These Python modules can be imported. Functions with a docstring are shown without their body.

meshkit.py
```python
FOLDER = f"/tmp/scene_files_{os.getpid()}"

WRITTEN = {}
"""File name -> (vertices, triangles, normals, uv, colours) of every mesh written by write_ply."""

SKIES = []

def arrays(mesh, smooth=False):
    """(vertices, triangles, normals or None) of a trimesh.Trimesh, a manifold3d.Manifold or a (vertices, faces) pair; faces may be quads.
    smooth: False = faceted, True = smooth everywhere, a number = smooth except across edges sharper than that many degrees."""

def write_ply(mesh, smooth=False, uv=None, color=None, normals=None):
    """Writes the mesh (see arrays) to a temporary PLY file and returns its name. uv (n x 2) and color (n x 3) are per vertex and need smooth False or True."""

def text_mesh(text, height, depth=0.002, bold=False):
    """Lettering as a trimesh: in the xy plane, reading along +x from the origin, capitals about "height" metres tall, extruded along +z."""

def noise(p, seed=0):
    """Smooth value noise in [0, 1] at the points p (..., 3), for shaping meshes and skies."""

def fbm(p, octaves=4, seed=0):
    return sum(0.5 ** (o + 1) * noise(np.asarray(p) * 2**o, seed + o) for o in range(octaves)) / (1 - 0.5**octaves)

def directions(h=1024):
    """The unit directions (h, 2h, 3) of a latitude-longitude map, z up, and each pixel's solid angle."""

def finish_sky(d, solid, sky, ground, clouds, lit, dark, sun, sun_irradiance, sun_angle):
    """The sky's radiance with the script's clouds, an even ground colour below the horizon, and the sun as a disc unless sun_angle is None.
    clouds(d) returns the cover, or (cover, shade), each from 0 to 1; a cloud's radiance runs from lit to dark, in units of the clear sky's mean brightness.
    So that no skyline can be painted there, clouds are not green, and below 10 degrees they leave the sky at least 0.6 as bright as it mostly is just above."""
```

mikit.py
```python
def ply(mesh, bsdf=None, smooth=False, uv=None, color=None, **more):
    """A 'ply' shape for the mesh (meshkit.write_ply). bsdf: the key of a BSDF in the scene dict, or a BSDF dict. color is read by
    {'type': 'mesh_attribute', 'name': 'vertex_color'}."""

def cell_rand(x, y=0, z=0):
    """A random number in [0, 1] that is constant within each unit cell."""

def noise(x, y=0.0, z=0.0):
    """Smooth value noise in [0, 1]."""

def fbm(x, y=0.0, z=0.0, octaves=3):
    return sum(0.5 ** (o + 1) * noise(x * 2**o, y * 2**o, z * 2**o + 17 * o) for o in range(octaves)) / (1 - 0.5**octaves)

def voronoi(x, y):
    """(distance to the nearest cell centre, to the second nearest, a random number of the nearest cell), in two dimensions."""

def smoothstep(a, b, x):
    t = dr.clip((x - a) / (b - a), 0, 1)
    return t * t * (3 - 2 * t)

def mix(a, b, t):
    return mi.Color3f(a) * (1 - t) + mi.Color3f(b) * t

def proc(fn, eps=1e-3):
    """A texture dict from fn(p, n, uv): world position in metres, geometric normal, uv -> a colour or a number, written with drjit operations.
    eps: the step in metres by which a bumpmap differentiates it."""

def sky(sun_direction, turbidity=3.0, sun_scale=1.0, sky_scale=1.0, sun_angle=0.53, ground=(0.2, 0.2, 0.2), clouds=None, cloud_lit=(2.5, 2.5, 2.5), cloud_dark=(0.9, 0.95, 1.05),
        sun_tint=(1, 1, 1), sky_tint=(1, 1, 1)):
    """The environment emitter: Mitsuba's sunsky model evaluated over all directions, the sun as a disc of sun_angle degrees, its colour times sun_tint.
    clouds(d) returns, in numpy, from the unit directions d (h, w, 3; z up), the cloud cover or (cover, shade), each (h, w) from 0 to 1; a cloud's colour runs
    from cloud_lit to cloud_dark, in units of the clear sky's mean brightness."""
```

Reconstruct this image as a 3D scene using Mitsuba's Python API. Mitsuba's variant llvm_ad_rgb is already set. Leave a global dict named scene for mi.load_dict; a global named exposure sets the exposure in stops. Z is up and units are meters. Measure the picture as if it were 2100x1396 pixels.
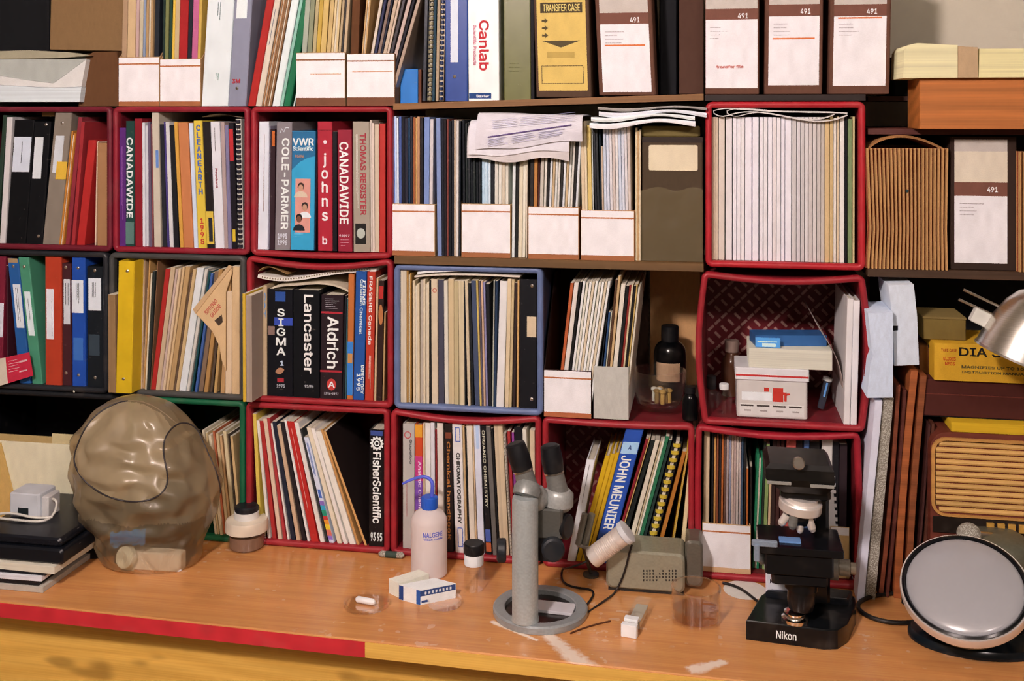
import math, random
import numpy as np, trimesh
import mitsuba as mi
import drjit as dr
import mikit, meshkit
from mikit import noise, fbm, smoothstep, mix, cell_rand

scene, labels = {}, {}
T = mi.ScalarTransform4f
rng = random.Random(7)

# ---------------------------------------------------------------- camera
F = 2200.0                      # focal length in pixels of the 2100 x 1396 frame
TH = math.atan(0.18)            # yaw towards the far end of the shelves
YH = 228.0                      # the row of the horizon (the lens is shifted, the camera stays level)
CAM = np.array([2.2 * math.sin(TH), -2.2 * math.cos(TH), 1.689])
FW = np.array([-math.sin(TH), math.cos(TH), 0.0])
RT = np.array([math.cos(TH), math.sin(TH), 0.0])
scene['camera'] = {
    'type': 'perspective', 'fov': math.degrees(2 * math.atan(1050 / F)), 'fov_axis': 'x',
    'principal_point_offset_y': (698.0 - YH) / 1396.0, 'near_clip': 0.05, 'far_clip': 30.0,
    'to_world': T().look_at(origin=CAM.tolist(), target=(CAM + FW).tolist(), up=[0, 0, 1])}
exposure = 1.8

# ---------------------------------------------------------------- light of the room
WHITE_SEEN = np.array([243, 223, 206]) / 255.0          # how the photograph shows white paper
def lin(c):
    c = np.asarray(c, float)
    return np.where(c <= 0.04045, c / 12.92, ((c + 0.055) / 1.055) ** 2.4)
TINT = lin(WHITE_SEEN)
KEY_POS, KEY_POWER = (-0.28, -2.15, 2.42), 46.0
FILL_POS, FILL_POWER = (1.35, -2.6, 2.42), 13.0
# ---------------------------------------------------------------- pixels of the photograph -> points of the place
def ray(px, py):
    return FW + (px - 1050) / F * RT + np.array([0, 0, (YH - py) / F])
def P(px, py, Y):
    d = ray(px, py)
    return CAM + d * (Y - CAM[1]) / d[1]
def X(px, Y=0.0):
    return P(px, 0, Y)[0]
def Z(px, py, Y=0.0):
    return P(px, py, Y)[2]
def G(px, py, z=0.76):
    d = ray(px, py)
    return CAM + d * (z - CAM[2]) / d[2]
def size(px, p):
    """Metres that PX pixels span at the point p."""
    return px * float((np.asarray(p) - CAM) @ FW) / F

# ---------------------------------------------------------------- colours: one material, the colour travels in the uv
def rgb(h):
    if isinstance(h, str):
        h = h.lstrip('#')
        h = [int(h[i:i + 2], 16) for i in (0, 2, 4)]
    return np.array(h, float) / 255.0
def albedo(h):
    a = lin(rgb(h)) / TINT * 0.82
    top = float(a.max())
    return np.clip(a * (top + .001) / (top + .022), 0.0015, 0.86)
def pack(h, lean=0.0):
    a = np.clip(albedo(h), 0, 1) ** (1 / 2.2)
    r, g, b = (int(round(x * 255)) for x in a)
    return (r * 256.0 + g, b * 256.0 + int(np.clip(round(128 + lean * 100), 0, 255)))
def unpack(uv):
    a, b = dr.floor(uv.x + 0.5), dr.floor(uv.y + 0.5)
    r = dr.floor(a / 256); g = a - r * 256
    bl = dr.floor(b / 256); k = b - bl * 256
    dec = lambda x: dr.power(x / 255.0, 2.2)
    return mi.Color3f(dec(r), dec(g), dec(bl)), (k - 128.0) / 100.0
def NAME(h):
    r, g, b = rgb(h)
    mx, mn = max(r, g, b), min(r, g, b)
    s, v = (mx - mn) / max(mx, 1e-6), mx
    d = max(mx - mn, 1e-6)
    hue = (60 * ((g - b) / d % 6) if mx == r else 60 * ((b - r) / d + 2) if mx == g else 60 * ((r - g) / d + 4))
    if v < 0.2: return 'black'
    if s < 0.14: return 'white' if v > .82 else 'pale grey' if v > .62 else 'grey' if v > .35 else 'dark grey'
    if hue < 16 or hue > 345:
        return ('pink' if s < .5 and v > .7 else 'red' if v > .5 else 'maroon')
    if hue < 45:
        if v > .85: return 'cream' if s < .3 else 'tan' if s < .5 else 'orange'
        if v > .62: return 'beige' if s < .35 else 'tan'
        return 'brown' if v > .3 else 'dark brown'
    if hue < 68: return ('cream' if s < .3 else 'yellow') if v > .6 else 'olive'
    if hue < 165: return ('pale green' if v > .6 else 'green') if v > .25 else 'dark green'
    if hue < 200: return 'teal' if v > .3 else 'dark teal'
    if hue < 258: return ('pale blue' if s < .35 else 'blue') if v > .33 else 'navy'
    return 'mauve' if s < .4 else 'purple'

# ---------------------------------------------------------------- meshes
def M(v, f):
    f = [q for q in f]
    tri = []
    for q in f:
        for i in range(1, len(q) - 1):
            tri.append((q[0], q[i], q[i + 1]))
    return trimesh.Trimesh(np.asarray(v, float), np.asarray(tri, int), process=False)
def cat(*ms):
    ms = [m for a in ms for m in (a if isinstance(a, (list, tuple)) else [a])]
    return trimesh.util.concatenate(ms) if len(ms) > 1 else ms[0]
def loft(secs, cap=True):
    """Closed sections (k, n, 3), joined; convex caps."""
    secs = np.asarray(secs, float)
    k, n, _ = secs.shape
    f = [(i * n + j, i * n + (j + 1) % n, (i + 1) * n + (j + 1) % n, (i + 1) * n + j) for i in range(k - 1) for j in range(n)]
    v = list(secs.reshape(-1, 3))
    if cap:
        a = len(v); v += list(secs[0]); f.append(tuple(a + j for j in range(n))[::-1])
        a = len(v); v += list(secs[-1]); f.append(tuple(a + j for j in range(n)))
    m = M(v, f)
    if m.volume < 0: m.invert()
    return m
def box(x0, x1, y0, y1, z0, z1, c=0.0):
    """A box with chamfered upright and level edges where c > 0."""
    if c <= 0:
        m = trimesh.creation.box(bounds=[[x0, y0, z0], [x1, y1, z1]])
        return M(m.vertices[m.faces].reshape(-1, 3), np.arange(len(m.faces) * 3).reshape(-1, 3))
    c = min(c, .45 * (x1 - x0), .45 * (y1 - y0), .45 * (z1 - z0))
    def sec(i, z):
        return [(x, y, z) for x, y in ((x0 + i + c, y0 + i), (x1 - i - c, y0 + i), (x1 - i, y0 + i + c), (x1 - i, y1 - i - c), (x1 - i - c, y1 - i), (x0 + i + c, y1 - i), (x0 + i, y1 - i - c), (x0 + i, y0 + i + c))]
    m = loft([sec(c * .6, z0), sec(0, z0 + c * .6), sec(0, z1 - c * .6), sec(c * .6, z1)])
    return M(m.vertices[m.faces].reshape(-1, 3), np.arange(len(m.faces) * 3).reshape(-1, 3))
def obox(center, ax, sx, sy, z0, z1, c=0.001):
    """A box turned about the vertical by ax radians."""
    m = box(-sx / 2, sx / 2, -sy / 2, sy / 2, z0, z1, c)
    m.apply_transform(trimesh.transformations.rotation_matrix(ax, [0, 0, 1]))
    m.apply_translation([center[0], center[1], 0])
    return m
def lathe(prof, n=32, at=(0, 0, 0), axis=None, cap=True):
    """prof: (radius, height) pairs, turned about z (or the given axis), open ends capped."""
    a = np.arange(n) * 2 * np.pi / n
    secs = [np.stack([r * np.cos(a), r * np.sin(a), np.full(n, h)], 1) for r, h in prof]
    m = loft(secs, cap)
    if axis is not None:
        m.apply_transform(trimesh.geometry.align_vectors([0, 0, 1], np.asarray(axis, float) / np.linalg.norm(axis)))
    m.apply_translation(at)
    return m
def closed_lathe(prof, n=32, at=(0, 0, 0), axis=None):
    """A ring whose section is the closed loop prof."""
    a = np.arange(n) * 2 * np.pi / n
    k = len(prof)
    v = [(r * math.cos(t), r * math.sin(t), h) for t in a for r, h in prof]
    f = [(i * k + j, ((i + 1) % n) * k + j, ((i + 1) % n) * k + (j + 1) % k, i * k + (j + 1) % k) for i in range(n) for j in range(k)]
    m = M(v, f)
    if m.volume < 0: m.invert()
    if axis is not None:
        m.apply_transform(trimesh.geometry.align_vectors([0, 0, 1], np.asarray(axis, float) / np.linalg.norm(axis)))
    m.apply_translation(at)
    return m
def spline(pts, n=40):
    from scipy.interpolate import CubicSpline
    pts = np.asarray(pts, float)
    t = np.r_[0, np.cumsum(np.linalg.norm(np.diff(pts, axis=0), axis=1))]
    return CubicSpline(t, pts)(np.linspace(0, t[-1], n))
def tube(pts, r, n=10, closed=False):
    p = np.asarray(pts, float)
    d = np.gradient(p, axis=0) if not closed else np.roll(p, -1, 0) - np.roll(p, 1, 0)
    d /= np.linalg.norm(d, axis=1, keepdims=True) + 1e-12
    up = np.array([0.13, 0.21, 0.97]); secs = []
    a = np.cross(d[0], up); a /= np.linalg.norm(a)
    rr = np.broadcast_to(r, (len(p),))
    for i in range(len(p)):
        a = a - d[i] * (a @ d[i]); a /= np.linalg.norm(a)
        b = np.cross(d[i], a)
        t = np.arange(n) * 2 * np.pi / n
        secs.append(p[i] + rr[i] * (np.cos(t)[:, None] * a + np.sin(t)[:, None] * b))
    if closed:
        secs.append(secs[0]); return loft(secs, False)
    return loft(secs)
def prism(poly, y0, y1):
    """An outline in (x, z), thick from y0 to y1."""
    from shapely.geometry import Polygon
    m = trimesh.creation.extrude_polygon(Polygon(poly), abs(y1 - y0), engine='earcut')
    v = m.vertices
    m2 = trimesh.Trimesh(np.stack([v[:, 0], min(y0, y1) + v[:, 2], v[:, 1]], 1), m.faces, process=False)
    if m2.volume < 0: m2.invert()
    return M(m2.vertices[m2.faces].reshape(-1, 3), np.arange(len(m2.faces) * 3).reshape(-1, 3))
def rot(m, ang, axis, point):
    m.apply_transform(trimesh.transformations.rotation_matrix(ang, axis, point)); return m

# ---------------------------------------------------------------- entries
used = {}
def numbered(name):
    if name not in used:
        used[name] = 0; return name
    used[name] += 1
    return f'{name}_{used[name]:03d}'
def put(key, mesh, mat, color=None, smooth=False, lean=0.0):
    """One entry of the scene. color: '#rrggbb' as the photograph shows it, or an (n, 3) list of such per vertex."""
    if smooth not in (True, False):
        mesh = trimesh.graph.smooth_shade(mesh, angle=math.radians(smooth), facet_minarea=None); smooth = True
    uv = None
    if color is not None:
        if isinstance(color, str): uv = np.tile(pack(color, lean), (len(mesh.vertices), 1))
        else:
            table = {c: pack(c, lean) for c in set(color)}
            uv = np.array([table[c] for c in color])
    scene[key] = mikit.ply(mesh, mat, smooth, uv=uv)
    return key
def thing(name, label, cat, group=None):
    key = numbered(name)
    labels[key] = {'label': label, 'category': cat}
    if group: labels[key]['group'] = group
    return key
def one(name, label, cat, mesh, mat, color=None, smooth=False, group=None):
    return put(thing(name, label, cat, group), mesh, mat, color, smooth)
def part(parent, name, mesh, mat, color=None, smooth=False, label=None, lean=0.0):
    key = numbered(parent + '__' + name)
    put(key, mesh, mat, color, smooth, lean)
    if label: labels[key] = {'label': label}
    return key
def struct(name, mesh, mat, color=None, label=None, smooth=False):
    put(numbered(name), mesh, mat, color, smooth)
    labels[name] = {'kind': 'structure', **({'label': label} if label else {})}

# ---------------------------------------------------------------- lettering
def lettering(text, x0, x1, z0, z1, Y, way='flat', k=0.0, zb=0.0, depth=0.0005, bold=True, wide=1.35):
    """Raised lettering that fills the rectangle x0..x1, z0..z1 of an upright face at Y. way: flat, down, up, stack. k: the face's lean."""
    if way == 'stack':
        n = len(text); step = (z1 - z0) / n; out = []
        for i, ch in enumerate(text):
            if ch == ' ': continue
            m = meshkit.text_mesh(ch, 1.0, 1.0, bold)
            v = m.vertices - [m.bounds[0][0], 0, 0]
            w = v[:, 0].max(); s = step * .76
            sx = min(wide * s, (x1 - x0) / max(w, .7))
            xa = (x0 + x1) / 2 - w * sx / 2; za = z1 - (i + 1) * step + step * .14
            out.append(trimesh.Trimesh(np.stack([xa + v[:, 0] * sx, Y - v[:, 2] * depth, za + v[:, 1] * s], 1), m.faces, process=False))
        m = cat(out)
    else:
        m = meshkit.text_mesh(text, 1.0, 1.0, bold)
        v = m.vertices - m.bounds[0]
        s = m.bounds[1] - m.bounds[0]
        a, b = v[:, 0] / s[0], v[:, 1] / s[1]
        if way == 'flat': xx, zz = x0 + a * (x1 - x0), z0 + b * (z1 - z0)
        elif way == 'down': xx, zz = x0 + b * (x1 - x0), z1 - a * (z1 - z0)
        else: xx, zz = x1 - b * (x1 - x0), z0 + a * (z1 - z0)
        m = trimesh.Trimesh(np.stack([xx, Y - v[:, 2] * depth, zz], 1), m.faces, process=False)
    v = np.array(m.vertices); v[:, 0] += (v[:, 2] - zb) * k
    return trimesh.Trimesh(v, m.faces, process=False)
def plate(x0, x1, z0, z1, Y, k=0.0, zb=0.0, t=0.0006):
    m = box(x0, x1, Y - t, Y, z0, z1)
    v = np.array(m.vertices); v[:, 0] += (v[:, 2] - zb) * k
    return trimesh.Trimesh(v, m.faces, process=False)
# ---------------------------------------------------------------- materials
def C3(h): return albedo(h).tolist()
def pr(base, rough=.5, spec=.4, **kw):
    b = mikit.proc(base) if callable(base) else {'type': 'rgb', 'value': C3(base) if isinstance(base, str) else list(base)}
    return {'type': 'twosided', 'bsdf': {'type': 'principled', 'base_color': b, 'roughness': rough, 'specular': spec, **kw}}
def f_paper(p, n, uv):
    c, k = unpack(uv)
    return c * (0.90 + 0.12 * noise(p.x * 90, p.y * 90, p.z * 35) + 0.08 * noise(p.x * 700, p.y * 500, p.z * 500))
def f_gloss(p, n, uv):
    c, k = unpack(uv)
    wear = smoothstep(.72, .9, fbm(p.x * 160, p.y * 60, p.z * 160))
    return mix(c * (0.92 + 0.14 * noise(p.x * 60, p.y * 60, p.z * 25)), mi.Color3f(.5, .44, .38), wear * .14)
def f_pages(p, n, uv):
    c, k = unpack(uv)
    x = p.x - p.z * k
    s = noise(x * 720, 3.1, p.z * 2) * .55 + noise(x * 260, 9.2, p.z * 3) * .45
    return c * (0.72 + 0.36 * s)
def f_sheets(p, n, uv):
    c, k = unpack(uv)
    s = noise(p.z * 620, 3.1, p.x * 4) * .6 + noise(p.z * 230, 9.2, p.x * 5) * .4
    return c * (0.78 + 0.28 * s)
def f_plastic(p, n, uv):
    c, k = unpack(uv)
    dust = smoothstep(.5, .85, fbm(p.x * 30, p.y * 30, p.z * 30))
    return mix(c * (0.85 + 0.25 * noise(p.x * 40, p.y * 40, p.z * 40)), mi.Color3f(.42, .34, .28), dust * .04)
def f_card(p, n, uv):
    c, k = unpack(uv)
    return c * (0.84 + 0.2 * fbm(p.x * 220, p.y * 220, p.z * 60) + 0.1 * noise(p.x * 900, p.y * 900, p.z * 900))
def grain(p, s=1.0):
    w = p.y * 26 * s + 1.6 * fbm(p.x * 2.2, p.y * 9, 4.0)
    fine = noise(p.x * 9, p.y * 420 * s, p.z * 420 * s)
    ring = .5 + .5 * dr.sin(w * 6.283 + 3 * fbm(p.x * 3, p.y * 14, p.z * 14))
    return fine, ring
STREAK = [(G(1108, 1288)[:2], G(1205, 1372)[:2], .011, .024), (G(1100, 1312)[:2], G(1010, 1275)[:2], .004, .006), (G(1480, 1358)[:2], G(1425, 1372)[:2], .010, .016)]
def f_desk(p, n, uv):
    fine, ring = grain(p)
    c = mix(mi.Color3f(*C3('#c67a42')), mi.Color3f(*C3('#da9452')), .22 * ring + .5 * fine)
    c = c * (0.86 + 0.3 * fbm(p.x * 4, p.y * 12, 2.0))
    blot = smoothstep(.62, .8, fbm(p.x * 9, p.y * 15, 7.0))
    c = mix(c, mi.Color3f(*C3('#8a4a26')), blot * .16)
    white = mi.Float(0)
    for a, b, r0, r1 in STREAK:
        d = b - a; L2 = float(d @ d)
        t = dr.clip(((p.x - a[0]) * d[0] + (p.y - a[1]) * d[1]) / L2, 0, 1)
        q = dr.sqrt(dr.square(p.x - a[0] - t * d[0]) + dr.square(p.y - a[1] - t * d[1])) / (r0 + (r1 - r0) * t)
        white = dr.maximum(white, (1 - smoothstep(.35, 1.25, q + .7 * (fbm(p.x * 160, p.y * 160, 1.0) - .5))) * .85)
    splash = smoothstep(.72, .8, fbm(p.x * 60, p.y * 60, 3.0)) * smoothstep(.55, .65, noise(p.x * 5 + .3, p.y * 9, 5.0)) * .22
    white = dr.maximum(white, splash)
    return mix(c, mi.Color3f(.8, .72, .62), white * smoothstep(.5, .9, n.z))
def f_apron(p, n, uv):
    w = p.z * 30 + 3.2 * fbm(p.x * 1.6, p.z * 9, 4.0)
    ring = .5 + .5 * dr.sin(w * 6.283)
    fine = noise(p.x * 7, 2.0, p.z * 500)
    c = mix(mi.Color3f(*C3('#dc9c40')), mi.Color3f(*C3('#f4b654')), .4 * ring + .5 * fine)
    knot = smoothstep(.68, .8, fbm(p.x * 6, p.z * 16, 8.0))
    return mix(c, mi.Color3f(*C3('#8a5a20')), knot * .6) * (0.85 + .3 * fbm(p.x * 3, p.z * 40, 6.0))
def f_plank(p, n, uv):
    c, k = unpack(uv)
    fine = noise(p.x * 8, p.y * 300, p.z * 420)
    ring = .5 + .5 * dr.sin(6.283 * (p.z * 34 + p.y * 12 + 1.5 * fbm(p.x * 2.5, p.y * 8, p.z * 16)))
    return c * (0.74 + 0.22 * fine + 0.2 * ring)
def f_wall(p, n, uv):
    return mi.Color3f(*C3('#dcc6a6')) * (0.94 + 0.08 * fbm(p.x * 14, p.y * 14, p.z * 14) + .03 * noise(p.x * 500, p.y * 500, p.z * 500))
def f_speck(p, n, uv):
    return mix(mi.Color3f(*C3('#8a7a66')), mi.Color3f(*C3('#cfc0a8')), smoothstep(.5, .6, noise(p.x * 800, p.y * 800, p.z * 800)) * .7)
def f_brush(p, n, uv):
    return mi.Color3f(.70, .67, .62) * (0.85 + 0.2 * noise(p.x * 30, p.y * 30, p.z * 900))
def f_hammer(p, n, uv):
    c, k = unpack(uv)
    return c * (0.88 + 0.2 * noise(p.x * 330, p.y * 330, p.z * 330))
def f_bag(p, n, uv):
    return mi.Color3f(*C3('#c4a478')) * (0.8 + 0.4 * fbm(p.x * 30, p.y * 30, p.z * 22))
scene['paper'] = pr(f_paper, .72, .25)
scene['gloss'] = pr(f_gloss, .36, .32)
scene['pages'] = pr(f_pages, .85, .15)
scene['sheets'] = pr(f_sheets, .85, .15)
scene['plastic'] = pr(f_plastic, .45, .32)
scene['card'] = pr(f_card, .85, .15)
scene['desk_wood'] = pr(f_desk, .24, .5)
scene['apron_wood'] = pr(f_apron, .4, .4)
scene['plank'] = pr(f_plank, .55, .3)
scene['wall_paint'] = pr(f_wall, .8, .2)
scene['speckled'] = pr(f_speck, .7, .25)
scene['hammer'] = pr(f_hammer, .36, .5, metallic=.25)
scene['enamel'] = pr(f_plastic, .2, .28)
scene['bright_metal'] = pr((.86, .82, .77), .36, .5, metallic=.55)
scene['steel'] = pr(f_brush, .27, .5, metallic=1.0)
scene['chrome'] = pr((.82, .8, .77), .12, .5, metallic=1.0)
scene['glass'] = {'type': 'dielectric', 'int_ior': 1.5}
scene['clear'] = {'type': 'thindielectric', 'int_ior': 1.45}
scene['film'] = {'type': 'blendbsdf', 'weight': .16, 'a': {'type': 'thindielectric', 'int_ior': 1.5}, 'b': {'type': 'twosided', 'bsdf': {'type': 'roughplastic', 'diffuse_reflectance': {'type': 'rgb', 'value': C3('#b59a68')}, 'alpha': .15}}}
for nm_, wt_ in (('bag_film', .27), ('bag_panel', .50), ('bag_skirt', .17)): scene[nm_] = {'type': 'blendbsdf', 'weight': wt_,
    'a': {'type': 'thindielectric', 'int_ior': 1.5, 'specular_transmittance': {'type': 'rgb', 'value': [.86, .76, .62]}},
    'b': {'type': 'twosided', 'bsdf': {'type': 'principled', 'base_color': mikit.proc(f_bag), 'roughness': .36, 'specular': 1.0, 'clearcoat': .8, 'clearcoat_gloss': .7}}}
scene['frosted'] = {'type': 'principledthin', 'base_color': {'type': 'rgb', 'value': [.93, .89, .88]}, 'roughness': .4, 'diff_trans': .75, 'spec_trans': .12, 'eta': 1.4}
scene['frost_lens'] = pr('#a89c94', .22, .6, clearcoat=.6, clearcoat_gloss=.9)
# ---------------------------------------------------------------- the room
WY = 0.34
def wallbox(x0, x1, y0, y1, z0, z1): return box(x0, x1, y0, y1, z0, z1)
struct('floor', wallbox(-2.7, 2.7, -3.9, WY + .1, -.1, 0), 'plank', '#8a6a48')
struct('ceiling', wallbox(-2.7, 2.7, -3.9, WY + .1, 2.6, 2.7), 'paper', '#b8a890')
struct('wall_back', wallbox(-2.7, 2.7, WY, WY + .1, 0, 2.6), 'wall_paint', label='beige painted wall behind the crates')
struct('wall_west', wallbox(-2.8, -2.7, -3.9, WY + .1, 0, 2.6), 'card', '#7a6a58')
struct('wall_east', wallbox(2.7, 2.8, -3.9, WY + .1, 0, 2.6), 'card', '#7a6a58')
struct('wall_front', wallbox(-2.7, 2.7, -4.0, -3.9, 0, 2.6), 'card', '#6a5c4c')
def ceiling_lamp(lab, pos, power, r=.10):
    t = thing('ceiling_lamp', lab, 'lamp')
    prof = [(r * math.sin(a), -r * math.cos(a)) for a in np.linspace(.02, math.pi - .02, 17)]
    L = power / (4 * math.pi ** 2 * r * r)
    g = mikit.ply(lathe(prof, 28, pos), None, True)
    g['bsdf'] = {'type': 'diffuse', 'reflectance': {'type': 'rgb', 'value': [.6, .6, .6]}}
    g['emitter'] = {'type': 'area', 'radiance': {'type': 'rgb', 'value': (L * TINT / TINT[1] * [1.0, .985, 1.12]).tolist()}}
    scene[t + '__globe'] = g
    part(t, 'stem', tube([(pos[0], pos[1], pos[2] + r - .002), (pos[0], pos[1], 2.575)], .012), 'steel')
    part(t, 'canopy', lathe([(.05, 2.575), (.06, 2.598)], 24, (pos[0], pos[1], 0)), 'steel', smooth=30)
ceiling_lamp('bright round glass globe lamp hanging from the ceiling', KEY_POS, KEY_POWER)
ceiling_lamp('dimmer round globe lamp hanging from the ceiling near the east wall', FILL_POS, FILL_POWER)

# ---------------------------------------------------------------- the workbench
E0, E1 = G(0, 1233), G(1240, 1366)
def edge_pt(x): return E0[1] + (x - E0[0]) * (E1[1] - E0[1]) / (E1[0] - E0[0])
DX0, DX1, DZ = -1.7, 1.5, .76
bench = thing('workbench', 'long varnished orange-brown wooden workbench below the crates, chalky stain near its edge', 'workbench')
def bench_slab(x0, x1, off, depth_to, z0, z1, c=.002):
    ya, yb = edge_pt(x0) + off, edge_pt(x1) + off
    def sec(z, i): return [(x0, ya + i, z), (x1, yb + i, z), (x1, depth_to, z), (x0, depth_to, z)]
    return loft([sec(z0, 0), sec(z1 - c, 0), sec(z1, c)])
EX = G(757, 1300)[0]
part(bench, 'top', bench_slab(DX0, DX1, .0012, WY - .004, DZ - .03, DZ), 'desk_wood', smooth=20)
part(bench, 'edge_band', bench_slab(DX0, EX, 0, edge_pt(EX) + .0, DZ - .0295, DZ - .0022, 0.0004) if False else loft([[(DX0, edge_pt(DX0), z), (EX, edge_pt(EX), z), (EX, edge_pt(EX) + .0014, z), (DX0, edge_pt(DX0) + .0014, z)] for z in (DZ - .0298, DZ - .003)]), 'plastic', '#cc2c30', label='red painted strip along the front edge')
part(bench, 'edge_band', loft([[(EX, edge_pt(EX), z), (DX1, edge_pt(DX1), z), (DX1, edge_pt(DX1) + .0014, z), (EX, edge_pt(EX) + .0014, z)] for z in (DZ - .0298, DZ - .003)]), 'apron_wood', label='bare golden wood edge')
part(bench, 'apron', bench_slab(DX0, DX1, .06, edge_pt(DX0) + .085, .12, DZ - .03, 0), 'apron_wood', label='golden wood front panel under the top')
for sx in (DX0 + .03, DX1 - .09):
    for sy in (-.16, .24):
        part(bench, 'leg', box(sx, sx + .06, sy, sy + .06, 0, DZ - .03, .004), 'plank', '#9a6a38')

# ---------------------------------------------------------------- crates and boards
ZD, ZC, ZB, ZA = DZ, 1.066, 1.379, 1.700         # the heights on which the four rows stand
def loop(x0, x1, z0, z1, r, bows=(0, 0, 0, 0), n=9, inset=0.0, q=1.0):
    """The rounded outline of a crate mouth; bows: how far bottom, right, top and left side bulge outwards."""
    pts = []
    def side(a, b, out, bow):
        for i in range(n):
            t = i / (n - 1)
            s = math.sin(math.pi * t) * bow * q
            pts.append((a[0] + (b[0] - a[0]) * t + out[0] * s, a[1] + (b[1] - a[1]) * t + out[1] * s))
    def corner(c, a0):
        for k in (1, 2, 3):
            a = a0 + k * math.pi / 8
            pts.append((c[0] + r * math.cos(a), c[1] + r * math.sin(a)))
    x0 += inset; x1 -= inset; z0 += inset; z1 -= inset
    r = max(r - inset, .0015)
    side((x0 + r, z0), (x1 - r, z0), (0, -1), bows[0]); corner((x1 - r, z0 + r), -math.pi / 2)
    side((x1, z0 + r), (x1, z1 - r), (1, 0), bows[1]); corner((x1 - r, z1 - r), 0)
    side((x1 - r, z1), (x0 + r, z1), (0, 1), bows[2]); corner((x0 + r, z1 - r), math.pi / 2)
    side((x0, z1 - r), (x0, z0 + r), (-1, 0), bows[3]); corner((x0 + r, z0 + r), math.pi)
    return pts
def ring(x0, x1, z0, z1, r, bows, prof):
    """prof: closed loop of (inset, y, how much of the bow)."""
    secs = [[(x, y, z) for x, z in loop(x0, x1, z0, z1, r, bows, inset=i, q=q)] for i, y, q in prof]
    n = len(secs[0]); k = len(secs)
    v = [p for s in secs for p in s]
    f = [(i * n + j, i * n + (j + 1) % n, ((i + 1) % k) * n + (j + 1) % n, ((i + 1) % k) * n + j) for i in range(k) for j in range(n)]
    m = M(v, f)
    if m.volume < 0: m.invert()
    return m
RIM = .0125
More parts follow.
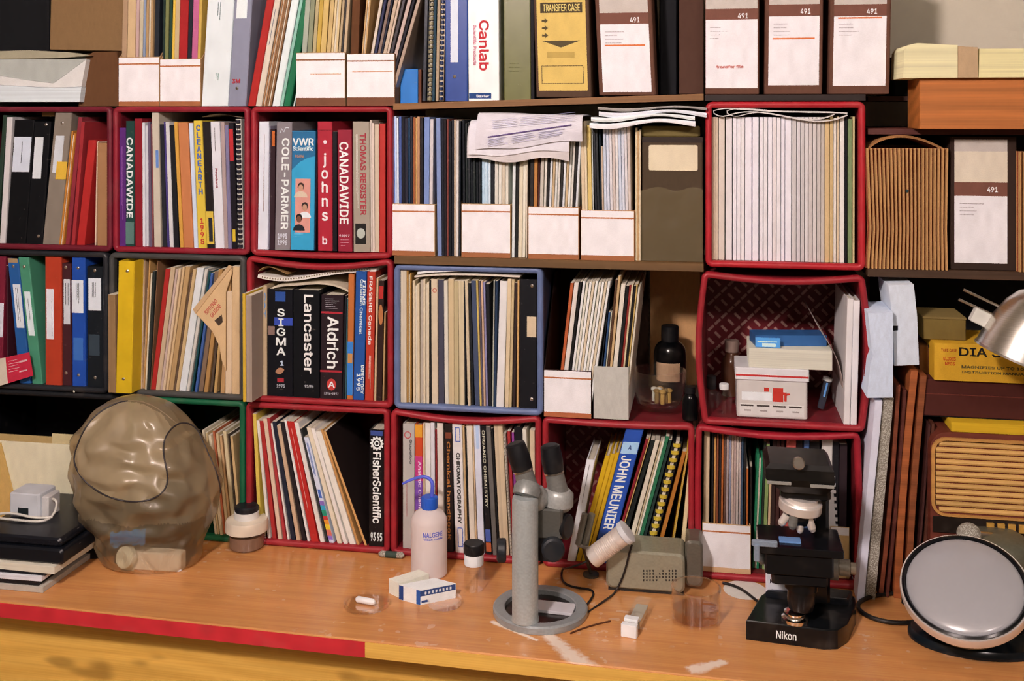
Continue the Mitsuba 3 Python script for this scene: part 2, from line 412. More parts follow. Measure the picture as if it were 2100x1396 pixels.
def crate(label, px0, px1, z0, z1, color, wall, bows=(0, 0, 0, 0), weave=None, y0=0.0, depth=.285, rim=RIM):
    x0, x1 = X(px0, y0), X(px1, y0)
    x0 += .0006; x1 -= .0006; z0 += .0006; z1 -= .0006
    t = thing('crate', label, 'crate')
    h = rim
    pf = [(0, y0 + .004, 1), (.001, y0 + .0008, 1), (.0045, y0 - .0012, 1), (h - .0045, y0 - .0012, 1), (h - .001, y0 + .0008, 1), (h, y0 + .004, 1), (h, y0 + .014, 1), (h - .004, y0 + .017, .97), (.004, y0 + .017, .97), (0, y0 + .014, 1)]
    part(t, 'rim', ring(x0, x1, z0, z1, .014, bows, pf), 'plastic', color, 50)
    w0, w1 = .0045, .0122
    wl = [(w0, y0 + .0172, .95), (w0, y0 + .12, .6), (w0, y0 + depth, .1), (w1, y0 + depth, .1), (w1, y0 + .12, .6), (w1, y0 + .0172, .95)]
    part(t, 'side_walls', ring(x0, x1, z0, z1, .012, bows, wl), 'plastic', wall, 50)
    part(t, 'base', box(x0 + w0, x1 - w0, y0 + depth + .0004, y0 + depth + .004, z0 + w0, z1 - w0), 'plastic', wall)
    if weave:
        ms = []
        s = .0145
        nx, nz = int((x1 - x0 - .03) / s), int((z1 - z0 - .03) / s)
        for i in range(nx):
            for j in range(nz):
                if (i + j) % 2: continue
                m = box(-.0085, .0085, -.0016, 0, -.0028, .0028)
                rot(m, math.pi / 4 * (1 if ((i + j) // 2 + j) % 2 else -1), [0, 1, 0], [0, 0, 0])
                m.apply_translation([x0 + .02 + i * s, y0 + depth + .0003, z0 + .02 + j * s])
                ms.append(m)
        scene_key = part(t, 'weave', cat(ms), 'plastic', weave, label='raised herringbone ribs of the crate base')
        labels[scene_key]['kind'] = 'stuff'
    return dict(t=t, x0=x0, x1=x1, z0=z0, z1=z1, y0=y0, fz=z0 + .0128, depth=depth, bt=min(bows[2], 0))
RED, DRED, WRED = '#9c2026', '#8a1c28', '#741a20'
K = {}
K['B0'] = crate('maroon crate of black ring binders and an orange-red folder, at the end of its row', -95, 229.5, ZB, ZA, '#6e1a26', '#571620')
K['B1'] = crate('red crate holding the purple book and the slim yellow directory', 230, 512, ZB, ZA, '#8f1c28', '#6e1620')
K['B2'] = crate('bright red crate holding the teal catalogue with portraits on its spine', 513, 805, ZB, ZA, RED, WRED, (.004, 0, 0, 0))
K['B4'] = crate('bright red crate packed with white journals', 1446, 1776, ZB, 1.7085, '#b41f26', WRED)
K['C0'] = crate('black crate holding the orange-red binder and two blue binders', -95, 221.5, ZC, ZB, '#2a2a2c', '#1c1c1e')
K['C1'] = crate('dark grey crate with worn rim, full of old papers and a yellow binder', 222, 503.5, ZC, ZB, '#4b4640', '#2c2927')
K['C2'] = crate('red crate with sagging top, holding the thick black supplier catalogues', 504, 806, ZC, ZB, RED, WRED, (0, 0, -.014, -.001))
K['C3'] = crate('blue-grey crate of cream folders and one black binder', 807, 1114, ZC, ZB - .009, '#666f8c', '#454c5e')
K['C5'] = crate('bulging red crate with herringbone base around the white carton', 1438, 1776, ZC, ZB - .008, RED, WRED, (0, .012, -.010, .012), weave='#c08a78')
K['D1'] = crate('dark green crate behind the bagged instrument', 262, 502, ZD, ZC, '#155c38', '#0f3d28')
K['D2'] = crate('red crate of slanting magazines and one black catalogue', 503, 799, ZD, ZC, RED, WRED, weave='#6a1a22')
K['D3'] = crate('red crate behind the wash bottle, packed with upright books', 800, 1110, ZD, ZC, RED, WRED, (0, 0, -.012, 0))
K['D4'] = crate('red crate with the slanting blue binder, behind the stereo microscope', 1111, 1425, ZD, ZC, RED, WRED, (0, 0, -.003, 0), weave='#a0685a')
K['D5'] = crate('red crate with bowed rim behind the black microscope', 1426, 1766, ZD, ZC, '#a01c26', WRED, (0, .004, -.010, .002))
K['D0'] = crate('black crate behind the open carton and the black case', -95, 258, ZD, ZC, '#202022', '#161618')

def board(label, px0, px1, z0, z1, color, y0=0.0, y1=WY - .004):
    one('shelf_board', label, 'shelf', box(X(px0, y0), X(px1, y0), y0, y1, z0, z1, .001), 'plank', color)
def BZ(px): return ZA + .005 + (px - 806) / 637 * .0185         # this board climbs a little
bx_ = [(X(806, -.004), BZ(806)), (X(1443, -.004), BZ(1443))]
one('shelf_board', 'brown wooden shelf board under the blue binder and the yellow-fronted box', 'shelf', prism([(bx_[0][0], bx_[0][1] - .013), (bx_[1][0], bx_[1][1] - .013), bx_[1], bx_[0]], -.004, WY - .004), 'plank', '#8a5a30')
one('shelf_board', 'dark board on the white-journal crate, under the three brown boxes', 'shelf', box(X(1445, .0), X(1776, .0), .001, .30, 1.7092, 1.7220, .001), 'plank', '#2c1a14')
board('brown wooden shelf board under the newspapers and file boxes', 808, 1443, ZB - .008, ZB + .008, '#6e4c2a', -.008)
board('dark wooden shelf board under the fluted expanding file', 1779, 2250, ZB - .010, ZB + .006, '#4e3420', .0)
board('thin reddish board under the square-cut orange wooden block', 1779, 2250, Z(2000, 264) - .012, Z(2000, 264), '#5a2a20', .02)
board('dark ledge board beside the last brown storage box', 1779, 2250, 1.7095, 1.7195, '#4a2a1c', .10)
for pxs, z0, z1, y0 in ((1779, ZB + .006, 1.60, .27), ):
    pass
# ---------------------------------------------------------------- things that stand upright on a shelf
PAGE = '#d9c3a4'
def sheared(mesh, k, zb):
    v = np.array(mesh.vertices); v[:, 0] += (v[:, 2] - zb) * k
    return trimesh.Trimesh(v, mesh.faces, process=False)
class Item: pass
def geom(xb, xt, w, yt, fz, Y):
    """xb, xt: the pixel of the near-side edge at the foot and at the top; w: width in pixels; yt: pixel row of the top."""
    it = Item(); it.Y = Y
    it.x = X(xb, Y); it.w = X(xb + w, Y) - it.x
    it.zb = fz; it.zt = Z(xt, yt, Y)
    it.k = (X(xt, Y) - it.x) / (it.zt - it.zb)
    return it
def slab(it, depth, color, page=None, c=.0007, bend=0.0, x0=0.0, x1=1.0, z0=None, z1=None, y=0.0, side=None):
    """A leaning slab with chamfered spine edges; the top shows pages. Returns mesh and vertex colours."""
    a, b = it.x + x0 * it.w, it.x + x1 * it.w
    zb, zt = it.zb if z0 is None else z0, it.zt if z1 is None else z1
    c = min(c, .3 * (b - a)); y0 = it.Y + y; y1 = y0 + depth
    xs = [(a, y0 + c), (a + c, y0), (b - c, y0), (b, y0 + c), (b, y1), (a, y1)]
    n = 2 if not bend else 6
    secs = []
    for i in range(n):
        t = i / (n - 1); z = zb + (zt - zb) * t
        dx = (z - it.zb) * it.k + bend * math.sin(math.pi * t)
        secs.append([(x + dx, yy, z) for x, yy in xs])
    m = loft(secs)
    v = m.vertices[m.faces].reshape(-1, 3); f = np.arange(len(v)).reshape(-1, 3)
    nz = np.cross(v[1::3] - v[0::3], v[2::3] - v[0::3]); nz /= np.linalg.norm(nz, axis=1, keepdims=True) + 1e-12
    cols = []
    for q in nz: cols += [(page or PAGE) if q[2] > .8 else side if side and abs(q[0]) > .8 else color] * 3
    return trimesh.Trimesh(v, f, process=False), cols
def title(t, it, text, a0, a1, y0, y1, color, way='down', name='title', px=None):
    px = px or 1050 + 0
    z1, z0 = zrow(it, y0), zrow(it, y1)
    m = lettering(text, it.x + a0 * it.w, it.x + a1 * it.w, z0, z1, it.Y - .0001, way, it.k, it.zb, .0014)
    return part(host(t), name, m, 'paper', color, label=f'{NAME(color)} lettering')
def host(t): return t + '__cover' if t + '__cover' in scene else t + '__body' if t + '__body' in scene else t
def zrow(it, y):
    return CAM[2] + (YH - y) / F * float((np.array([it.x, it.Y, 0]) - CAM) @ FW)
def patch(t, it, a0, a1, y0, y1, color, name='label', lab=None, mat='paper', up=.0):
    m = plate(it.x + a0 * it.w, it.x + a1 * it.w, zrow(it, y1), zrow(it, y0), it.Y - up, it.k, it.zb)
    return part(host(t), name, m, mat, color, label=lab or f'{NAME(color)} {name}')
def lines(t, it, a0, a1, y0, y1, n, color='#8a8078', upright=True, name='print'):
    """Fine print: a few thin bars."""
    r = random.Random(int(y0 * 7 + it.x * 1000)); ms = []
    z1, z0 = zrow(it, y0), zrow(it, y1)
    xa, xb = it.x + a0 * it.w, it.x + a1 * it.w
    for i in range(n):
        if upright:
            x = xa + (i + .5) * (xb - xa) / n; h = (z1 - z0) * r.uniform(.55, 1)
            m = box(x - .0005, x + .0005, it.Y - .0010, it.Y - .0006, z1 - h, z1)
        else:
            z = z1 - (i + .5) * (z1 - z0) / n; h = (xb - xa) * r.uniform(.45, 1)
            m = box(xa, xa + h, it.Y - .0010, it.Y - .0006, z - .0005, z + .0005)
        ms.append(sheared(m, it.k, it.zb))
    return part(host(t), name, cat(ms), 'paper', color)
def rivet(t, it, a, y, color='#d8d4cc'):
    p = [it.x + a * it.w, it.Y, zrow(it, y)]; p[0] += (p[2] - it.zb) * it.k
    return part(t, 'rivet', lathe([(.0038, 0), (.0034, .0012), (.0018, .002)], 12, p, axis=[0, -1, 0]), 'chrome')
def magazine(it, depth, color, mat='paper', page=None, bend=0.0):
    return slab(it, depth, color, page, bend=bend)
def book(t, it, depth, color, mat='gloss', page=PAGE):
    """Cover: spine and two boards; the pages sit inside."""
    bw = min(.0022, .18 * it.w)
    h = it.zt - it.zb
    spine, c1 = slab(it, .0022, color, color, c=.0012)
    la, c2 = slab(it, depth - .0023, color, color, c=.0001, x1=bw / it.w, y=.0023)
    lb, c3 = slab(it, depth - .0023, color, color, c=.0001, x0=1 - bw / it.w, y=.0023)
    part(t, 'cover', cat(spine, la, lb), mat, c1 + c2 + c3)
    pg, _ = slab(it, depth - .007, page, page, c=.0001, x0=bw / it.w + .012, x1=1 - bw / it.w - .012, z0=it.zb + .003, z1=it.zt - .0035, y=.0026)
    part(t, 'pages', pg, 'pages', page, lean=it.k, label='cream page block')
def binder(t, it, depth, color, sheets=True):
    bw = min(.0028, .12 * it.w)
    spine, c1 = slab(it, .0028, color, color, c=.0016)
    la, c2 = slab(it, depth - .0029, color, color, c=.0004, x1=bw / it.w, y=.0029)
    lb, c3 = slab(it, depth - .0029, color, color, c=.0004, x0=1 - bw / it.w, y=.0029)
    part(t, 'cover', cat(spine, la, lb), 'gloss', c1 + c2 + c3)
    if sheets:
        pg, _ = slab(it, depth - .03, PAGE, PAGE, c=.0001, x0=bw / it.w + .03, x1=.72, z0=it.zb + .012, z1=it.zt - .014, y=.018)
        part(t, 'pages', pg, 'pages', PAGE, lean=it.k, label='cream sheets')
ORD = ['', 'first', 'second', 'third', 'fourth', 'fifth', 'sixth', 'seventh', 'eighth', 'ninth', 'tenth', 'eleventh', 'twelfth', 'thirteenth', 'fourteenth', 'fifteenth', 'sixteenth', 'seventeenth', 'eighteenth', 'nineteenth', 'twentieth']
WORD = {'m': ('magazine', 'magazine'), 'j': ('journal', 'journal'), 'b': ('book', 'book'), 'n': ('ring_binder', 'binder'), 'f': ('folder', 'folder'), 's': ('paper_sheaf', 'papers'), 'c': ('comb_bound_report', 'report')}
def shelve(where, rows, fz, Y, depth, group=None, span=None):
    """rows: (kind, foot px, top px, width px, top row, colour, label or '', short name or ''). Plain items are described from the last item with a short name."""
    out, anchor, count, right, prev = {}, None, 0, -9, None
    rows = [tuple(r) for r in rows]
    for i in range(len(rows) - 1):          # spines that lean do not run through each other
        a, b = rows[i], rows[i + 1]
        w = min(a[3], max(2.0, b[1] - a[1] - .15), max(2.0, b[2] - a[2] - .15))
        rows[i] = a[:3] + (w,) + a[4:]
    for r in rows:
        kind, xb, xt, w, yt, color = r[:6]
        lab = r[6] if len(r) > 6 else ''
        short = r[7] if len(r) > 7 else ''
        o = r[8] if len(r) > 8 else {}
        name, catw = WORD[kind]
        y = Y + o.get('dy', rng.uniform(0, .007) if kind in 'mjs' else rng.uniform(0, .003))
        d = min(o.get('d', depth * rng.uniform(.9, 1.0)), WY - .012 - y)
        it = geom(xb, xt, w, yt, fz + o.get('dz', 0), y)
        if it.x < right + .0002:
            s = right + .0002 - it.x; it.x += s; it.w = max(it.w - s, .0014)
        if span:
            lo, hi = span['x0'] + .0128, span['x1'] - .0128
            it.zt = min(it.zt, span['z1'] - .0135 + span['bt'] * .8)
            if it.x < lo: it.x = lo
            if it.x + it.w > hi: it.x = max(lo, hi - it.w)
            if it.x + it.w + (it.zt - it.zb) * it.k > hi: it.k = (hi - it.x - it.w) / (it.zt - it.zb)
            if it.x + (it.zt - it.zb) * it.k < lo: it.k = (lo - it.x) / (it.zt - it.zb)
        if prev:
            h = min(it.zt, prev.zt) - it.zb
            m_ = prev.x + prev.w + h * prev.k + .0002
            if it.x + h * it.k < m_: it.k = (m_ - it.x) / h
        prev = it
        if lab:
            lab = f'{lab}'
        else:
            count += 1
            col = NAME(color)
            thin = 'thin ' if w < 12 else ''
            w_ = {'m': 'magazine', 'j': 'journal', 'b': 'book', 'n': 'binder', 'f': 'folder', 's': 'sheaf of papers', 'c': 'comb-bound report'}[kind]
            lab = f'{thin}{col} {w_}, {ORD[count] if count < 21 else "last"} spine ' + (f'after {anchor}, {where}' if anchor else f'in {where}')
        t = thing(name, lab, catw, group or f'spines in {where}')
        if kind in 'mjs':
            m, c = slab(it, d, color, o.get('page'), bend=o.get('bend', 0.0), side=o.get('side'))
            put(t, m, o.get('mat', 'pages' if kind == 's' else 'gloss' if kind == 'm' and rng.random() < .3 else 'paper'), c, lean=it.k)
        elif kind == 'f':
            a, c1 = slab(it, d, color, color, c=.0003, x1=.34); b, c2 = slab(it, d - .006, color, color, c=.0003, x0=.66, z1=it.zt - .006)
            p, c3 = slab(it, d - .004, PAGE, PAGE, c=.0002, x0=.36, x1=.64, z1=it.zt - .010, y=.002)
            part(t, 'cover', cat(a, b), 'paper', c1 + c2, lean=it.k); part(t, 'pages', p, 'pages', c3, lean=it.k, label='cream sheets')
        elif kind == 'b': book(t, it, d, color, o.get('mat', 'gloss'))
        elif kind == 'n': binder(t, it, d, color, o.get('sheets', True))
        elif kind == 'c':
            a, c1 = slab(it, d, color, color, c=.0003, x1=.3, y=.006); b, c2 = slab(it, d, color, color, c=.0003, x0=.7, y=.006)
            p, c3 = slab(it, d - .004, PAGE, PAGE, c=.0002, x0=.32, x1=.68, y=.006)
            part(t, 'cover', cat(a, b), 'gloss', c1 + c2); part(t, 'pages', p, 'pages', c3)
            n = o.get('teeth', 20); ms = []
            for i in range(n):
                z = it.zb + (i + .5) * (it.zt - it.zb) / n
                xm = it.x + it.w / 2 + (z - it.zb) * it.k
                ms.append(lathe([(it.w * .42, -.0030), (it.w * .42, .0030)], 10, (xm, it.Y + it.w * .30 + .001, z)))
            sp = part(t, 'comb', cat(ms), 'gloss', o.get('comb', '#d8b048'), label='row of comb binding rings')
            labels[sp]['kind'] = 'stuff'
        it.t = t
        right = it.x + it.w
        if short:
            anchor, count = short, 0; out[short] = it
    return out
def card_file(label, px0, px1, yt, fz, Y, side='#b08458', foot='#a5623a', band='#b5683c', band_y=None, h_back=.235, depth=.25, front='#f2e2da', foot_h=.010, mark=None, low=''):
    """An open magazine file: low front, sides that rise towards the back."""
    t = thing('magazine_file', label, 'magazine file', 'open cardboard magazine files')
    x0, x1 = X(px0, Y), X(px1, Y)
    z1 = CAM[2] + (YH - yt) / F * float((np.array([x0, Y, 0]) - CAM) @ FW)
    w = .0022
    f = [box(x0, x1, Y, Y + w, fz, z1, .0006), box(x0 + w, x1 - w, Y + w, Y + depth, fz, fz + w), box(x0, x1, Y + depth, Y + depth + w, fz, fz + h_back)]
    for q, xa in (('l', x0), ('r', x1 - w)):
        hb = z1 - .001 if q in low else fz + h_back
        g = prism([(depth, fz), (depth, hb), (.16, hb), (w, z1 - .0012), (w, fz)], 0, w)
        v = np.array(g.vertices); g = trimesh.Trimesh(np.stack([xa + v[:, 1], Y + v[:, 0], v[:, 2]], 1), g.faces[:, ::-1], process=False)
        f.append(g)
    part(t, 'body', cat(f), 'card', side)
    it = Item(); it.x, it.w, it.zb, it.zt, it.k, it.Y = x0, x1 - x0, fz, z1, 0.0, Y
    part(t, 'front_label', plate(x0 + .001, x1 - .001, fz + foot_h, z1 - .0014, Y - .0001), 'paper', front, label='white front label')
    part(t, 'foot_band', plate(x0 + .0006, x1 - .0006, fz, fz + foot_h, Y - .0001), 'paper', foot, label='brown foot band')
    bz = z1 - .0145
    part(t, 'stripe', plate(x0 + .0004, x1 - .0004, bz - .0026, bz, Y - .0008), 'paper', band, label='brown stripe')
    if mark:
        a0, a1, y = mark
        part(t, 'print', plate(x0 + a0 * it.w, x1 - (1 - a1) * it.w, zrow(it, y) - .0006, zrow(it, y) + .0006, Y - .0008), 'paper', '#d08858', label='orange rule')
    it.t = t; it.fz = fz + w + .0003; it.yin = Y + w + .002
    return it
# ---------------------------------------------------------------- row A: on top of the upper crates
FA, FB = ZA + .0003, ZA + .0053
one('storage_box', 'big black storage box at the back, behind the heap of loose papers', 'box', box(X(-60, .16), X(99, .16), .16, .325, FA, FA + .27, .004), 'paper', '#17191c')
# brown carton that stands on the papers' box
t = thing('carton', 'plain tan cardboard carton standing on the curled brown wrapper', 'carton')
zc = Z(180, 106, .03)
cb = box(X(101, .03), X(255, .03), .03, .31, zc + .0006, zc + .24, .002)
rot(cb, math.radians(1.6), [0, 1, 0], [X(255, .03), .03, zc])
part(t, 'body', cb, 'card', '#8a6540')
part(t, 'flap', rot(box(X(106, .03), X(250, .03), .0285, .0297, zc + .12, zc + .236, .0004), math.radians(1.6), [0, 1, 0], [X(255, .03), .03, zc]), 'card', '#80603c')
# curled brown wrapper
def wrapper():
    xs0, xs1 = X(150, .02), X(241, .02); z1 = zc - .0008
    prof = [(xs0 + .012, FA), (xs1, FA), (xs1 + .001, FA + .05), (xs1 - .002, z1), (xs0 + .05, z1), (xs0 + .032, z1 - .008), (xs0 + .022, z1 - .03), (xs0 + .014, FA + .03)]
    return prism(prof, .022, .30)
one('wrapper', 'curled dark brown paper wrapper under the tan carton', 'wrapper', wrapper(), 'card', '#6a4428', 30)
# heap of loose papers, each sheet of its own
def sheet_mesh(x0, x1, y0, y1, zf, nx=14, ny=6, t=.0012):
    xs, ys = np.linspace(x0, x1, nx), np.linspace(y0, y1, ny)
    top = np.array([[(x, y, zf(x, y) + t) for x in xs] for y in ys]); bot = top - [0, 0, t]
    v = np.vstack([top.reshape(-1, 3), bot.reshape(-1, 3)]); n = nx * ny; f = []
    for j in range(ny - 1):
        for i in range(nx - 1):
            a = j * nx + i; f.append((a, a + 1, a + nx + 1, a + nx)); f.append((n + a, n + a + nx, n + a + nx + 1, n + a + 1))
    for i in range(nx - 1):
        f.append((i + 1, i, n + i, n + i + 1)); a = (ny - 1) * nx + i; f.append((a, a + 1, n + a + 1, n + a))
    for j in range(ny - 1):
        a = j * nx; f.append((a, a + nx, n + a + nx, n + a)); a = j * nx + nx - 1; f.append((a + nx, a, n + a, n + a + nx))
    return M(v, f)
xl, xr = X(-60, .0), X(163, .0)
def heap(pix, y0, y1, col, lab, mat='paper', nm='loose_sheet'):
    return one(nm, lab, 'paper', prism([(P(a, b, y0)[0], max(P(a, b, y0)[2], FA)) for a, b in pix], y0, y1), mat, col)
heap([(-60, 209), (163, 209), (167, 178), (110, 180), (-60, 172)], .004, .14, '#e4e0de', 'thick white paper stack at the foot of the loose heap beside the brown wrapper', 'sheets', 'paper_stack')
heap([(-60, 171.5), (110, 179.5), (167, 177.5), (177, 122), (110, 171), (60, 165), (-60, 146)], .006, .14, '#e0d2c0', 'cream sheet folded back over the thick paper stack')
heap([(-60, 145.5), (60, 164.5), (110, 170.5), (179, 120), (120, 122), (40, 121), (-60, 122)], .009, .14, '#b4ae9c', 'grey-green loose sheet, second from the top of the heap')
heap([(-60, 121.5), (40, 120.5), (120, 119), (184, 114), (140, 107), (60, 103), (-60, 106)], .006, .14, '#a89878', 'curled tan sheet on top of the loose heap under the tan carton')
cover = xl

fa = card_file('white-fronted magazine file beside the brown wrapper, on the top ledge', 243, 327, 117, FA, .012, h_back=.235)
fb = card_file('white-fronted magazine file beside the tall white binder, on the top ledge', 328, 412, 121, FA, .012, h_back=.235)
def fill(f, where, rows): return shelve(where, rows, f.fz, f.yin, .236)
fill(fa, 'file next to the brown wrapper', [
    ('m', 247, 254, 12, -70, '#b08a66'), ('m', 259, 264, 16, -75, '#d0a878'), ('m', 276, 281, 6, -60, '#c9a090'), ('m', 282, 288, 9, -72, '#cdb690'),
    ('m', 291, 296, 5, -66, '#8e93a0'), ('f', 297, 302, 14, -78, '#b28a5a', 'tan folder in the magazine file next to the brown wrapper', 'the tan folder'), ('m', 312, 318, 11, -74, '#23282e')])
fill(fb, 'file next to the white binder', [
    ('m', 331, 336, 5, -80, '#22352c'), ('m', 336, 341, 7, -74, '#7d7a48'), ('m', 344, 350, 5, -70, '#274434'), ('m', 349, 356, 6, -76, '#e0b040', 'yellow booklet in the file next to the white binder', 'the yellow booklet'),
    ('m', 355, 362, 9, -72, '#c8a878'), ('m', 364, 372, 17, -80, '#a82020', 'red folder-like booklet in the file next to the white binder', 'the red booklet'), ('m', 381, 390, 8, -78, '#26262e'), ('m', 390, 399, 12, -82, '#c0607e', 'pink booklet in the file next to the white binder', 'the pink booklet'), ('m', 402, 411, 6, -70, '#caa04a')])
r = shelve('the top ledge', [('n', 413, 431, 54, -85, '#e6e2e2', 'tall white ring binder leaning on the top ledge beside the grey one', 'w'), ('n', 468, 486, 36, -82, '#8f8a92', 'grey ring binder with a white spine label on the top ledge', 'g')], FA, .006, .27)
it = r['w']; lines(it.t, it, .38, .55, 5, 50, 2, '#5a6a66'); lines(it.t, it, .45, .62, 150, 168, 2, '#6a8a78')
it = r['g']; patch(it.t, it, .15, .75, -20, 38, '#e8e4e4'); title(it.t, it, '3M', .15, .6, 162, 171, '#b03038', 'flat', 'logo'); rivet(it.t, it, .45, 181)
# folders leaning between the grey binder and the third file
r = shelve('the top slanting row', [
    ('b', 508, 552, 15, -30, '#b02822', 'red hardback slanting on the top ledge, next to the grey binder', 'the red hardback'),
    ('b', 524, 568, 12, -34, '#dcc6a8', 'cream hardback with grey lettering slanting beside the red one', 'c'),
    ('f', 537, 582, 8, -22, '#a8764c'), ('f', 546, 591, 10, -28, '#8e6440'), ('n', 558, 604, 15, -36, '#e6e4dc', 'slim white binder slanting among the folders on the top ledge', 'the slim white binder', {'sheets': False}),
    ('m', 574, 619, 6, -20, '#8fb89c'), ('n', 581, 626, 19, -40, '#1c6b42', 'dark green binder slanting next to a white-fronted file', 'the dark green binder'), ('m', 601, 640, 3, 40, '#cfd6c2')], FA, .012, .25)
it = r['c']; lines(it.t, it, .35, .6, 20, 110, 1, '#6a6a78')
fc = card_file('magazine file with tan post and orange rule, beside the dark green binder', 607, 708, 108, FA, .004, low='lr', mark=(.3, .92, 152), foot_h=.017, foot='#7a4a30', band='#8a5638')
fd = card_file('magazine file with orange rule, beside the small blue box on the top ledge', 711, 810, 110, FA, .004, low='lr', mark=(.12, .95, 147), foot_h=.018, foot='#7a4a30', band='#8a5638', side='#8a6242')
t = thing('carton', 'small bright blue box standing beside the file of slanting magazines', 'box')
bx0, bx1 = X(821, .035), X(857, .035)
part(t, 'body', box(bx0, bx1, .035, .20, FB, FB + .073, .001), 'gloss', '#2a74b4')
part(t, 'edge', box(bx1 + .0002, bx1 + .007, .037, .20, FB, FB + .072, .0006), 'card', '#7a4a34', label='brown cardboard edge')
fill(fc, 'file beside the green binder', [
    ('m', 611, 631, 11, -60, '#a8a48c'), ('m', 623, 641, 9, -66, '#8d8a68'), ('m', 633, 652, 7, -58, '#b8a070'), ('m', 641, 660, 8, -64, '#c49a3c'), ('m', 650, 668, 11, -70, '#d0a860'),
    ('m', 662, 682, 8, -62, '#caa468'), ('f', 671, 692, 13, -66, '#d8b680', 'wide tan folder in the file beside the dark green binder', 'the wide tan folder'), ('m', 685, 707, 5, -60, '#b99a70'), ('m', 691, 712, 4, -56, '#3a3430'), ('m', 696, 716, 6, -60, '#c0a078')])
fill(fd, 'file by the blue box', [
    ('s', 715, 724, 16, -40, '#6a4026', 'ragged brown wad of paper in the file beside the blue box', 'the ragged brown wad'), ('f', 732, 756, 9, -50, '#c89a62'), ('m', 742, 786, 6, -40, '#d8c0a4'), ('m', 748, 796, 5, -46, '#3a3a52'), ('m', 753, 804, 6, -40, '#8a6e5e'),
    ('m', 759, 812, 4, -48, '#31313e'), ('m', 763, 818, 7, -42, '#c8a888'), ('m', 770, 828, 5, -50, '#d2b296'), ('m', 775, 836, 6, -44, '#3c3438'), ('m', 781, 846, 8, -40, '#c0a08c'), ('m', 789, 858, 5, -44, '#2e2a30'), ('m', 794, 866, 7, -38, '#a88a70')])
r = shelve('top ledge', [
    ('m', 866, 872, 7, -40, '#2b3038', 'black booklet standing beside the small blue box', 'the black booklet'), ('c', 874, 879, 13, -44, '#1c2024', 'black comb-bound report, next to a dark teal one on the top ledge', 'the black comb-bound one', {'comb': '#8a7a58', 'teeth': 26}), ('m', 886, 891, 5, -36, '#26404a'),
    ('m', 893, 898, 7, -50, '#b09472'), ('c', 899, 904, 11, -44, '#c8a884', 'tan comb-bound report touching the blue binder', 'r2', {'comb': '#22304e', 'teeth': 24}),
    ('n', 913, 913, 47, -90, '#23407e', 'blue ring binder with a long white spine strip, on the top ledge', 'b'), ('b', 961, 959, 63, -80, '#f0eaea', 'thick white catalogue with big red lettering on the top ledge', 'w'),
    ('n', 1034, 1032, 55, -70, '#6a6430', 'olive ring binder next to the thick white catalogue', 'the olive binder'), ('m', 1089, 1087, 7, -60, '#1f1d20')], FB + .0045, .004, .25)
it = r['b']; patch(it.t, it, .24, .58, -60, 128, '#ddd8d8'); rivet(it.t, it, .42, 157)
it = r['w']; title(it.t, it, 'Canlab', .36, .68, 42, 145, '#c03034', 'down'); title(it.t, it, 'Scientific Products', .17, .27, 52, 134, '#c87078', 'down', 'subtitle'); patch(it.t, it, .02, .74, 191, 202, '#22406e', 'band'); 
title(it.t, it, 'Baxter', .26, .68, 194, 200, '#f4f0ec', 'flat', 'imprint')
it = r['the olive binder']; lines(it.t, it, .2, .75, 126, 150, 3, '#57522a', False)
# storage boxes of the top ledge
def big_box(label, px0, px1, yt, fz, Y, color='#6a4232', depth=.27, lean=0.0, h=None, c=.002):
    t = thing('storage_box', label, 'box', None)
    it = Item(); it.x, it.Y, it.k, it.zb = X(px0, Y), Y, lean, fz
    it.w = X(px1, Y) - it.x
    it.zt = zrow(it, yt); it.t = t
    part(t, 'body', sheared(box(it.x, it.x + it.w, Y, Y + depth, fz, it.zt, c), lean, fz), 'card', color)
    return it
it = big_box('brown storage box with a yellow front and black arrows', 1100, 1213, -110, BZ(1213) + .0004, .004, '#5c4230', lean=-.03)
patch(it.t, it, .05, .94, -100, 186, '#dcb25c', 'front_label', 'yellow printed front')
patch(it.t, it, .12, .88, 6, 27, '#4a3a22', 'band', up=.0006); title(it.t, it, 'TRANSFER CASE', .17, .84, 9, 24, '#e8c470', 'flat'); it2 = it
for y in (43, 58, 73):
    p0, p1 = it.x + .14 * it.w, it.x + .25 * it.w; zc_ = zrow(it, y); kx = (zc_ - it.zb) * it.k
    part(it.t, 'arrow', prism([(p0 + kx, zc_ - .002), (p0 + .006 + kx, zc_ - .002), (p0 + .006 + kx, zc_ - .0055), (p1 + kx, zc_), (p0 + .006 + kx, zc_ + .0055), (p0 + .006 + kx, zc_ + .002), (p0 + kx, zc_ + .002)], it.Y - .0012, it.Y - .0006), 'paper', '#5a4628')
zc_ = zrow(it, 90); kx = (zc_ - it.zb) * it.k
part(it.t, 'emblem', prism([(it.x + .13 * it.w + kx, zc_ + .006), (it.x + .83 * it.w + kx, zc_ + .006), (it.x + .48 * it.w + kx, zc_ - .008)], it.Y - .0012, it.Y - .0006), 'paper', '#5a4a2c', label='dark wedge emblem')
patch(it.t, it, .22, .72, 107, 119, '#c09a4c', 'band', up=.0006)
def frame(it, a0, a1, y0, y1, color, w=.0012):
    x0, x1, z0, z1 = it.x + a0 * it.w, it.x + a1 * it.w, zrow(it, y1), zrow(it, y0)
    ms = [box(x0, x1, it.Y - .0012, it.Y - .0006, z, z + w) for z in (z0, z1)] + [box(x, x + w, it.Y - .0012, it.Y - .0006, z0, z1) for x in (x0, x1)]
    return part(it.t, 'frame', sheared(cat(ms), it.k, it.zb), 'paper', color)
frame(it, .11, .86, 136, 172, '#6a5230')
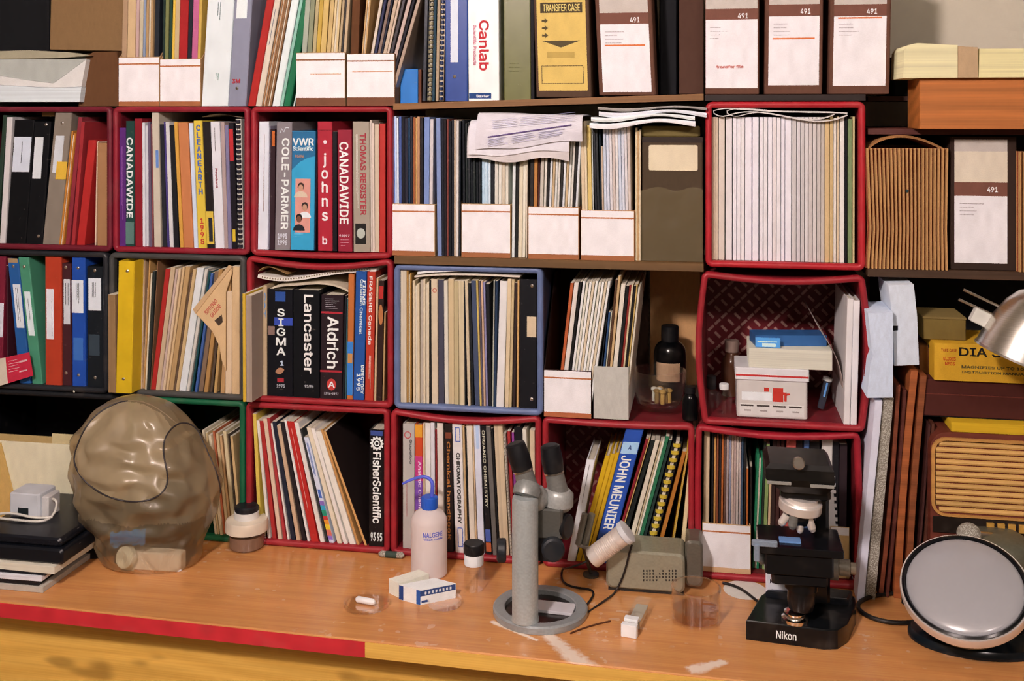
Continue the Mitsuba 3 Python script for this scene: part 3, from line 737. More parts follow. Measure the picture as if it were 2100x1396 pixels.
def archive(label, px0, px1, yt, fz, Y, y_band, y_white, y_foot, rule=None, lean=0.0, red=None, color='#6a4432', inset=(.07, .93), depth=.27):
    it = big_box(label, px0, px1, yt, fz, Y, color, depth, lean)
    a, b = inset
    patch(it.t, it, a, b, yt + 6, y_band[0], '#c8b4a0', 'top_label', 'greyish top label')
    patch(it.t, it, a, b, y_band[0], y_band[1], '#7a4a38', 'band', 'red-brown band')
    title(it.t, it, '491', a + .62 * (b - a), a + .82 * (b - a), y_band[0] + 9, y_band[0] + 20, '#f0e0d0', 'flat', 'number')
    patch(it.t, it, a, b, y_white, y_foot, '#f0e0d4', 'front_label', 'white front label')
    it.Y -= .0006
    lines(it.t, it, a + .08, a + .45, y_white + 12, y_white + 42, 4, '#a89890', False)
    if rule: patch(it.t, it, a + .07, b - .08, rule, rule + 3, '#d8703c', 'rule', 'orange rule')
    if red: title(it.t, it, 'transfer file', a + .2, a + .7, red, red + 6, '#c06050', 'flat', 'print')
    it.Y += .0006
    return it
archive('brown storage box with an orange rule, next to the yellow-fronted box', 1229, 1345, -95, BZ(1350) + .0004, .006, (27, 50), 50, 189, rule=92, lean=-.045)
archive('brown storage box with small red print low on its white front', 1446, 1557, -95, 1.7224, .002, (19, 41), 41, 181, red=134, lean=0.0, inset=(.01, .97))
archive('brown storage box with an orange rule, middle one of the three alike', 1568, 1686, -95, 1.7224, .002, (10, 33), 34, 175, rule=78, lean=.012, inset=(.06, .94))
archive('brown storage box with its orange rule right under the band, beside the wall', 1700, 1824, -95, 1.7224, .002, (10, 33), 34, 176, rule=36, lean=.018, inset=(.06, .93))
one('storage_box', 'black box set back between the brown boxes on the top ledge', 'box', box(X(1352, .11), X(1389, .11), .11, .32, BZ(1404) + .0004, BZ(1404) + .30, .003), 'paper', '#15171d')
one('storage_box', 'narrow plain brown box squeezed between the black box and the red-printed one', 'box', box(X(1392, .05), X(1443, .05), .05, .28, BZ(1443) + .0006, BZ(1443) + .30, .002), 'card', '#5a3a2c')
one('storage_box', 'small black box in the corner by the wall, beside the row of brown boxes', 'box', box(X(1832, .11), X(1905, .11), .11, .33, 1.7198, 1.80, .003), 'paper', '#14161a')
# orange block and the cream slips on it
zw = Z(2000, 264) + .0002
t = thing('wooden_block', 'square-cut orange wooden block below the strapped bundle of cream slips', 'block')
zt_ = Z(1990, 160, -.06)
part(t, 'body', box(X(1886, -.06), X(2230, -.06), -.06, .06, zw, zt_, .0015), 'plank', '#b8672e')
t = thing('paper_slips', 'bundle of cream paper slips held by a tan strap, on the orange wooden block', 'paper bundle')
ya, yb = -.075, .06
za = zt_ + .0003
h1 = Z(1900, 88, ya) - za
prof = [(X(1852, ya), za), (X(1852, ya) + .002, za + .8 * h1), (X(1862, ya), za + .94 * h1), (X(1880, ya), za + h1), (X(1964, ya), za + h1 * .93), (X(1964, ya), za)]
part(t, 'slips', prism(prof, ya, yb), 'sheets', '#eed8a0')
prof = [(X(2007, ya), za), (X(2009, ya), za + .82 * h1), (X(2230, ya), za + .80 * h1), (X(2230, ya), za)]
part(t, 'slips', prism(prof, ya, yb), 'sheets', '#f0d898')
prof = [(X(1964.5, ya), za), (X(1964.5, ya), za + .9 * h1), (X(2005, ya), za + .86 * h1), (X(2006, ya), za)]
part(t, 'strap', prism(prof, ya - .001, yb + .001), 'card', '#c09a70', label='tan paper strap')

# ---------------------------------------------------------------- row B
c = K['B0']
r = shelve('the maroon crate', [
    ('b', -14, 6, 9, 236, '#2e4030', 'dark green book at the outer end of the maroon crate', 'the green book'), ('b', -1, 14, 11, 240, '#d8c8ba', 'slim white book leaning beside the black binders in the maroon crate', 'the white book'),
    ('n', 12, 30, 40, 246, '#14161a', 'black ring binder with a large square spine label in the maroon crate', 'a'), ('n', 53, 70, 33, 249, '#16181c', 'black ring binder with a narrow spine label in the maroon crate', 'b'),
    ('n', 87, 113, 34, 231, '#8c7a66', 'grey-brown ring binder with a yellow tag in the maroon crate', 'c'), ('f', 121, 147, 13, 268, '#c07830', 'orange-tan folder pressed against the grey-brown binder', 'the orange-tan folder'), ('m', 134, 156, 8, 240, '#8a2a30'), ('m', 146, 165, 7, 250, '#a02a2c'),
    ('b', 157, 181, 36, 287, '#b42a26', 'bright red book standing in the maroon crate beside a tan one', 'd'), ('m', 194, 197, 5, 290, '#dcb492'), ('b', 199, 200, 20, 293, '#a8764c', 'tan book against the side of the maroon crate', 'e')], c['fz'], .006, .235, span=c)
it = r['a']; patch(it.t, it, .06, .94, 280, 352, '#d6d2d0'); it.Y -= .0006; lines(it.t, it, .45, .55, 290, 345, 1, '#555555'); it.Y += .0006
it = r['b']; patch(it.t, it, .12, .65, 281, 366, '#dcd6cc'); rivet(it.t, it, .75, 255); rivet(it.t, it, .75, 483)
it = r['c']; patch(it.t, it, .18, .7, 278, 354, '#cfc8c0'); patch(it.t, it, .42, 1.05, 331, 367, '#e0ac38', 'tag', 'yellow tag', up=.0007); rivet(it.t, it, .5, 252)
one('ruler', 'short wooden ruler lying across the tops of the black binders', 'ruler', box(X(86, .03), X(112, .03), .03, .20, Z(100, 240, .03) + .002, Z(100, 240, .03) + .012), 'plank', '#a87440')
t = thing('envelope', 'salmon envelope wedged behind the bright red book', 'envelope')
part(t, 'body', prism([(X(166, .262), c['fz'] + .02), (X(196, .262), c['fz'] + .02), (X(186, .262), Z(186, 252, .262)), (X(167, .262), Z(167, 247, .262))], .262, .264), 'paper', '#d0704c')
part(t, 'flap', prism([(X(172, .2608), c['fz'] + .12), (X(186, .2608), Z(186, 256, .2608)), (X(168, .2608), Z(168, 250, .2608))], .2605, .2615), 'paper', '#d88c68')

c = K['B1']
r = shelve('the purple-book crate', [
    ('b', 241, 240, 13, 262, '#5c2a6a', 'purple book in the red crate, first of its row', 'the purple book'), ('b', 257, 255, 18, 248, '#26463c', 'dark green directory with tall white lettering', 'g'), ('b', 277, 275, 15, 243, '#8a1c24', 'dark red directory beside the dark green one', 'the dark red directory'),
    ('m', 292, 291, 7, 251, '#d8ccc4'), ('m', 300, 297, 5, 258, '#cdc2ba'), ('m', 306, 303, 6, 250, '#6a5868'), ('m', 312, 308, 4, 254, '#8a4a48'),
    ('b', 316, 311, 18, 230, '#cdb89c', 'tallest cream book with blue print in the purple-book crate', 't'), ('m', 334, 325, 8, 255, '#26262c'), ('m', 343, 333, 5, 250, '#46386e'), ('m', 348, 338, 8, 250, '#d4c8bc'), ('m', 357, 346, 11, 256, '#1c1c20', '', '', ),
    ('b', 369, 356, 7, 250, '#d89a40', 'thin orange-yellow book next to a thicker orange one', 'the thin orange book'), ('b', 377, 365, 20, 251, '#c87848', 'thick orange book in the purple-book crate', 'the thick orange book'),
    ('m', 398, 387, 8, 252, '#d0d0d4'), ('b', 406, 396, 18, 247, '#e0b840', 'yellow directory with blue lettering in the purple-book crate', 'y'), ('b', 425, 415, 15, 250, '#2e2422', 'black-brown book with a yellow foot', 'k'), ('b', 441, 431, 19, 249, '#e2d6ce', 'white book with fine print beside the black-brown one', 'w'),
    ('m', 460, 452, 8, 250, '#b09488'), ('m', 468, 461, 7, 256, '#7c7088'), ('b', 476, 468, 10, 252, '#241e24', 'black book with red patch in the purple-book crate', 'q'), ('c', 486, 481, 11, 244, '#c8bca8', 'spiral-bound notebook against the wall of the purple-book crate', 's', {'comb': '#2a2630', 'teeth': 26})], c['fz'], .006, .22, span=c)
it = r['the purple book']; lines(it.t, it, .3, .7, 300, 480, 2, '#9a5a9a')
it = r['g']; title(it.t, it, 'CANADAWIDE', .12, .86, 282, 446, '#e8e0d4', 'down'); patch(it.t, it, .0, 1, 455, 500, '#5a7668', 'band', up=.0001)
it = r['t']; patch(it.t, it, .5, .9, 308, 344, '#6a88b8', 'print'); 
it = r['y']; title(it.t, it, 'CLEANEARTH', .32, .78, 255, 400, '#4a62a8', 'stack'); title(it.t, it, '1995', .35, .75, 446, 502, '#c04030', 'stack', 'year')
it = r['k']; patch(it.t, it, .0, 1, 433, 500, '#d8b040', 'band'); patch(it.t, it, .35, .85, 446, 495, '#2a2a2c', 'label', up=.0007)
it = r['w']; lines(it.t, it, .3, .6, 262, 320, 1, '#6a6058'); title(it.t, it, 'Product', .35, .6, 345, 385, '#8a3a3a', 'down')
it = r['q']; patch(it.t, it, .1, .9, 264, 330, '#b82a2c', 'patch'); patch(it.t, it, .2, .8, 470, 495, '#d8b030', 'patch_low')
one('loose_sheet', 'tan sheet lying across the book tops in the purple-book crate', 'paper', sheet_mesh(X(414, .03), X(496, .03), .03, .23, lambda x, y: Z(460, 241, .03) + .004 * math.sin((x - X(414)) * 60) + .004, 10, 5), 'paper', '#b89878', True)

c = K['B2']
r = shelve('the teal-catalogue crate', [
    ('b', 522, 525, 21, 249, '#e2dad4', 'white journal volume, first in the teal-catalogue crate', 'w'), ('m', 543, 545, 5, 262, '#d6ccc4'), ('m', 548, 550, 5, 258, '#9a8c94'), ('b', 553, 554, 14, 265, '#3a2428', 'dark brown book with an orange patch before the grey catalogue', 'd'),
    ('b', 563, 567, 33, 250, '#8c7c78', 'thick grey catalogue with tall white lettering', 'g'), ('b', 596, 599, 48, 268, '#2c6a8c', 'thick teal catalogue with a strip of portraits on its spine', 't'), ('m', 645, 649, 4, 290, '#23202a'),
    ('b', 652, 651, 30, 249, '#b02834', 'red catalogue with widely spaced white letters', 'r'), ('m', 682, 682, 9, 270, '#1e1a20'), ('b', 693, 692, 29, 266, '#962432', 'crimson directory with tall white lettering', 'c'), ('b', 725, 723, 34, 249, '#a8947c', 'thick tan register with red lettering and a globe picture', 'h'),
    ('m', 759, 757, 6, 246, '#cdb6a0'), ('m', 764, 762, 5, 252, '#dcc0a8'), ('m', 769, 768, 9, 255, '#d0b494'), ('b', 778, 778, 12, 253, '#b83028', 'narrow red book at the end of the teal-catalogue crate', 'n')], c['fz'], .006, .225, span=c)
one('folder', 'tall cream folder standing behind the white volume in the teal-catalogue crate', 'folder', box(X(528, .25), X(572, .25), .25, .262, c['fz'], Z(540, 236, .25), .001), 'paper', '#c8ae90')
it = r['w']; lines(it.t, it, .45, .7, 275, 490, 1, '#a08478')
it = r['d']; patch(it.t, it, .4, 1, 268, 300, '#c06028', 'patch')
it = r['g']; title(it.t, it, 'COLE-PARMER', .38, .86, 283, 470, '#eee6e0', 'down'); title(it.t, it, '1995', .2, .8, 478, 489, '#e0d6d0', 'flat', 'year'); title(it.t, it, '1996', .2, .8, 491, 502, '#e0d6d0', 'flat', 'year')
p_ = part(it.t, 'emblem', tube([(it.x + a * it.w + (zrow(it, y) - it.zb) * it.k, it.Y - .0008, zrow(it, y)) for a, y in ((.25, 272), (.35, 264), (.5, 270), (.6, 262), (.8, 262))], .0012, 6), 'paper', '#ddd4cc')
it = r['t']
patch(it.t, it, .0, 1, 268, 270, '#3a7a98', 'edge', up=.0001)
zz = lambda y: zrow(it, y)
kx = lambda a, y: it.x + a * it.w + (zz(y) - it.zb) * it.k
part(it.t, 'sweep', prism([(kx(0.01, 348), zz(348)), (kx(.35, 332), zz(332)), (kx(.7, 323), zz(323)), (kx(.99, 320), zz(320)), (kx(.99, 511), zz(511)), (kx(.01, 511), zz(511))], it.Y - .0006, it.Y - .0001), 'gloss', '#3a9cba', label='lighter teal sweep')
title(it.t, it, 'VWR', .04, .94, 283, 298, '#f2eeea', 'flat'); title(it.t, it, 'Scientific', .05, .92, 300, 309, '#e8e6e4', 'flat', 'subtitle'); title(it.t, it, '95/96', .15, .52, 317, 324, '#c08868', 'flat', 'year')
patch(it.t, it, .18, .82, 366, 476, '#d8907c', 'picture', 'strip of portraits', up=.0007)
it.Y -= .0014
def disc(a, y, rx, ry, col, nm, h0=0, h1=2 * math.pi):
    c0 = (kx(a, y), zz(y)); pts = [(c0[0] + rx * math.cos(u) * .001, c0[1] + ry * math.sin(u) * .001) for u in np.linspace(h0, h1, 18)[:-1 if h1 - h0 > 6 else None]]
    part(it.t, nm, prism(pts, it.Y - .0004, it.Y), 'paper', col)
for i, (a, y, hair, skin, coat) in enumerate([(.42, 384, '#4a3028', '#c89070', '#d8b898'), (.60, 424, '#3a2a26', '#c08a6a', '#e8e0d8'), (.36, 448, '#2a1c18', '#7a4a34', '#1e2228')]):
    disc(a, y + 20 + 2 * i, 15 - 1 * i, 13, coat, 'picture_coat', 0, math.pi)
    disc(a, y - 2, 7.2, 8.4, hair, 'picture_hair'); it.Y -= .0005
    disc(a, y + 1, 5.4, 7.2, skin, 'picture_face'); it.Y += .0002
it.Y += .0014 + .0009
lines(it.t, it, .14, .7, 476, 488, 2, '#8fc0d0', False, 'subtitle_lines')
it = r['r']; title(it.t, it, 'johns', .28, .72, 312, 455, '#f0e2da', 'stack'); title(it.t, it, 'b', .32, .66, 484, 501, '#f0d8d0', 'flat', 'imprint'); patch(it.t, it, .0, 1, 266, 267.5, '#8a1c28', 'rule'); 
part(it.t, 'emblem', prism([(it.x + (.5 + .13 * math.cos(u)) * it.w, zz(291) + .13 * it.w * math.sin(u)) for u in np.linspace(0, 6.28, 13)[:-1]], it.Y - .0006, it.Y - .0001), 'paper', '#eed2c8')
it = r['c']; title(it.t, it, 'CANADAWIDE', .14, .78, 291, 459, '#f2e6e0', 'down'); title(it.t, it, '96/97', .1, .85, 480, 486, '#e0b8b4', 'flat', 'year'); lines(it.t, it, .2, .8, 488, 506, 3, '#c88a8c', False)
it = r['h']; title(it.t, it, 'THOMAS REGISTER', .44, .80, 273, 440, '#a83c40', 'down'); patch(it.t, it, .12, .76, 458, 500, '#26241f', 'picture', 'dark picture of a globe'); lines(it.t, it, .18, .34, 275, 440, 2, '#d8c8b0')
it.Y -= .0007
part(it.t, 'globe', prism([(it.x + (.46 + .26 * math.cos(u)) * it.w, zrow(it, 478) + .3 * it.w * math.sin(u)) for u in np.linspace(0, 6.28, 19)[:-1]], it.Y - .0006, it.Y - .0001), 'paper', '#b8b4a0'); it.Y += .0007

# the open shelf between the crates
FS = ZB + .0083
fa = card_file('magazine file on the newspaper shelf, against the teal-catalogue crate', 808 - 6, 892, 417, FS, .004, low='lr', side='#b88c5c')
fill(fa, 'file against the teal-catalogue crate', [
    ('m', 805, 803, 5, 240, '#8494c8'), ('m', 810, 808, 5, 238, '#c8cce0'), ('m', 815, 813, 4, 242, '#e0dcdc'), ('m', 819, 818, 5, 239, '#4c5a8c'), ('m', 824, 823, 7, 240, '#1e1c26'), ('m', 831, 830, 6, 243, '#2c2a38'), ('m', 838, 837, 4, 241, '#23405a'), ('m', 842, 841, 5, 238, '#2a2630'),
    ('m', 847, 847, 4, 240, '#a05a34'), ('m', 851, 851, 4, 242, '#d09a5a'), ('m', 855, 855, 6, 239, '#b8845a'), ('m', 861, 861, 7, 241, '#1c1a20'), ('m', 868, 870, 11, 240, '#7c8ab0', 'wide blue-grey magazine in the file against the teal-catalogue crate', 'the blue-grey magazine'), ('m', 879, 882, 7, 244, '#d0c0b4')])
r = shelve('the newspaper shelf', [('m', 897, 894, 9, 242, '#7e88a8', 'blue-grey magazine between two files on the newspaper shelf', 'the blue-grey magazine'), ('m', 906, 905, 5, 244, '#23262e'), ('m', 911, 910, 5, 246, '#2a2024'), ('m', 916, 916, 4, 244, '#7a3a30'), ('m', 920, 920, 6, 248, '#1c1e24'), ('m', 926, 926, 5, 246, '#2a2a30'), ('m', 931, 931, 4, 245, '#c8a888'), ('m', 935, 936, 5, 247, '#dccab8'), ('m', 940, 941, 4, 248, '#30343a')], FS, .010, .22)
fb = card_file('magazine file in the middle of the newspaper shelf, below the folded newspaper', 946, 1047, 417, FS, .004, low='lr', side='#b88c5c')
rows = [('m', 950 + i * 5.4, 948 + i * 5.4, 4.6, 246 + (i * 7) % 9, ['#1c2226', '#202a28', '#262a2c'][i % 3]) for i in range(7)]
rows += [('m', 989, 988, 6, 262, '#b8c8cc'), ('m', 995, 994, 6, 260, '#c4d0d0'), ('m', 1001, 1001, 5, 258, '#d0d4d0'), ('m', 1006, 1006, 7, 262, '#22262a', 'black magazine among the pale ones below the folded newspaper', 'the black magazine'), ('m', 1014, 1015, 7, 258, '#d8c8b0'), ('m', 1022, 1023, 6, 262, '#e0d0b8'), ('m', 1029, 1030, 6, 258, '#d0b898'), ('m', 1036, 1037, 6, 260, '#dccab0')]
fill(fb, 'file below the folded newspaper', rows)
shelve('gap under the folded newspaper', [('m', 1049, 1052, 6, 300, '#dcd6c8', 'pale magazine standing next to the file below the folded newspaper', 'the pale magazine'), ('m', 1056, 1060, 5, 306, '#2a2824'), ('m', 1062, 1065, 8, 300, '#e0c8a4'), ('m', 1071, 1073, 6, 304, '#e4d2b4'), ('m', 1078, 1079, 3, 300, '#d8c0a0')], FS, .012, .22)
fc = card_file('magazine file on the newspaper shelf, second from the label box', 1083, 1187, 423, FS, .004, low='lr', side='#b07848')
rows = [('m', 1086, 1088, 7, 290, '#2a2422'), ('m', 1093, 1096, 7, 288, '#b8783c', 'orange-brown magazine in the second file from the label box', 'the orange-brown magazine'), ('m', 1100, 1104, 4, 292, '#5a2a24'), ('m', 1104, 1110, 7, 286, '#c8b49c')]
rows += [('m', 1112 + i * 5.2, 1119 + i * 5.7, 4.5, 284 + (i * 5) % 8, ['#dccab2', '#302a26', '#d8d0c4', '#c8a478', '#e0d2be'][i % 5]) for i in range(13)]
fill(fc, 'second file from the label box', rows)
fd = card_file('magazine file on the newspaper shelf, next to the brown label box', 1191, 1301, 430, FS, .004, low='lr', side='#b07848')
rows = [('m', 1195, 1190, 7, 250, '#d8b890'), ('m', 1202, 1197, 5, 248, '#e0c49a'), ('m', 1208, 1203, 8, 256, '#d8b468', 'yellowish magazine in the file next to the label box', 'the yellowish magazine'), ('m', 1217, 1213, 6, 262, '#d0c8b4'), ('m', 1223, 1214, 5, 254, '#1c2024'), ('m', 1228, 1220, 5, 256, '#22282a'), ('m', 1233, 1227, 4, 252, '#1e2a30'), ('m', 1237, 1232, 4, 300, '#c8a888')]
rows += [('m', 1241 + i * 6.2, 1236 + i * 6.2, 5.4, 252 + (i * 3) % 5, ['#c8c4c4', '#d4ccc8', '#dcccc0', '#d0b8a4', '#e0d0c0'][i % 5]) for i in range(9)]
fill(fd, 'file next to the label box', rows)
shelve('the gap beside the label box', [('m', 1302.5, 1303, 4, 262, '#d8bc90', 'cream magazine wedged first beside the brown label box', 'the first cream one'), ('m', 1307, 1307, 3, 268, '#c89c68'), ('m', 1310.5, 1310.5, 3.5, 266, '#dcc098')], FS, .010, .22)
it = big_box('dark brown label box in a clear bag, with a rounded cream label', 1317, 1441, 281, FS, .016, '#54402e')
patch(it.t, it, .0, 1, 281, 292, '#3a2c22', 'lid_band')
def rrect(x0, x1, z0, z1, r): return [(x + sx * r * math.cos(a) , z + sz * r * math.sin(a)) for x, z, sx, sz, aa in ((x1 - r, z0 + r, 1, -1, (math.pi / 2, 0)), (x1 - r, z1 - r, 1, 1, (0, math.pi / 2)), (x0 + r, z1 - r, -1, 1, (math.pi / 2, 0)), (x0 + r, z0 + r, -1, -1, (0, math.pi / 2))) for a in np.linspace(aa[0], aa[1], 5)]
part(it.t, 'label', prism(rrect(it.x + .11 * it.w, it.x + .92 * it.w, zrow(it, 349), zrow(it, 297), .004), it.Y - .0012, it.Y), 'paper', '#e2c8a0', label='rounded cream label')
z0_, z1_ = FS, zrow(it, 386)
def bagfilm():
    xs = np.linspace(it.x - .002, it.x + it.w + .0005, 22); zs = np.linspace(z0_ + .001, z1_, 20)
    v = np.array([[(x, it.Y - .0055 - .0035 * meshkit.fbm(np.array([x * 60, z * 40, 3.0]), 3), z + (.004 * math.sin(x * 90) if z == zs[-1] else 0)) for x in xs] for z in zs])
    f = [(j * 22 + i, j * 22 + i + 1, (j + 1) * 22 + i + 1, (j + 1) * 22 + i) for j in range(19) for i in range(21)]
    return M(v.reshape(-1, 3), f)
part(it.t, 'clear_bag', bagfilm(), 'film', None, True, label='crinkled clear plastic bag around the lower half')
zl = it.zt + .0003
one('wrapper', 'olive wrapping paper lying on the brown label box', 'wrapper', box(X(1316, .03), X(1436, .03), .03, .26, zl, zl + .022, .004), 'paper', '#7a6434')
# newspapers
t = thing('newspaper', 'folded newspaper with a purple rule hanging over the magazine files', 'newspaper')
def hang(pxs, zs_front, ztop, y_front, y_back, wav, t_=.002):
    pass
def news(px0, px1, top, foot, Y, back, slant=(0, 0), wave=.003, n=24, thick=.0026, lift=.0, ph=0.0):
    """A folded paper: lies on the spines from Y back to BACK and hangs down in front to FOOT (px rows at its ends)."""
    xs = np.linspace(0, 1, n); secs = []
    v, f = [], []
    rows_ = 7
    for i, u in enumerate(xs):
        pa = px0 + (px1 - px0) * u
        zf = Z(pa, foot[0] + (foot[1] - foot[0]) * u, Y) + wave * math.sin(u * 9 + 1 + ph); zt = Z(pa, top[0] + (top[1] - top[0]) * u, Y) + lift
        prof = [(Y - .006 - wave * .6 * math.sin(u * 11), zf)] + [(Y - .006 - .004 * math.sin(math.pi * s), zf + (zt - zf) * s) for s in (.35, .7)] + [(Y - .001, zt - .003), (Y + .006, zt), (Y + (back - Y) * .5, zt + wave * .7 * math.sin(u * 7)), (back, zt - .002)]
        for k_, (y, z) in enumerate(prof):
            xx = X(pa + (slant[0] * (1 - u) + slant[1] * u) * (1 - min(k_, 4) / 4), Y)
            v.append((xx, y, z)); v.append((xx, y + thick * (.3 if k_ > 3 else 1), z - (thick if k_ > 3 else 0)))
    m_ = rows_ * 2
    for i in range(n - 1):
        for k_ in range(rows_ - 1):
            a = i * m_ + 2 * k_; b = a + m_
            f.append((a, b, b + 2, a + 2)); f.append((a + 1, a + 3, b + 3, b + 1))
        a = i * m_; b = a + m_; f.append((a, a + 1, b + 1, b)); e = 2 * rows_ - 2; f.append((a + e, b + e, b + e + 1, a + e + 1))
    for a in (0, (n - 1) * m_):
        for k_ in range(rows_ - 1): f.append((a + 2 * k_, a + 2 * k_ + 2, a + 2 * k_ + 3, a + 2 * k_ + 1))
    m = M(v, f); m.fix_normals(); return m
part(t, 'outer_sheet', news(982, 1195, (231, 236), (309, 288), -.018, .17, (-6, 0)), 'paper', '#dcccc4', 40)
part(t, 'middle_sheet', news(966, 1170, (243, 240), (320, 308), -.011, .17, (-4, -2), lift=-.003, ph=.6), 'paper', '#e4d4cc', 40)
part(t, 'inner_sheet', news(962, 1166, (250, 244), (328, 328), -.005, .17, (-3, 2), .005, lift=-.006), 'paper', '#d8c4b6', 40)
def on_news(u0, u1, y0, y1, col, nm, Y=-.030, h=.0022):
    a, b = P(u0, y0, Y), P(u1, y1, Y)
    m = loft([[(a[0], Y - .0006, a[2] - h / 2), (a[0], Y, a[2] - h / 2), (a[0], Y, a[2] + h / 2), (a[0], Y - .0006, a[2] + h / 2)], [(b[0], Y - .0006, b[2] - h / 2), (b[0], Y, b[2] - h / 2), (b[0], Y, b[2] + h / 2), (b[0], Y - .0006, b[2] + h / 2)]])
    return m
part(t, 'rule', on_news(1000, 1172, 281, 256, 0, 0), 'paper', '#5c4670', label='purple rule')
ms = []
for j in range(5):
    for (a, b) in ((1000, 1045), (1050, 1098), (1104, 1160)):
        y = lambda q: 281 - (q - 1000) * .145
        ms.append(on_news(a, b - rng.uniform(0, 14), y(a) + 6 + j * 3.2, y(b) + 6 + j * 3.2, 0, 0, h=.0007))
    for (a, b) in ((1010, 1060), (1066, 1180)):
        y = lambda q: 268 - (q - 1000) * .1
        ms.append(on_news(a, b, y(a) - 4 - j * 4, y(b) - 4 - j * 4, 0, 0, h=.0006))
part(t, 'print', cat(ms), 'paper', '#a49ab0')
t = thing('newspaper', 'thick stack of folded newspapers lying flat over the file and the label box', 'newspapers')
def flat_paper(px0, px1, y0, y1, Y, back, th, wave, ph):
    xs = np.linspace(px0, px1, 26); zt = np.array([Z(p, y0 + (y1 - y0) * (p - px0) / (px1 - px0) + wave * math.sin((p - px0) / (px1 - px0) * 6.5 + ph), Y) for p in xs])
    v, f = [], []
    for p, z in zip(xs, zt):
        x = X(p, Y); e = th * (1 + .25 * math.sin((p - px0) * .03 + ph))
        v += [(x, Y, z), (x, Y - .002, z - e / 2), (x, Y, z - e), (x, back, z - e), (x, back, z)]
    for i in range(25):
        for k_ in range(5): f.append((5 * i + k_, 5 * i + (k_ + 1) % 5, 5 * i + 5 + (k_ + 1) % 5, 5 * i + 5 + k_))
    f.append((4, 3, 2, 1, 0)); a = 125; f.append((a, a + 1, a + 2, a + 3, a + 4))
    m = M(v, f); m.fix_normals(); return m
for i, (a, b, y0, y1, Y, th, w_, ph, col) in enumerate([(1226, 1450, 219, 220, -.010, .005, 3, 0, '#a89888'), (1228, 1449, 227, 229, -.014, .008, 4, .4, '#e6dcd4'), (1212, 1425, 238, 236, -.020, .007, 4, .5, '#ece4dc'), (1209, 1426, 250, 246, -.022, .009, 4, .5, '#eee0d4')]):
    part(t, 'newspaper_section', flat_paper(a, b, y0, y1, Y, .16, th, w_, ph), 'paper', col, 40)

c = K['B4']
rows = []; x = 1459
widths = [7, 7, 13, 14, 8, 8, 8, 14, 13, 8, 9, 9, 8, 9, 8, 13, 9, 8, 8, 8, 8, 8, 8, 8]
cols = ['#d8b694', '#d0b494', '#dcc4ac', '#e4d2c4', '#eadad0', '#e8d8ce', '#e6d4c8', '#ecdcd4', '#ecdcd4', '#eadad0', '#e8d6ca', '#ecdcd2', '#e6d2c4', '#eadace', '#ecdcd4', '#ecdcd4', '#dccabc', '#e2d0c4', '#dccabc', '#e0cec0', '#dac6b6', '#decaba', '#dac6b4', '#d6c0aa']
for i, w in enumerate(widths):
    rows.append(('j', x, x + .5, w - .7, 240 + (i * 3) % 3 * .6, cols[i], '', '', {'mat': 'pages' if i > 15 else 'paper', 'page': '#cdb89c', 'dy': .0105 + .0008 * ((i * 5) % 4)}))
    x += w + (1.2 if w > 10 else .3)
rows[2] += (); 
rows[7] = rows[7][:6] + ('wide white journal volume in the middle of the white row', 'the wide white volume', rows[7][8])
for (w, col, lab, sh) in [(9, '#d8b078', 'tan journal at the end of the white row', 'the tan journal'), (7, '#cda870', '', ''), (6, '#e4d0b8', '', ''), (5, '#d8b890', '', ''), (10, '#e8d8c4', '', ''), (5, '#1f2022', 'black-backed journal next to the green one in the white-journal crate', 'the black-backed journal'), (9, '#7c8a58', 'green and cream journal in the white-journal crate', 'the green journal'), (5, '#c8b078', '', ''), (8, '#dcc49c', '', '')]:
    if x + w > 1762: break
    rows.append(('j', x, x + .5, w - .6, 238 + (w * 3) % 7, col, lab, sh, {'dy': .012})); x += w + .8
r = shelve('the white-journal crate', rows, c['fz'], .006, .225, span=c)
ms = []
for row in rows[:16]:
    xa = X(row[1] + row[3] * .5, .0115)
    for q in range(14):
        for (ya, yb) in ((300, 345), (450, 505)):
            pass
it = r['the green journal']; 
ms = []
for row in rows[3:16]:
    for (ya, yb) in ((305, 350), (380, 400), (452, 505)):
        for q in range(9):
            y = ya + (yb - ya) * q / 9 + rng.uniform(0, 2)
            px = row[1] + row[3] * rng.choice((.3, .55, .7))
            p = P(px, y, .0103); ms.append(box(p[0] - .0007, p[0] + .0007, .0098, .0104, p[2], p[2] + .0022))
t = thing('newspaper', 'rolled newspaper lying on top of the white journals under the crate rim', 'newspaper')
def rolled(px0, px1, ya, yb, Y, back, th, loop_r):
    pts = [P(px1, yb, Y), P((px0 + px1) / 2, (ya + yb) / 2 + 3, Y), P(px0 + 40, ya + 2, Y), P(px0 + 8, ya + 4, Y), P(px0, ya - 3, Y), P(px0 + 12, ya - 8, Y), P(px0 + 45, ya - 9, Y), P(px0 + 120, ya - 4, Y), P(px1 - 30, yb - 5, Y), P(px1, yb - 4, Y)]
    c = spline(pts, 60); d = np.gradient(c, axis=0); n = np.stack([-d[:, 2], 0 * d[:, 0], d[:, 0]], 1); n /= np.linalg.norm(n, axis=1, keepdims=True)
    v = []
    for p, q in zip(c, n):
        for y, s in ((Y, .5), (Y, -.5), (back, -.5), (back, .5)): v.append((p[0] + q[0] * th * s, y, p[2] + q[2] * th * s))
    f = [(4 * i + k_, 4 * i + (k_ + 1) % 4, 4 * i + 4 + (k_ + 1) % 4, 4 * i + 4 + k_) for i in range(59) for k_ in range(4)] + [(3, 2, 1, 0), (236, 237, 238, 239)]
    m = M(v, f); m.fix_normals(); return m
part(t, 'outer_section', rolled(1462, 1738, 232, 236, .003, .2, .0022, .01), 'paper', '#dccab8', 40)
part(t, 'inner_section', rolled(1490, 1712, 232, 234, .004, .2, .0018, .01), 'paper', '#d8c6b4', 40)

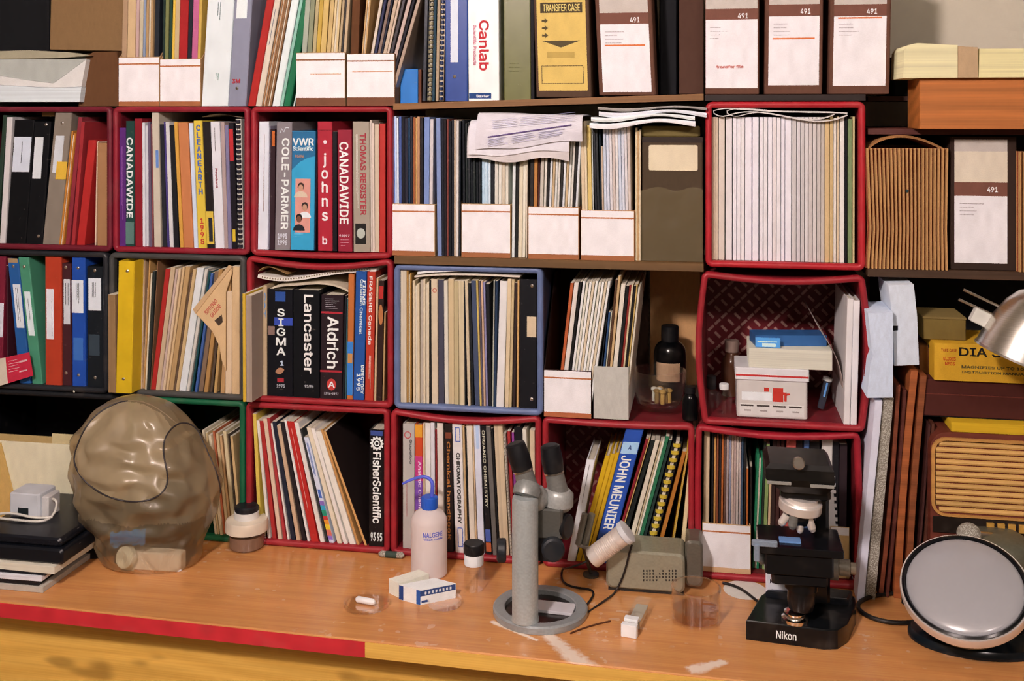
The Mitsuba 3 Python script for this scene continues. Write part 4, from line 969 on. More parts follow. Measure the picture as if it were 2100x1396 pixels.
# right of the crates
FR = ZB + .0063
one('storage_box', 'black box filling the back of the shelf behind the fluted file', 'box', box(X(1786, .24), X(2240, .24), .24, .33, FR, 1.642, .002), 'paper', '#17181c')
t = thing('expanding_file', 'fluted tan expanding file with a curved strap on top, next to the white-journal crate', 'expanding file')
def fluted(xa, xb, z1, n, bulge=True):
    Yf = -.004; z0 = FR; secs = []; cols = []
    for z, e in ((z0, 0), (z0 + .012, .0), ((z0 + z1) / 2 - .04, -.004 * bulge), (z1, .002 * bulge)):
        a, b = xa + .004 * bulge - e, xb + e * .4
        pts = []
        for i in range(n):
            p = a + (b - a) * i / n; w = (b - a) / n
            pts += [(p, Yf + .0085), (p + w * .28, Yf + .0085), (p + w * .42, Yf), (p + w * .86, Yf)]
        secs.append([(x, y, z) for x, y in pts] + [(b, Yf + .0085, z), (b, .20, z), (a, .20, z)])
    secs = np.array(secs); k, m_, _ = secs.shape
    f = [(i * m_ + j, i * m_ + (j + 1) % m_, (i + 1) * m_ + (j + 1) % m_, (i + 1) * m_ + j) for i in range(k - 1) for j in range(m_)]
    me = M(secs.reshape(-1, 3), f)
    if me.volume < 0: me.invert()
    v = me.vertices[me.faces].reshape(-1, 3)
    for i in range(k - 1):
        for j in range(m_): cols += ['#8a3c28' if j < 4 * n and j % 4 in (0, 3) else '#c08a52'] * 6
    return M(v, np.arange(len(v)).reshape(-1, 3)), cols
zt_ = Z(1860, 304, -.004)
fm, fc_ = fluted(X(1772, -.004), X(1945, -.004), zt_, 21)
part(t, 'pleats', fm, 'card', fc_)
ms = [box(X(1772, 0) + .006, X(1945, 0) - .002, .0105, .2, zt_ - .02, zt_ - .018)]
part(t, 'lid', ms[0], 'card', '#7a3626')
arc = [(X(p, .02), .02, zt_ - .004 + h) for p, h in ((1780, .0), (1797, .013), (1830, .023), (1870, .022), (1905, .012), (1932, .0))]
sp_ = spline(arc, 24)
v = []
for p in sp_: v += [(p[0], .012, p[2]), (p[0], .012, p[2] + .005), (p[0], .18, p[2] + .005), (p[0], .18, p[2])]
f = [(4 * i + k_, 4 * i + (k_ + 1) % 4, 4 * i + 4 + (k_ + 1) % 4, 4 * i + 4 + k_) for i in range(23) for k_ in range(4)] + [(3, 2, 1, 0), (92, 93, 94, 95)]
mm = M(v, f); mm.fix_normals(); part(t, 'strap', mm, 'card', '#a06a3c', 40)
part(t, 'eyelet', lathe([(.003, 0), (.003, .002)], 12, (X(1860, -.0045), -.004, Z(1860, 391)), axis=[0, -1, 0]), 'enamel', '#3a4a44')
it = archive('dark brown storage box with a white front beside the fluted file', 1949, 2085, 280, FR, .012, (373, 401), 401, 538, color='#3f2c22', inset=(.06, .86))
patch(it.t, it, .06, .86, 310, 373, '#e0c8a8', 'upper_label', 'cream upper label', up=.0008)
t = thing('expanding_file', 'second fluted brown file, cut by the edge of the picture beside the dark storage box', 'expanding file')
fm, fc_ = fluted(X(2087, 0), X(2150, 0), Z(2090, 310), 8, False)
part(t, 'pleats', fm, 'card', fc_)
# ---------------------------------------------------------------- row C
c = K['C0']
r = shelve('the black crate', [
    ('n', -24, -16, 27, 525, '#7c2030', 'maroon ring binder at the outer end of the black crate', 'm'), ('m', 14, 12, 12, 545, '#4a2028'), ('n', 40, 15, 22, 530, '#27588c', 'blue ring binder leaning beside the pale green one', 'b'),
    ('n', 66, 37, 21, 527, '#4c8a66', 'pale green ring binder leaning in the black crate', 'g'), ('n', 93, 92, 33, 519, '#b83c24', 'orange-red ring binder with a narrow white label', 'o'), ('n', 128, 127, 18, 540, '#4a2226', 'dark maroon ring binder between the orange-red and the blue one', 'd'),
    ('n', 148, 147, 27, 527, '#234a96', 'upright royal blue ring binder in the black crate', 'u'), ('n', 179, 178, 33, 546, '#1c2226', 'black ring binder with a square white label in the black crate', 'k')], c['fz'], .006, .235, span=c)
it = r['m']; patch(it.t, it, .3, 1.0, 620, 690, '#d8d0cc')
it = r['b']; patch(it.t, it, .28, .98, 583, 672, '#e0dcd8'); lines(it.t, it, .45, .75, 590, 665, 2, '#666666'); rivet(it.t, it, .5, 546); patch(it.t, it, .05, .95, 530, 539, '#a8845c', 'top_band')
it = r['g']; patch(it.t, it, .22, .8, 598, 688, '#e0e0d8'); lines(it.t, it, .45, .6, 612, 682, 1, '#666666'); rivet(it.t, it, .5, 547, '#6a6a5a')
it = r['o']; patch(it.t, it, .1, .55, 592, 695, '#e6dad2'); lines(it.t, it, .4, .48, 612, 688, 1, '#555555')
it = r['d']; patch(it.t, it, .2, .92, 572, 664, '#d4cbc4'); lines(it.t, it, .3, .85, 580, 660, 2, '#555555'); rivet(it.t, it, .45, 548, '#884444'); rivet(it.t, it, .45, 764)
it = r['u']; patch(it.t, it, .0, .88, 574, 641, '#e2dcd8'); lines(it.t, it, .3, .6, 580, 634, 3, '#666666'); rivet(it.t, it, .5, 549); rivet(it.t, it, .5, 768); patch(it.t, it, .12, .85, 692, 738, '#3e6aa8', 'pocket', 'scuffed clear pocket', 'gloss')
it = r['k']; patch(it.t, it, .1, .88, 570, 636, '#e2dcd4'); lines(it.t, it, .3, .6, 578, 628, 3, '#666666'); rivet(it.t, it, .5, 554); rivet(it.t, it, .5, 773); patch(it.t, it, .12, .78, 685, 728, '#3a4448', 'pocket', 'scuffed clear pocket', 'gloss')
# red card in front
t = thing('printed_card', 'tilted red and cream printed card leaning at the foot of the leaning binders', 'card')
Yc = -.012
def tilted(poly, Y, th=.0008): return prism([(P(a, b, Y)[0], P(a, b, Y)[2]) for a, b in poly], Y, Y + th)
fzc = c['z0'] + .0135
part(t, 'body', tilted([(-20, 797), (16, 786), (68, 770), (60, 722), (10, 733), (-20, 738)], Yc), 'paper', '#c4293c')
part(t, 'cream_end', tilted([(-20, 797), (16, 786), (11, 733), (-20, 738)], Yc - .0006, .0005), 'paper', '#d8c0a4', label='cream end')
ms = []
for j in range(5):
    y = 741 + j * 5.5
    a, b = P(18, y, Yc - .0004), P(18 + 20 + (j % 2) * 6, y - 5, Yc - .0004)
    ms.append(on_news(18, 36 + (j % 2) * 4, y, y - 4.4, 0, 0, Y=Yc, h=.0010))
for j in range(2): ms.append(on_news(40, 56, 742 + j * 20, 738 + j * 20, 0, 0, Y=Yc, h=.004 - .001 * j))
part(t, 'print', cat(ms), 'paper', '#e0a8a4')
one('pencil', 'short pale stick lying at the edge of the black crate', 'stick', tube([P(145, 793, .03) + [0, 0, .001], P(152, 804, -.004) + [0, 0, .001]], .0019, 8), 'paper', '#e0d0b0', 40)

c = K['C1']
rows = [('s', 222, 221, 15, 604, '#9a744c', 'ragged brown papers sticking out of the grey crate, before the yellow binder', 'the ragged papers', {'dy': -.036}),
    ('n', 237, 243, 32, 527, '#dcae1e', 'bright yellow ring binder in the grey crate', 'the yellow binder', {'dy': -.036}),
    ('s', 273, 277, 7, 530, '#d8b898'), ('s', 280, 285, 9, 527, '#b89068'), ('s', 286, 295, 6, 590, '#c8a078'), ('m', 292, 302, 8, 524, '#b8874c', 'tan envelope with a bulging top in the grey crate', 'the tan envelope'),
    ('m', 297, 309, 3, 560, '#dcc6a2'), ('m', 301, 313, 6, 556, '#2c332e'), ('s', 306, 321, 9, 535, '#8e6240'), ('m', 309, 339, 11, 551, '#b02c26', 'red booklet slanting in the grey crate', 'the red booklet'),
    ('s', 319, 350, 9, 548, '#d0ac84'), ('m', 328, 360, 5, 552, '#c0a08c'), ('m', 333, 366, 6, 550, '#dcb890'), ('m', 338, 372, 7, 547, '#cfa878'), ('s', 345, 380, 10, 546, '#c49862'), ('m', 356, 391, 4, 560, '#6a503c'), ('s', 360, 396, 6, 552, '#d2aa74'),
    ('m', 367, 404, 14, 549, '#dcd4c8', 'wide white booklet slanting in the grey crate', 'the wide white booklet'), ('m', 382, 420, 6, 552, '#cfc0ac'), ('m', 391, 428, 6, 556, '#1f4a4a'), ('m', 399, 432, 5, 560, '#3f5a8c'), ('s', 407, 437, 9, 556, '#8a6a50'), ('s', 418, 446, 8, 552, '#b8864c'), ('m', 430, 454, 5, 566, '#5a4432'), ('s', 438, 460, 9, 552, '#c89a5c'), ('s', 452, 466, 8, 556, '#c0905c')]
r = shelve('the grey crate', rows, c['fz'], .006, .225, span=c)
it = r['the yellow binder']; rivet(it.t, it, .6, 555, '#8a7a50'); rivet(it.t, it, .5, 776, '#8a7a50')
# bent cream booklet fanned open in front of them
t = thing('booklet', 'cream booklet fanned out into a triangle with red lettering, in the grey crate', 'booklet')
Yb = -.002
zf = c['fz']
x_ = lambda a, b: (P(a, b, Yb)[0], P(a, b, Yb)[2])
part(t, 'leaf', prism([x_(398, 640), x_(474, 545), x_(476, 560), x_(463, 600), x_(463, 760), x_(455, 740), x_(450, 710), x_(436, 680), x_(418, 660)], Yb, Yb + .002), 'paper', '#d8ac78')
part(t, 'spine', prism([x_(396, 634), x_(470, 543), x_(477, 546), x_(402, 642)], Yb - .002, Yb - .0001), 'paper', '#caa070')
ms = []
for i, w_ in enumerate(('SPRING', 'GUIDE')):
    a = np.array(x_(424 + 11 * i, 646 + 6 * i)); ang = math.atan2(1, .85)
    m = meshkit.text_mesh(w_, .0085, .0006, True); v = m.vertices
    ms.append(trimesh.Trimesh(np.stack([a[0] + v[:, 0] * math.cos(ang) * .9 - v[:, 1] * math.sin(ang), Yb - .0001 - v[:, 2], a[1] + v[:, 0] * math.sin(ang) * .9 + v[:, 1] * math.cos(ang)], 1), m.faces, process=False))
part(t, 'print', cat(ms), 'paper', '#c06048')
part(t, 'vignette', prism([x_(440, 657), x_(455, 645), x_(457, 660), x_(449, 668)], Yb - .0006, Yb - .0001), 'paper', '#4a382a', label='dark picture')
r = shelve('the grey crate', [('m', 462, 463, 13, 597, '#dcb890', 'cream booklet upright behind the fanned triangle', 'a', {'dy': 0.0}), ('m', 476, 476, 15, 546, '#d8ae7c', 'tall cream booklet against the wall of the grey crate', 'b', {'dy': 0.0})], c['fz'], .006, .2, span=c)

c = K['C2']
r = shelve('the black-catalogue crate', [
    ('m', 498, 497, 6, 602, '#d0a030', 'thin yellow folder sticking out of the black-catalogue crate, before the beige wad', 'q', {'dy': -.054, 'd': .2}), ('s', 505, 504, 12, 606, '#a88e78', 'thick beige wad of paper sticking out of the black-catalogue crate', 's', {'dy': -.054, 'd': .2}), ('b', 532, 532, 15, 585, '#c0a078', 'cream book with faint blue letters beside the first black catalogue', 'c'),
    ('b', 548, 548, 52, 592, '#16191f', 'thick black catalogue with stacked white capitals', 'a'), ('b', 601, 601, 54, 594, '#15181d', 'thick black catalogue with a long cream title', 'l'), ('b', 656, 659, 45, 604, '#332226', 'dark brown catalogue with two red rules', 'd'),
    ('m', 702, 707, 4, 606, '#1c2026'), ('m', 707, 711, 4, 612, '#3a5a5a'), ('b', 711, 714, 12, 562, '#c06a34', 'narrow book with orange and blue spine in the black-catalogue crate', 'o'), ('b', 724, 730, 22, 556, '#26508c', 'blue directory with white lettering in the black-catalogue crate', 'b'), ('b', 748, 753, 17, 557, '#b83826', 'red directory with cream lettering in the black-catalogue crate', 'r'),
    ('m', 767, 772, 4, 570, '#cfa87c'), ('m', 772, 777, 11, 575, '#3a241e', 'dark glossy magazine with an orange picture behind the red directory', 'm'), ('m', 784, 788, 3, 640, '#b8905c')], c['fz'], .006, .225, span=c)
it = r['c']; title(it.t, it, 'CAT', .3, .75, 600, 650, '#7a96b8', 'down')
it = r['a']; title(it.t, it, 'SIGMA', .34, .76, 630, 729, '#eeeae4', 'stack'); patch(it.t, it, .32, .72, 597, 617, '#2a4a86', 'patch')
patch(it.t, it, .28, 1.0, 650, 666, '#34489a', 'picture', up=-.0001); it.Y -= .0002; patch(it.t, it, .04, .3, 668, 686, '#8a6a5c', 'picture'); it.Y += .0002
title(it.t, it, '1', .52, .66, 738, 748, '#c8ccd8', 'flat', 'number')
p0 = (it.x + .5 * it.w, zrow(it, 759))
part(it.t, 'picture_hand', prism([(p0[0] + .009 * math.cos(u) * (1 + .3 * math.sin(2 * u)), p0[1] + .007 * math.sin(u)) for u in np.linspace(0, 6.28, 17)[:-1]], it.Y - .0007, it.Y - .0001), 'paper', '#b07a58')
patch(it.t, it, .4, .66, 774, 782, '#a82830', 'patch_red'); title(it.t, it, '1995', .38, .7, 786, 793, '#b8b4b0', 'flat', 'year')
it = r['l']; title(it.t, it, 'Lancaster', .42, .78, 603, 764, '#ece0ce', 'down'); title(it.t, it, '95/96', .45, .78, 787, 794, '#b8b0a8', 'flat', 'year')
it = r['d']; title(it.t, it, 'Aldrich', .30, .82, 648, 754, '#f0e6e0', 'down'); patch(it.t, it, .0, .98, 638, 642, '#a82830', 'rule'); patch(it.t, it, .0, .98, 758, 762, '#a82830', 'rule')
lines(it.t, it, .2, .85, 610, 633, 6, '#b8a8a4', False)
zc_ = zrow(it, 787); xc = it.x + .52 * it.w + (zc_ - it.zb) * it.k
part(it.t, 'emblem', prism([(xc + .0105 * math.cos(u), zc_ + .0125 * math.sin(u)) for u in np.linspace(0, 6.28, 21)[:-1]], it.Y - .0006, it.Y - .0001), 'paper', '#c03a34')
it.Y -= .0006; title(it.t, it, 'A', .38, .68, 781, 793, '#f0e0dc', 'flat', 'emblem_letter'); it.Y += .0006
title(it.t, it, '1996-1997', .2, .85, 803, 808, '#c0b4b0', 'flat', 'year')
it = r['o']; patch(it.t, it, .0, 1, 700, 810, '#3a7ab8', 'band'); patch(it.t, it, .1, .9, 724, 744, '#c88a4a', 'patch', up=.0007)
it = r['b']; title(it.t, it, 'Canadian Chemical', .45, .72, 572, 684, '#dce0ea', 'down'); title(it.t, it, 'FIRMS', .7, .95, 575, 625, '#e8e6ea', 'down', 'subtitle'); title(it.t, it, '1995', .3, .65, 765, 800, '#e8e6ea', 'down', 'year'); title(it.t, it, 'DIRECTORY', .7, .98, 748, 806, '#e8e6ea', 'down', 'subtitle')
it = r['r']; title(it.t, it, 'FRASERS Canada', .3, .68, 566, 706, '#f2e0cc', 'down'); lines(it.t, it, .4, .7, 728, 800, 2, '#e0b8a0')
it = r['m']; zc_ = zrow(it, 645); part(it.t, 'picture', prism([(it.x + .5 * it.w + (zc_ - it.zb) * it.k + .005 * math.cos(u), zc_ + .022 * math.sin(u)) for u in np.linspace(0, 6.28, 17)[:-1]], it.Y - .0006, it.Y - .0001), 'gloss', '#b87040'); patch(it.t, it, .05, .9, 586, 612, '#b02a24', 'patch')
# wavy papers lying on top
def wavy(pts, Y, back, th):
    c_ = spline([P(a, b, Y) for a, b in pts], 40); v = []
    d = np.gradient(c_, axis=0); n = np.stack([-d[:, 2], 0 * d[:, 0], d[:, 0]], 1); n /= np.linalg.norm(n, axis=1, keepdims=True)
    for p, q in zip(c_, n):
        for y, s in ((Y, 1), (Y, 0), (back, 0), (back, 1)): v.append((p[0] + q[0] * th * s, y, p[2] + q[2] * th * s))
    f = [(4 * i + k_, 4 * i + (k_ + 1) % 4, 4 * i + 4 + (k_ + 1) % 4, 4 * i + 4 + k_) for i in range(39) for k_ in range(4)] + [(3, 2, 1, 0), (156, 157, 158, 159)]
    m = M(v, f); m.fix_normals(); return m
t = thing('booklet', 'spiral-bound booklet sagging in a wave across the black catalogues', 'booklet')
part(t, 'body', wavy([(528, 569), (550, 574), (600, 576), (660, 567), (720, 559), (772, 557)], .0180, .2, .0075), 'paper', '#e6d4bc', 40)
ms = []
c_ = spline([P(a, b, .0180) for a, b in [(528, 565), (550, 570), (600, 571), (660, 562), (720, 554), (770, 552)]], 46)
for p in c_[2:-2]: ms.append(box(p[0] - .0012, p[0] + .0012, .0166, .0179, p[2] - .0014, p[2] + .0014))
k_ = part(t, 'binding_holes', cat(ms), 'paper', '#8a7458', label='row of punched holes'); labels[k_]['kind'] = 'stuff'
one('booklet', 'cream booklet bent over the tops of the black catalogues, below the spiral-bound one', 'booklet', wavy([(546, 602), (556, 594), (600, 586), (650, 583), (714, 599)], .0182, .2, .0042), 'paper', '#cdb494', 40)
one('loose_sheet', 'curled tan sheet on the sagging booklet under the crate rim', 'paper', wavy([(530, 557), (545, 548), (575, 556), (590, 563)], .012, .18, .0012), 'paper', '#9a7040', 40)

c = K['C3']
rows = [('s', 811, 810, 12, 552, '#d8c0a0', 'cream wad at the end of the blue-grey crate, before the orange folder', 'the end wad'), ('f', 824, 823, 20, 543, '#b08040', 'orange-tan folder in the blue-grey crate', 'the orange-tan folder'),
    ('f', 847, 846, 14, 556, '#d8bc94'), ('m', 861, 861, 7, 558, '#b8a48e'), ('f', 868, 868, 12, 560, '#dcc29c'), ('m', 880, 880, 4, 574, '#2a2826'), ('b', 885, 884, 13, 571, '#d8bc98', 'cream book with a tiny red ring in the blue-grey crate', 'the cream book'), ('m', 898, 897, 14, 567, '#4a4650', 'dark grey booklet next to the cream book', 'the dark grey booklet'),
    ('m', 912, 910, 8, 574, '#dccab0'), ('s', 920, 919, 12, 560, '#d4b484'), ('s', 932, 931, 9, 558, '#cbb080'), ('s', 942, 940, 11, 562, '#d8bd92'), ('m', 954, 951, 5, 576, '#23262a'), ('m', 959, 952, 7, 574, '#d0b68e'), ('m', 967, 958, 5, 580, '#1f2224'),
    ('m', 974, 966, 10, 574, '#434a5c'), ('m', 984, 976, 4, 570, '#cca858'), ('m', 988, 981, 4, 576, '#5c5058'), ('m', 992, 986, 4, 568, '#caa07c'), ('m', 997, 990, 4, 578, '#8a809a'), ('m', 1002, 996, 7, 582, '#1b1d22'), ('m', 1009, 1012, 3, 570, '#b0a890'), ('m', 1012, 1016, 5, 573, '#22344a'),
    ('b', 1017, 1025, 17, 575, '#e8d8c8', 'white book leaning near the black binder in the blue-grey crate', 'the white book'), ('m', 1035, 1041, 8, 572, '#dcbc90'), ('m', 1043, 1049, 7, 568, '#c8a878'), ('m', 1051, 1055, 8, 580, '#3a2620'), ('m', 1059, 1061, 4, 564, '#d09a5c'), ('n', 1065, 1066, 36, 558, '#1a1b20', 'black ring binder with a cream label in the blue-grey crate', 'n')]
rows = [q if q[1] < 846 else q[:4] + (max(q[4], 572 + (q[1] * 7) % 5),) + q[5:] for q in rows]
r = shelve('the blue-grey crate', rows, c['fz'], .006, .23, span=c)
it = r['the cream book']; zc_ = zrow(it, 595); part(it.t, 'emblem', closed_lathe([(.0046, -.0003), (.0032, -.0003), (.0032, .0003), (.0046, .0003)], 20, (it.x + .5 * it.w, it.Y - .0004, zc_), axis=[0, -1, 0]), 'paper', '#c06048')
it = r['n']; patch(it.t, it, .42, .95, 648, 690, '#d8b890'); rivet(it.t, it, .7, 585, '#8a7a50'); rivet(it.t, it, .7, 817, '#8a7a50')
one('booklet', 'cream booklet lying across the folder tops in the blue-grey crate', 'booklet', wavy([(850, 569), (900, 565), (980, 565), (1066, 569)], .002, .2, .0032), 'paper', '#dcc4a8', 40)
one('booklet', 'upper white booklet under the top rim of the blue-grey crate', 'booklet', wavy([(856, 562), (920, 557), (1000, 557), (1082, 560)], .003, .2, .0042), 'paper', '#eadccc', 40)

# nook between the blue-grey crate and the bulging one
FN = ZC + .0003
fe = card_file('dark-sided magazine file of slanting journals in the bottle nook', 1115, 1213, 757, FN, .003, side='#3a2620', foot='#b4623c', h_back=.27, low='r')
rows = [('m', 1139, 1170, 6, 580, '#b8582e', 'journal with an orange-red top, slanting in the dark-sided file', 'the orange-topped journal'), ('m', 1146, 1178, 9, 579, '#e4cfb8'), ('m', 1156, 1189, 4, 578, '#1f1d1c')]
rows += [('j', 1161 + i * 5.4, 1196 + i * 6.4, 4.8, 576 + (i * 3) % 4, ['#e8dcca', '#e0cdb0', '#ecdfce', '#dcc09a'][i % 4]) for i in range(9)]
fill(fe, 'dark-sided file', rows)
t = thing('magazine_file', 'plain grey cardboard magazine file in the bottle nook', 'magazine file', None)
x0_, x1_ = X(1217, .006), X(1289, .006); zt_ = Z(1250, 752, .006)
part(t, 'body', cat(box(x0_, x1_, .006, .0082, FN, zt_, .0005), box(x0_ + .001, x1_ - .001, .0082, .25, FN, FN + .002), *[box(a, a + .0016, .0082, .25, FN, zt_) for a in (x0_, x1_ - .0016)], box(x0_, x1_, .25, .252, FN, zt_ + .1)), 'card', '#c4b8a4')
o = Item(); o.fz, o.yin = FN + .0024, .011
fill(o, 'plain grey file', [('m', 1221, 1250, 5, 590, '#23282c'), ('m', 1227, 1248, 5, 640, '#2f4a6a', 'short blue booklet in the plain grey file', 'the short blue booklet'), ('m', 1232, 1252, 3, 640, '#d8c8a4'), ('m', 1236, 1262, 5, 574, '#5a3a26'), ('m', 1241, 1268, 5, 566, '#c8a06c', 'tallest tan booklet in the plain grey file', 'the tallest booklet'), ('m', 1247, 1274, 9, 582, '#e0ccb0'), ('m', 1256, 1284, 6, 586, '#1f1d1e'), ('m', 1262, 1290, 5, 584, '#8a2a20'), ('m', 1267, 1295, 4, 582, '#d8bc8c'), ('m', 1271, 1300, 4, 586, '#221f1e'), ('m', 1275, 1304, 4, 583, '#d8ae64'), ('m', 1279, 1309, 4, 588, '#dcc8a8')])
one('panel', 'dark brown hardboard panel standing behind the slanting journals', 'panel', box(X(1124, .285), X(1330, .285), .285, .297, FN, FN + .27, .001), 'card', '#3f281c')
one('panel', 'tan cardboard panel behind the black bottle in the nook', 'panel', box(X(1333, .31), X(1436, .31), .310, .322, FN, FN + .275, .001), 'card', '#e2a468')
# bottle
def bottle_black():
    y, zb = .20, FN
    p = P(1374, 700, y); s = float((p - CAM) @ FW) / F
    z = lambda q: CAM[2] + (YH - q) * s
    R = 33 * s
    t = thing('bottle', 'black glass reagent bottle with a square-shouldered cap in the nook', 'bottle')
    zt = z(712); zn = z(700)
    part(t, 'body', lathe([(R * .96, zb), (R, zb + .004), (R, z(725)), (R * .93, z(712)), (R * .74, z(703)), (R * .5, z(698)), (R * .42, z(694)), (R * .42, z(690))], 36, (p[0], y, 0)), 'enamel', '#121214', 40)
    part(t, 'cap', lathe([(R * .50, z(699.5)), (R * .54, z(698)), (R * .54, z(669)), (R * .48, z(667))], 30, (p[0], y, 0)), 'plastic', '#16171a', 40)
    a = np.linspace(-2.5, -.9, 12); v, f = [], []
    for q in a: v += [(p[0] + (R + .0004) * math.cos(q), y + (R + .0004) * math.sin(q), zz_) for zz_ in (z(775), z(738))]
    f = [(2 * i, 2 * i + 2, 2 * i + 3, 2 * i + 1) for i in range(11)]
    part(t, 'label', M(v, f), 'paper', '#c89a70', label='tan paper label')
bottle_black()
# glass bowl with ribs
def bowl():
    y = .10; zb = FN + .0003
    p = P(1352, 845, y); s = float((p - CAM) @ FW) / F
    H = (845 - 765) * s; R = 54 * s; n = 48
    a = np.arange(n) * 2 * np.pi / n
    rib = 1 + .018 * np.cos(a * 16)
    def sec(r, h, e=1): q = r * (1 + (rib - 1) * e); return np.stack([q * np.cos(a), q * np.sin(a), np.full(n, zb + h)], 1)
    secs = [sec(.002, 0, 0), sec(R * .62, 0, 0), sec(R * .80, .006), sec(R * .93, H * .4), sec(R, H, .6), sec(R - .003, H, .6), sec(R * .88, H * .4, .5), sec(R * .74, .012, .3), sec(.002, .010, 0)]
    m = loft(secs); m.apply_translation([p[0], y, 0])
    one('bowl', 'ribbed clear glass bowl in front of the black bottle', 'bowl', m, 'clear', None, True)
    r2 = random.Random(3)
    for i in range(7):
        q = r2.uniform(0, 6.28); d = r2.uniform(.1, .42) * R
        one('glass_stopper', 'one of the loose little glass stoppers lying in the ribbed bowl', 'stopper', lathe([(.004, 0), (.005, .002), (.0045, .022), (.007, .024), (.007, .028), (.003, .03)], 12, (p[0] + d * math.cos(q), y + d * math.sin(q), zb + .0125)), 'enamel', ['#c89a50', '#d8ccb0', '#8a6a3c'][i % 3], 40, group='stoppers in the ribbed bowl')
bowl()
t = thing('bottle', 'small black screw-capped bottle beside the glass bowl, by the bulging crate', 'bottle')
p = P(1415, 855, .03); s = float((p - CAM) @ FW) / F
part(t, 'body', lathe([(15 * s, FN), (16 * s, FN + .002), (16 * s, FN + 42 * s), (11 * s, FN + 50 * s), (9 * s, FN + 53 * s)], 28, (p[0], .035, 0)), 'enamel', '#141416', 40)
part(t, 'cap', lathe([(10 * s, FN + 53.2 * s), (11 * s, FN + 54 * s), (11 * s, FN + 66 * s), (9.5 * s, FN + 67 * s)], 24, (p[0], .035, 0)), 'plastic', '#1a1a1c', 40)

# bulging crate
c = K['C5']; fz = c['fz'] + .0003
def jar(label, px, foot, y, w, top, color, capc, cap_h, name='bottle', glass=False, cat_='bottle', fz=fz):
    p = P(px, foot, y); s = float((p - CAM) @ FW) / F
    R = w * s / 2; H = Z(px, top, y) - fz
    t = thing(name, label, cat_)
    hb = H - cap_h * s
    part(t, 'body', lathe([(R * .94, fz), (R, fz + .003), (R, fz + hb * .72), (R * .86, fz + hb * .84), (R * .58, fz + hb * .94), (R * .55, fz + hb)], 30, (p[0], y, 0)), 'enamel' if not glass else 'clear', None if glass else color, True if glass else 40)
    part(t, 'cap', lathe([(R * .62, fz + hb + .0003), (R * .66, fz + hb + .002), (R * .66, fz + H - .001), (R * .6, fz + H)], 26, (p[0], y, 0)), 'plastic', capc, 40, label=NAME(capc) + ' cap')
    return t
jar('brown bottle with a greyish cap at the back of the bulging crate', 1501, 830, .19, 44, 697, '#5a3420', '#9a7a68', 24)
jar('small clear jar with a white stopper beside the white carton', 1485, 852, .05, 30, 786, '#000000', '#e0d4c4', 12, 'jar', True, 'jar')
jar('small dark-capped clear jar at the wall of the bulging crate', 1459, 852, .085, 30, 770, '#000000', '#2a2628', 26, 'jar', True, 'jar')
t = thing('carton', 'white plastic box with red lettering and a red-striped lid in the bulging crate', 'box')
Yk = .022; x0_, x1_ = X(1510, Yk), X(1657, Yk); z0_, z1_ = fz, Z(1580, 780, Yk); zl_ = Z(1580, 755, Yk)
part(t, 'body', box(x0_ + .001, x1_ - .001, Yk, Yk + .10, z0_, z1_ - .0003, .003), 'gloss', '#d8c6b4')
part(t, 'lid', box(x0_ - .002, x1_ + .002, Yk - .003, Yk + .103, z1_, zl_, .002), 'gloss', '#e8d8cc')
part(t, 'stripe', plate(x0_ - .001, x1_ + .001, Z(1580, 772, Yk), Z(1580, 768.5, Yk), Yk - .0031), 'gloss', '#c83a34', label='red stripe')
b = lambda xa, xb, ya, yb: (X(xa, Yk), X(xb, Yk), Z(1580, yb, Yk), Z(1580, ya, Yk))
part(t, 'name_plate', plate(*b(1521, 1583, 805, 822), Yk - .0001), 'paper', '#ece2d8', label='white plate')
part(t, 'logo', cat(plate(*b(1567, 1577, 795, 803), Yk - .0001), plate(*b(1585, 1606, 795, 823), Yk - .0001), plate(*b(1591, 1613, 803, 808), Yk - .0008)), 'gloss', '#c8382c', label='red logo blocks')
part(t, 'print', lettering('br', *b(1586, 1620, 800, 822), Yk - .0009, 'flat'), 'gloss', '#c8382c', label='red lettering')
part(t, 'panel', plate(*b(1517, 1649, 829, 852), Yk - .0001), 'paper', '#e2d2c0')
part(t, 'print', cat([plate(*b(1519 + i * 33, 1545 + i * 33, 831, 834), Yk - .0008) for i in range(4)]), 'paper', '#4a4038', label='dark print')
part(t, 'print', cat([plate(*b(1526 + i * 33, 1540 + i * 33, 841, 844), Yk - .0008) for i in range(4)]), 'paper', '#a8988a')
zz_ = zl_ + .0003
one('book', 'thick cream paperback lying on the white plastic box', 'book', cat(box(X(1536, Yk), X(1707, Yk), Yk + .0, Yk + .12, zz_, Z(1600, 716, Yk), .0008)), 'sheets', '#e2d2b4')
z2 = Z(1600, 716, Yk) + .0003
t = thing('carton', 'flat blue carton lying on the cream paperback', 'box')
xa, xb = X(1546, Yk + .01), X(1600, Yk + .01); zt2 = Z(1560, 690, Yk + .01)
part(t, 'body', obox(((xa + X(1690, .06)) / 2, Yk + .060), .16, X(1696, .05) - xa, .058, z2, zt2, .0008), 'gloss', '#37608c')
part(t, 'end_label', plate(xa + .003, xb, z2 + .001, zt2 - .001, Yk + .0075), 'gloss', '#5ca0d8', label='light blue label')
part(t, 'print', cat(plate(xa + .007, xb - .006, zt2 - .010, zt2 - .008, Yk + .0068), plate(xa + .016, xb - .009, zt2 - .019, zt2 - .012, Yk + .0068)), 'paper', '#d8e4f0')
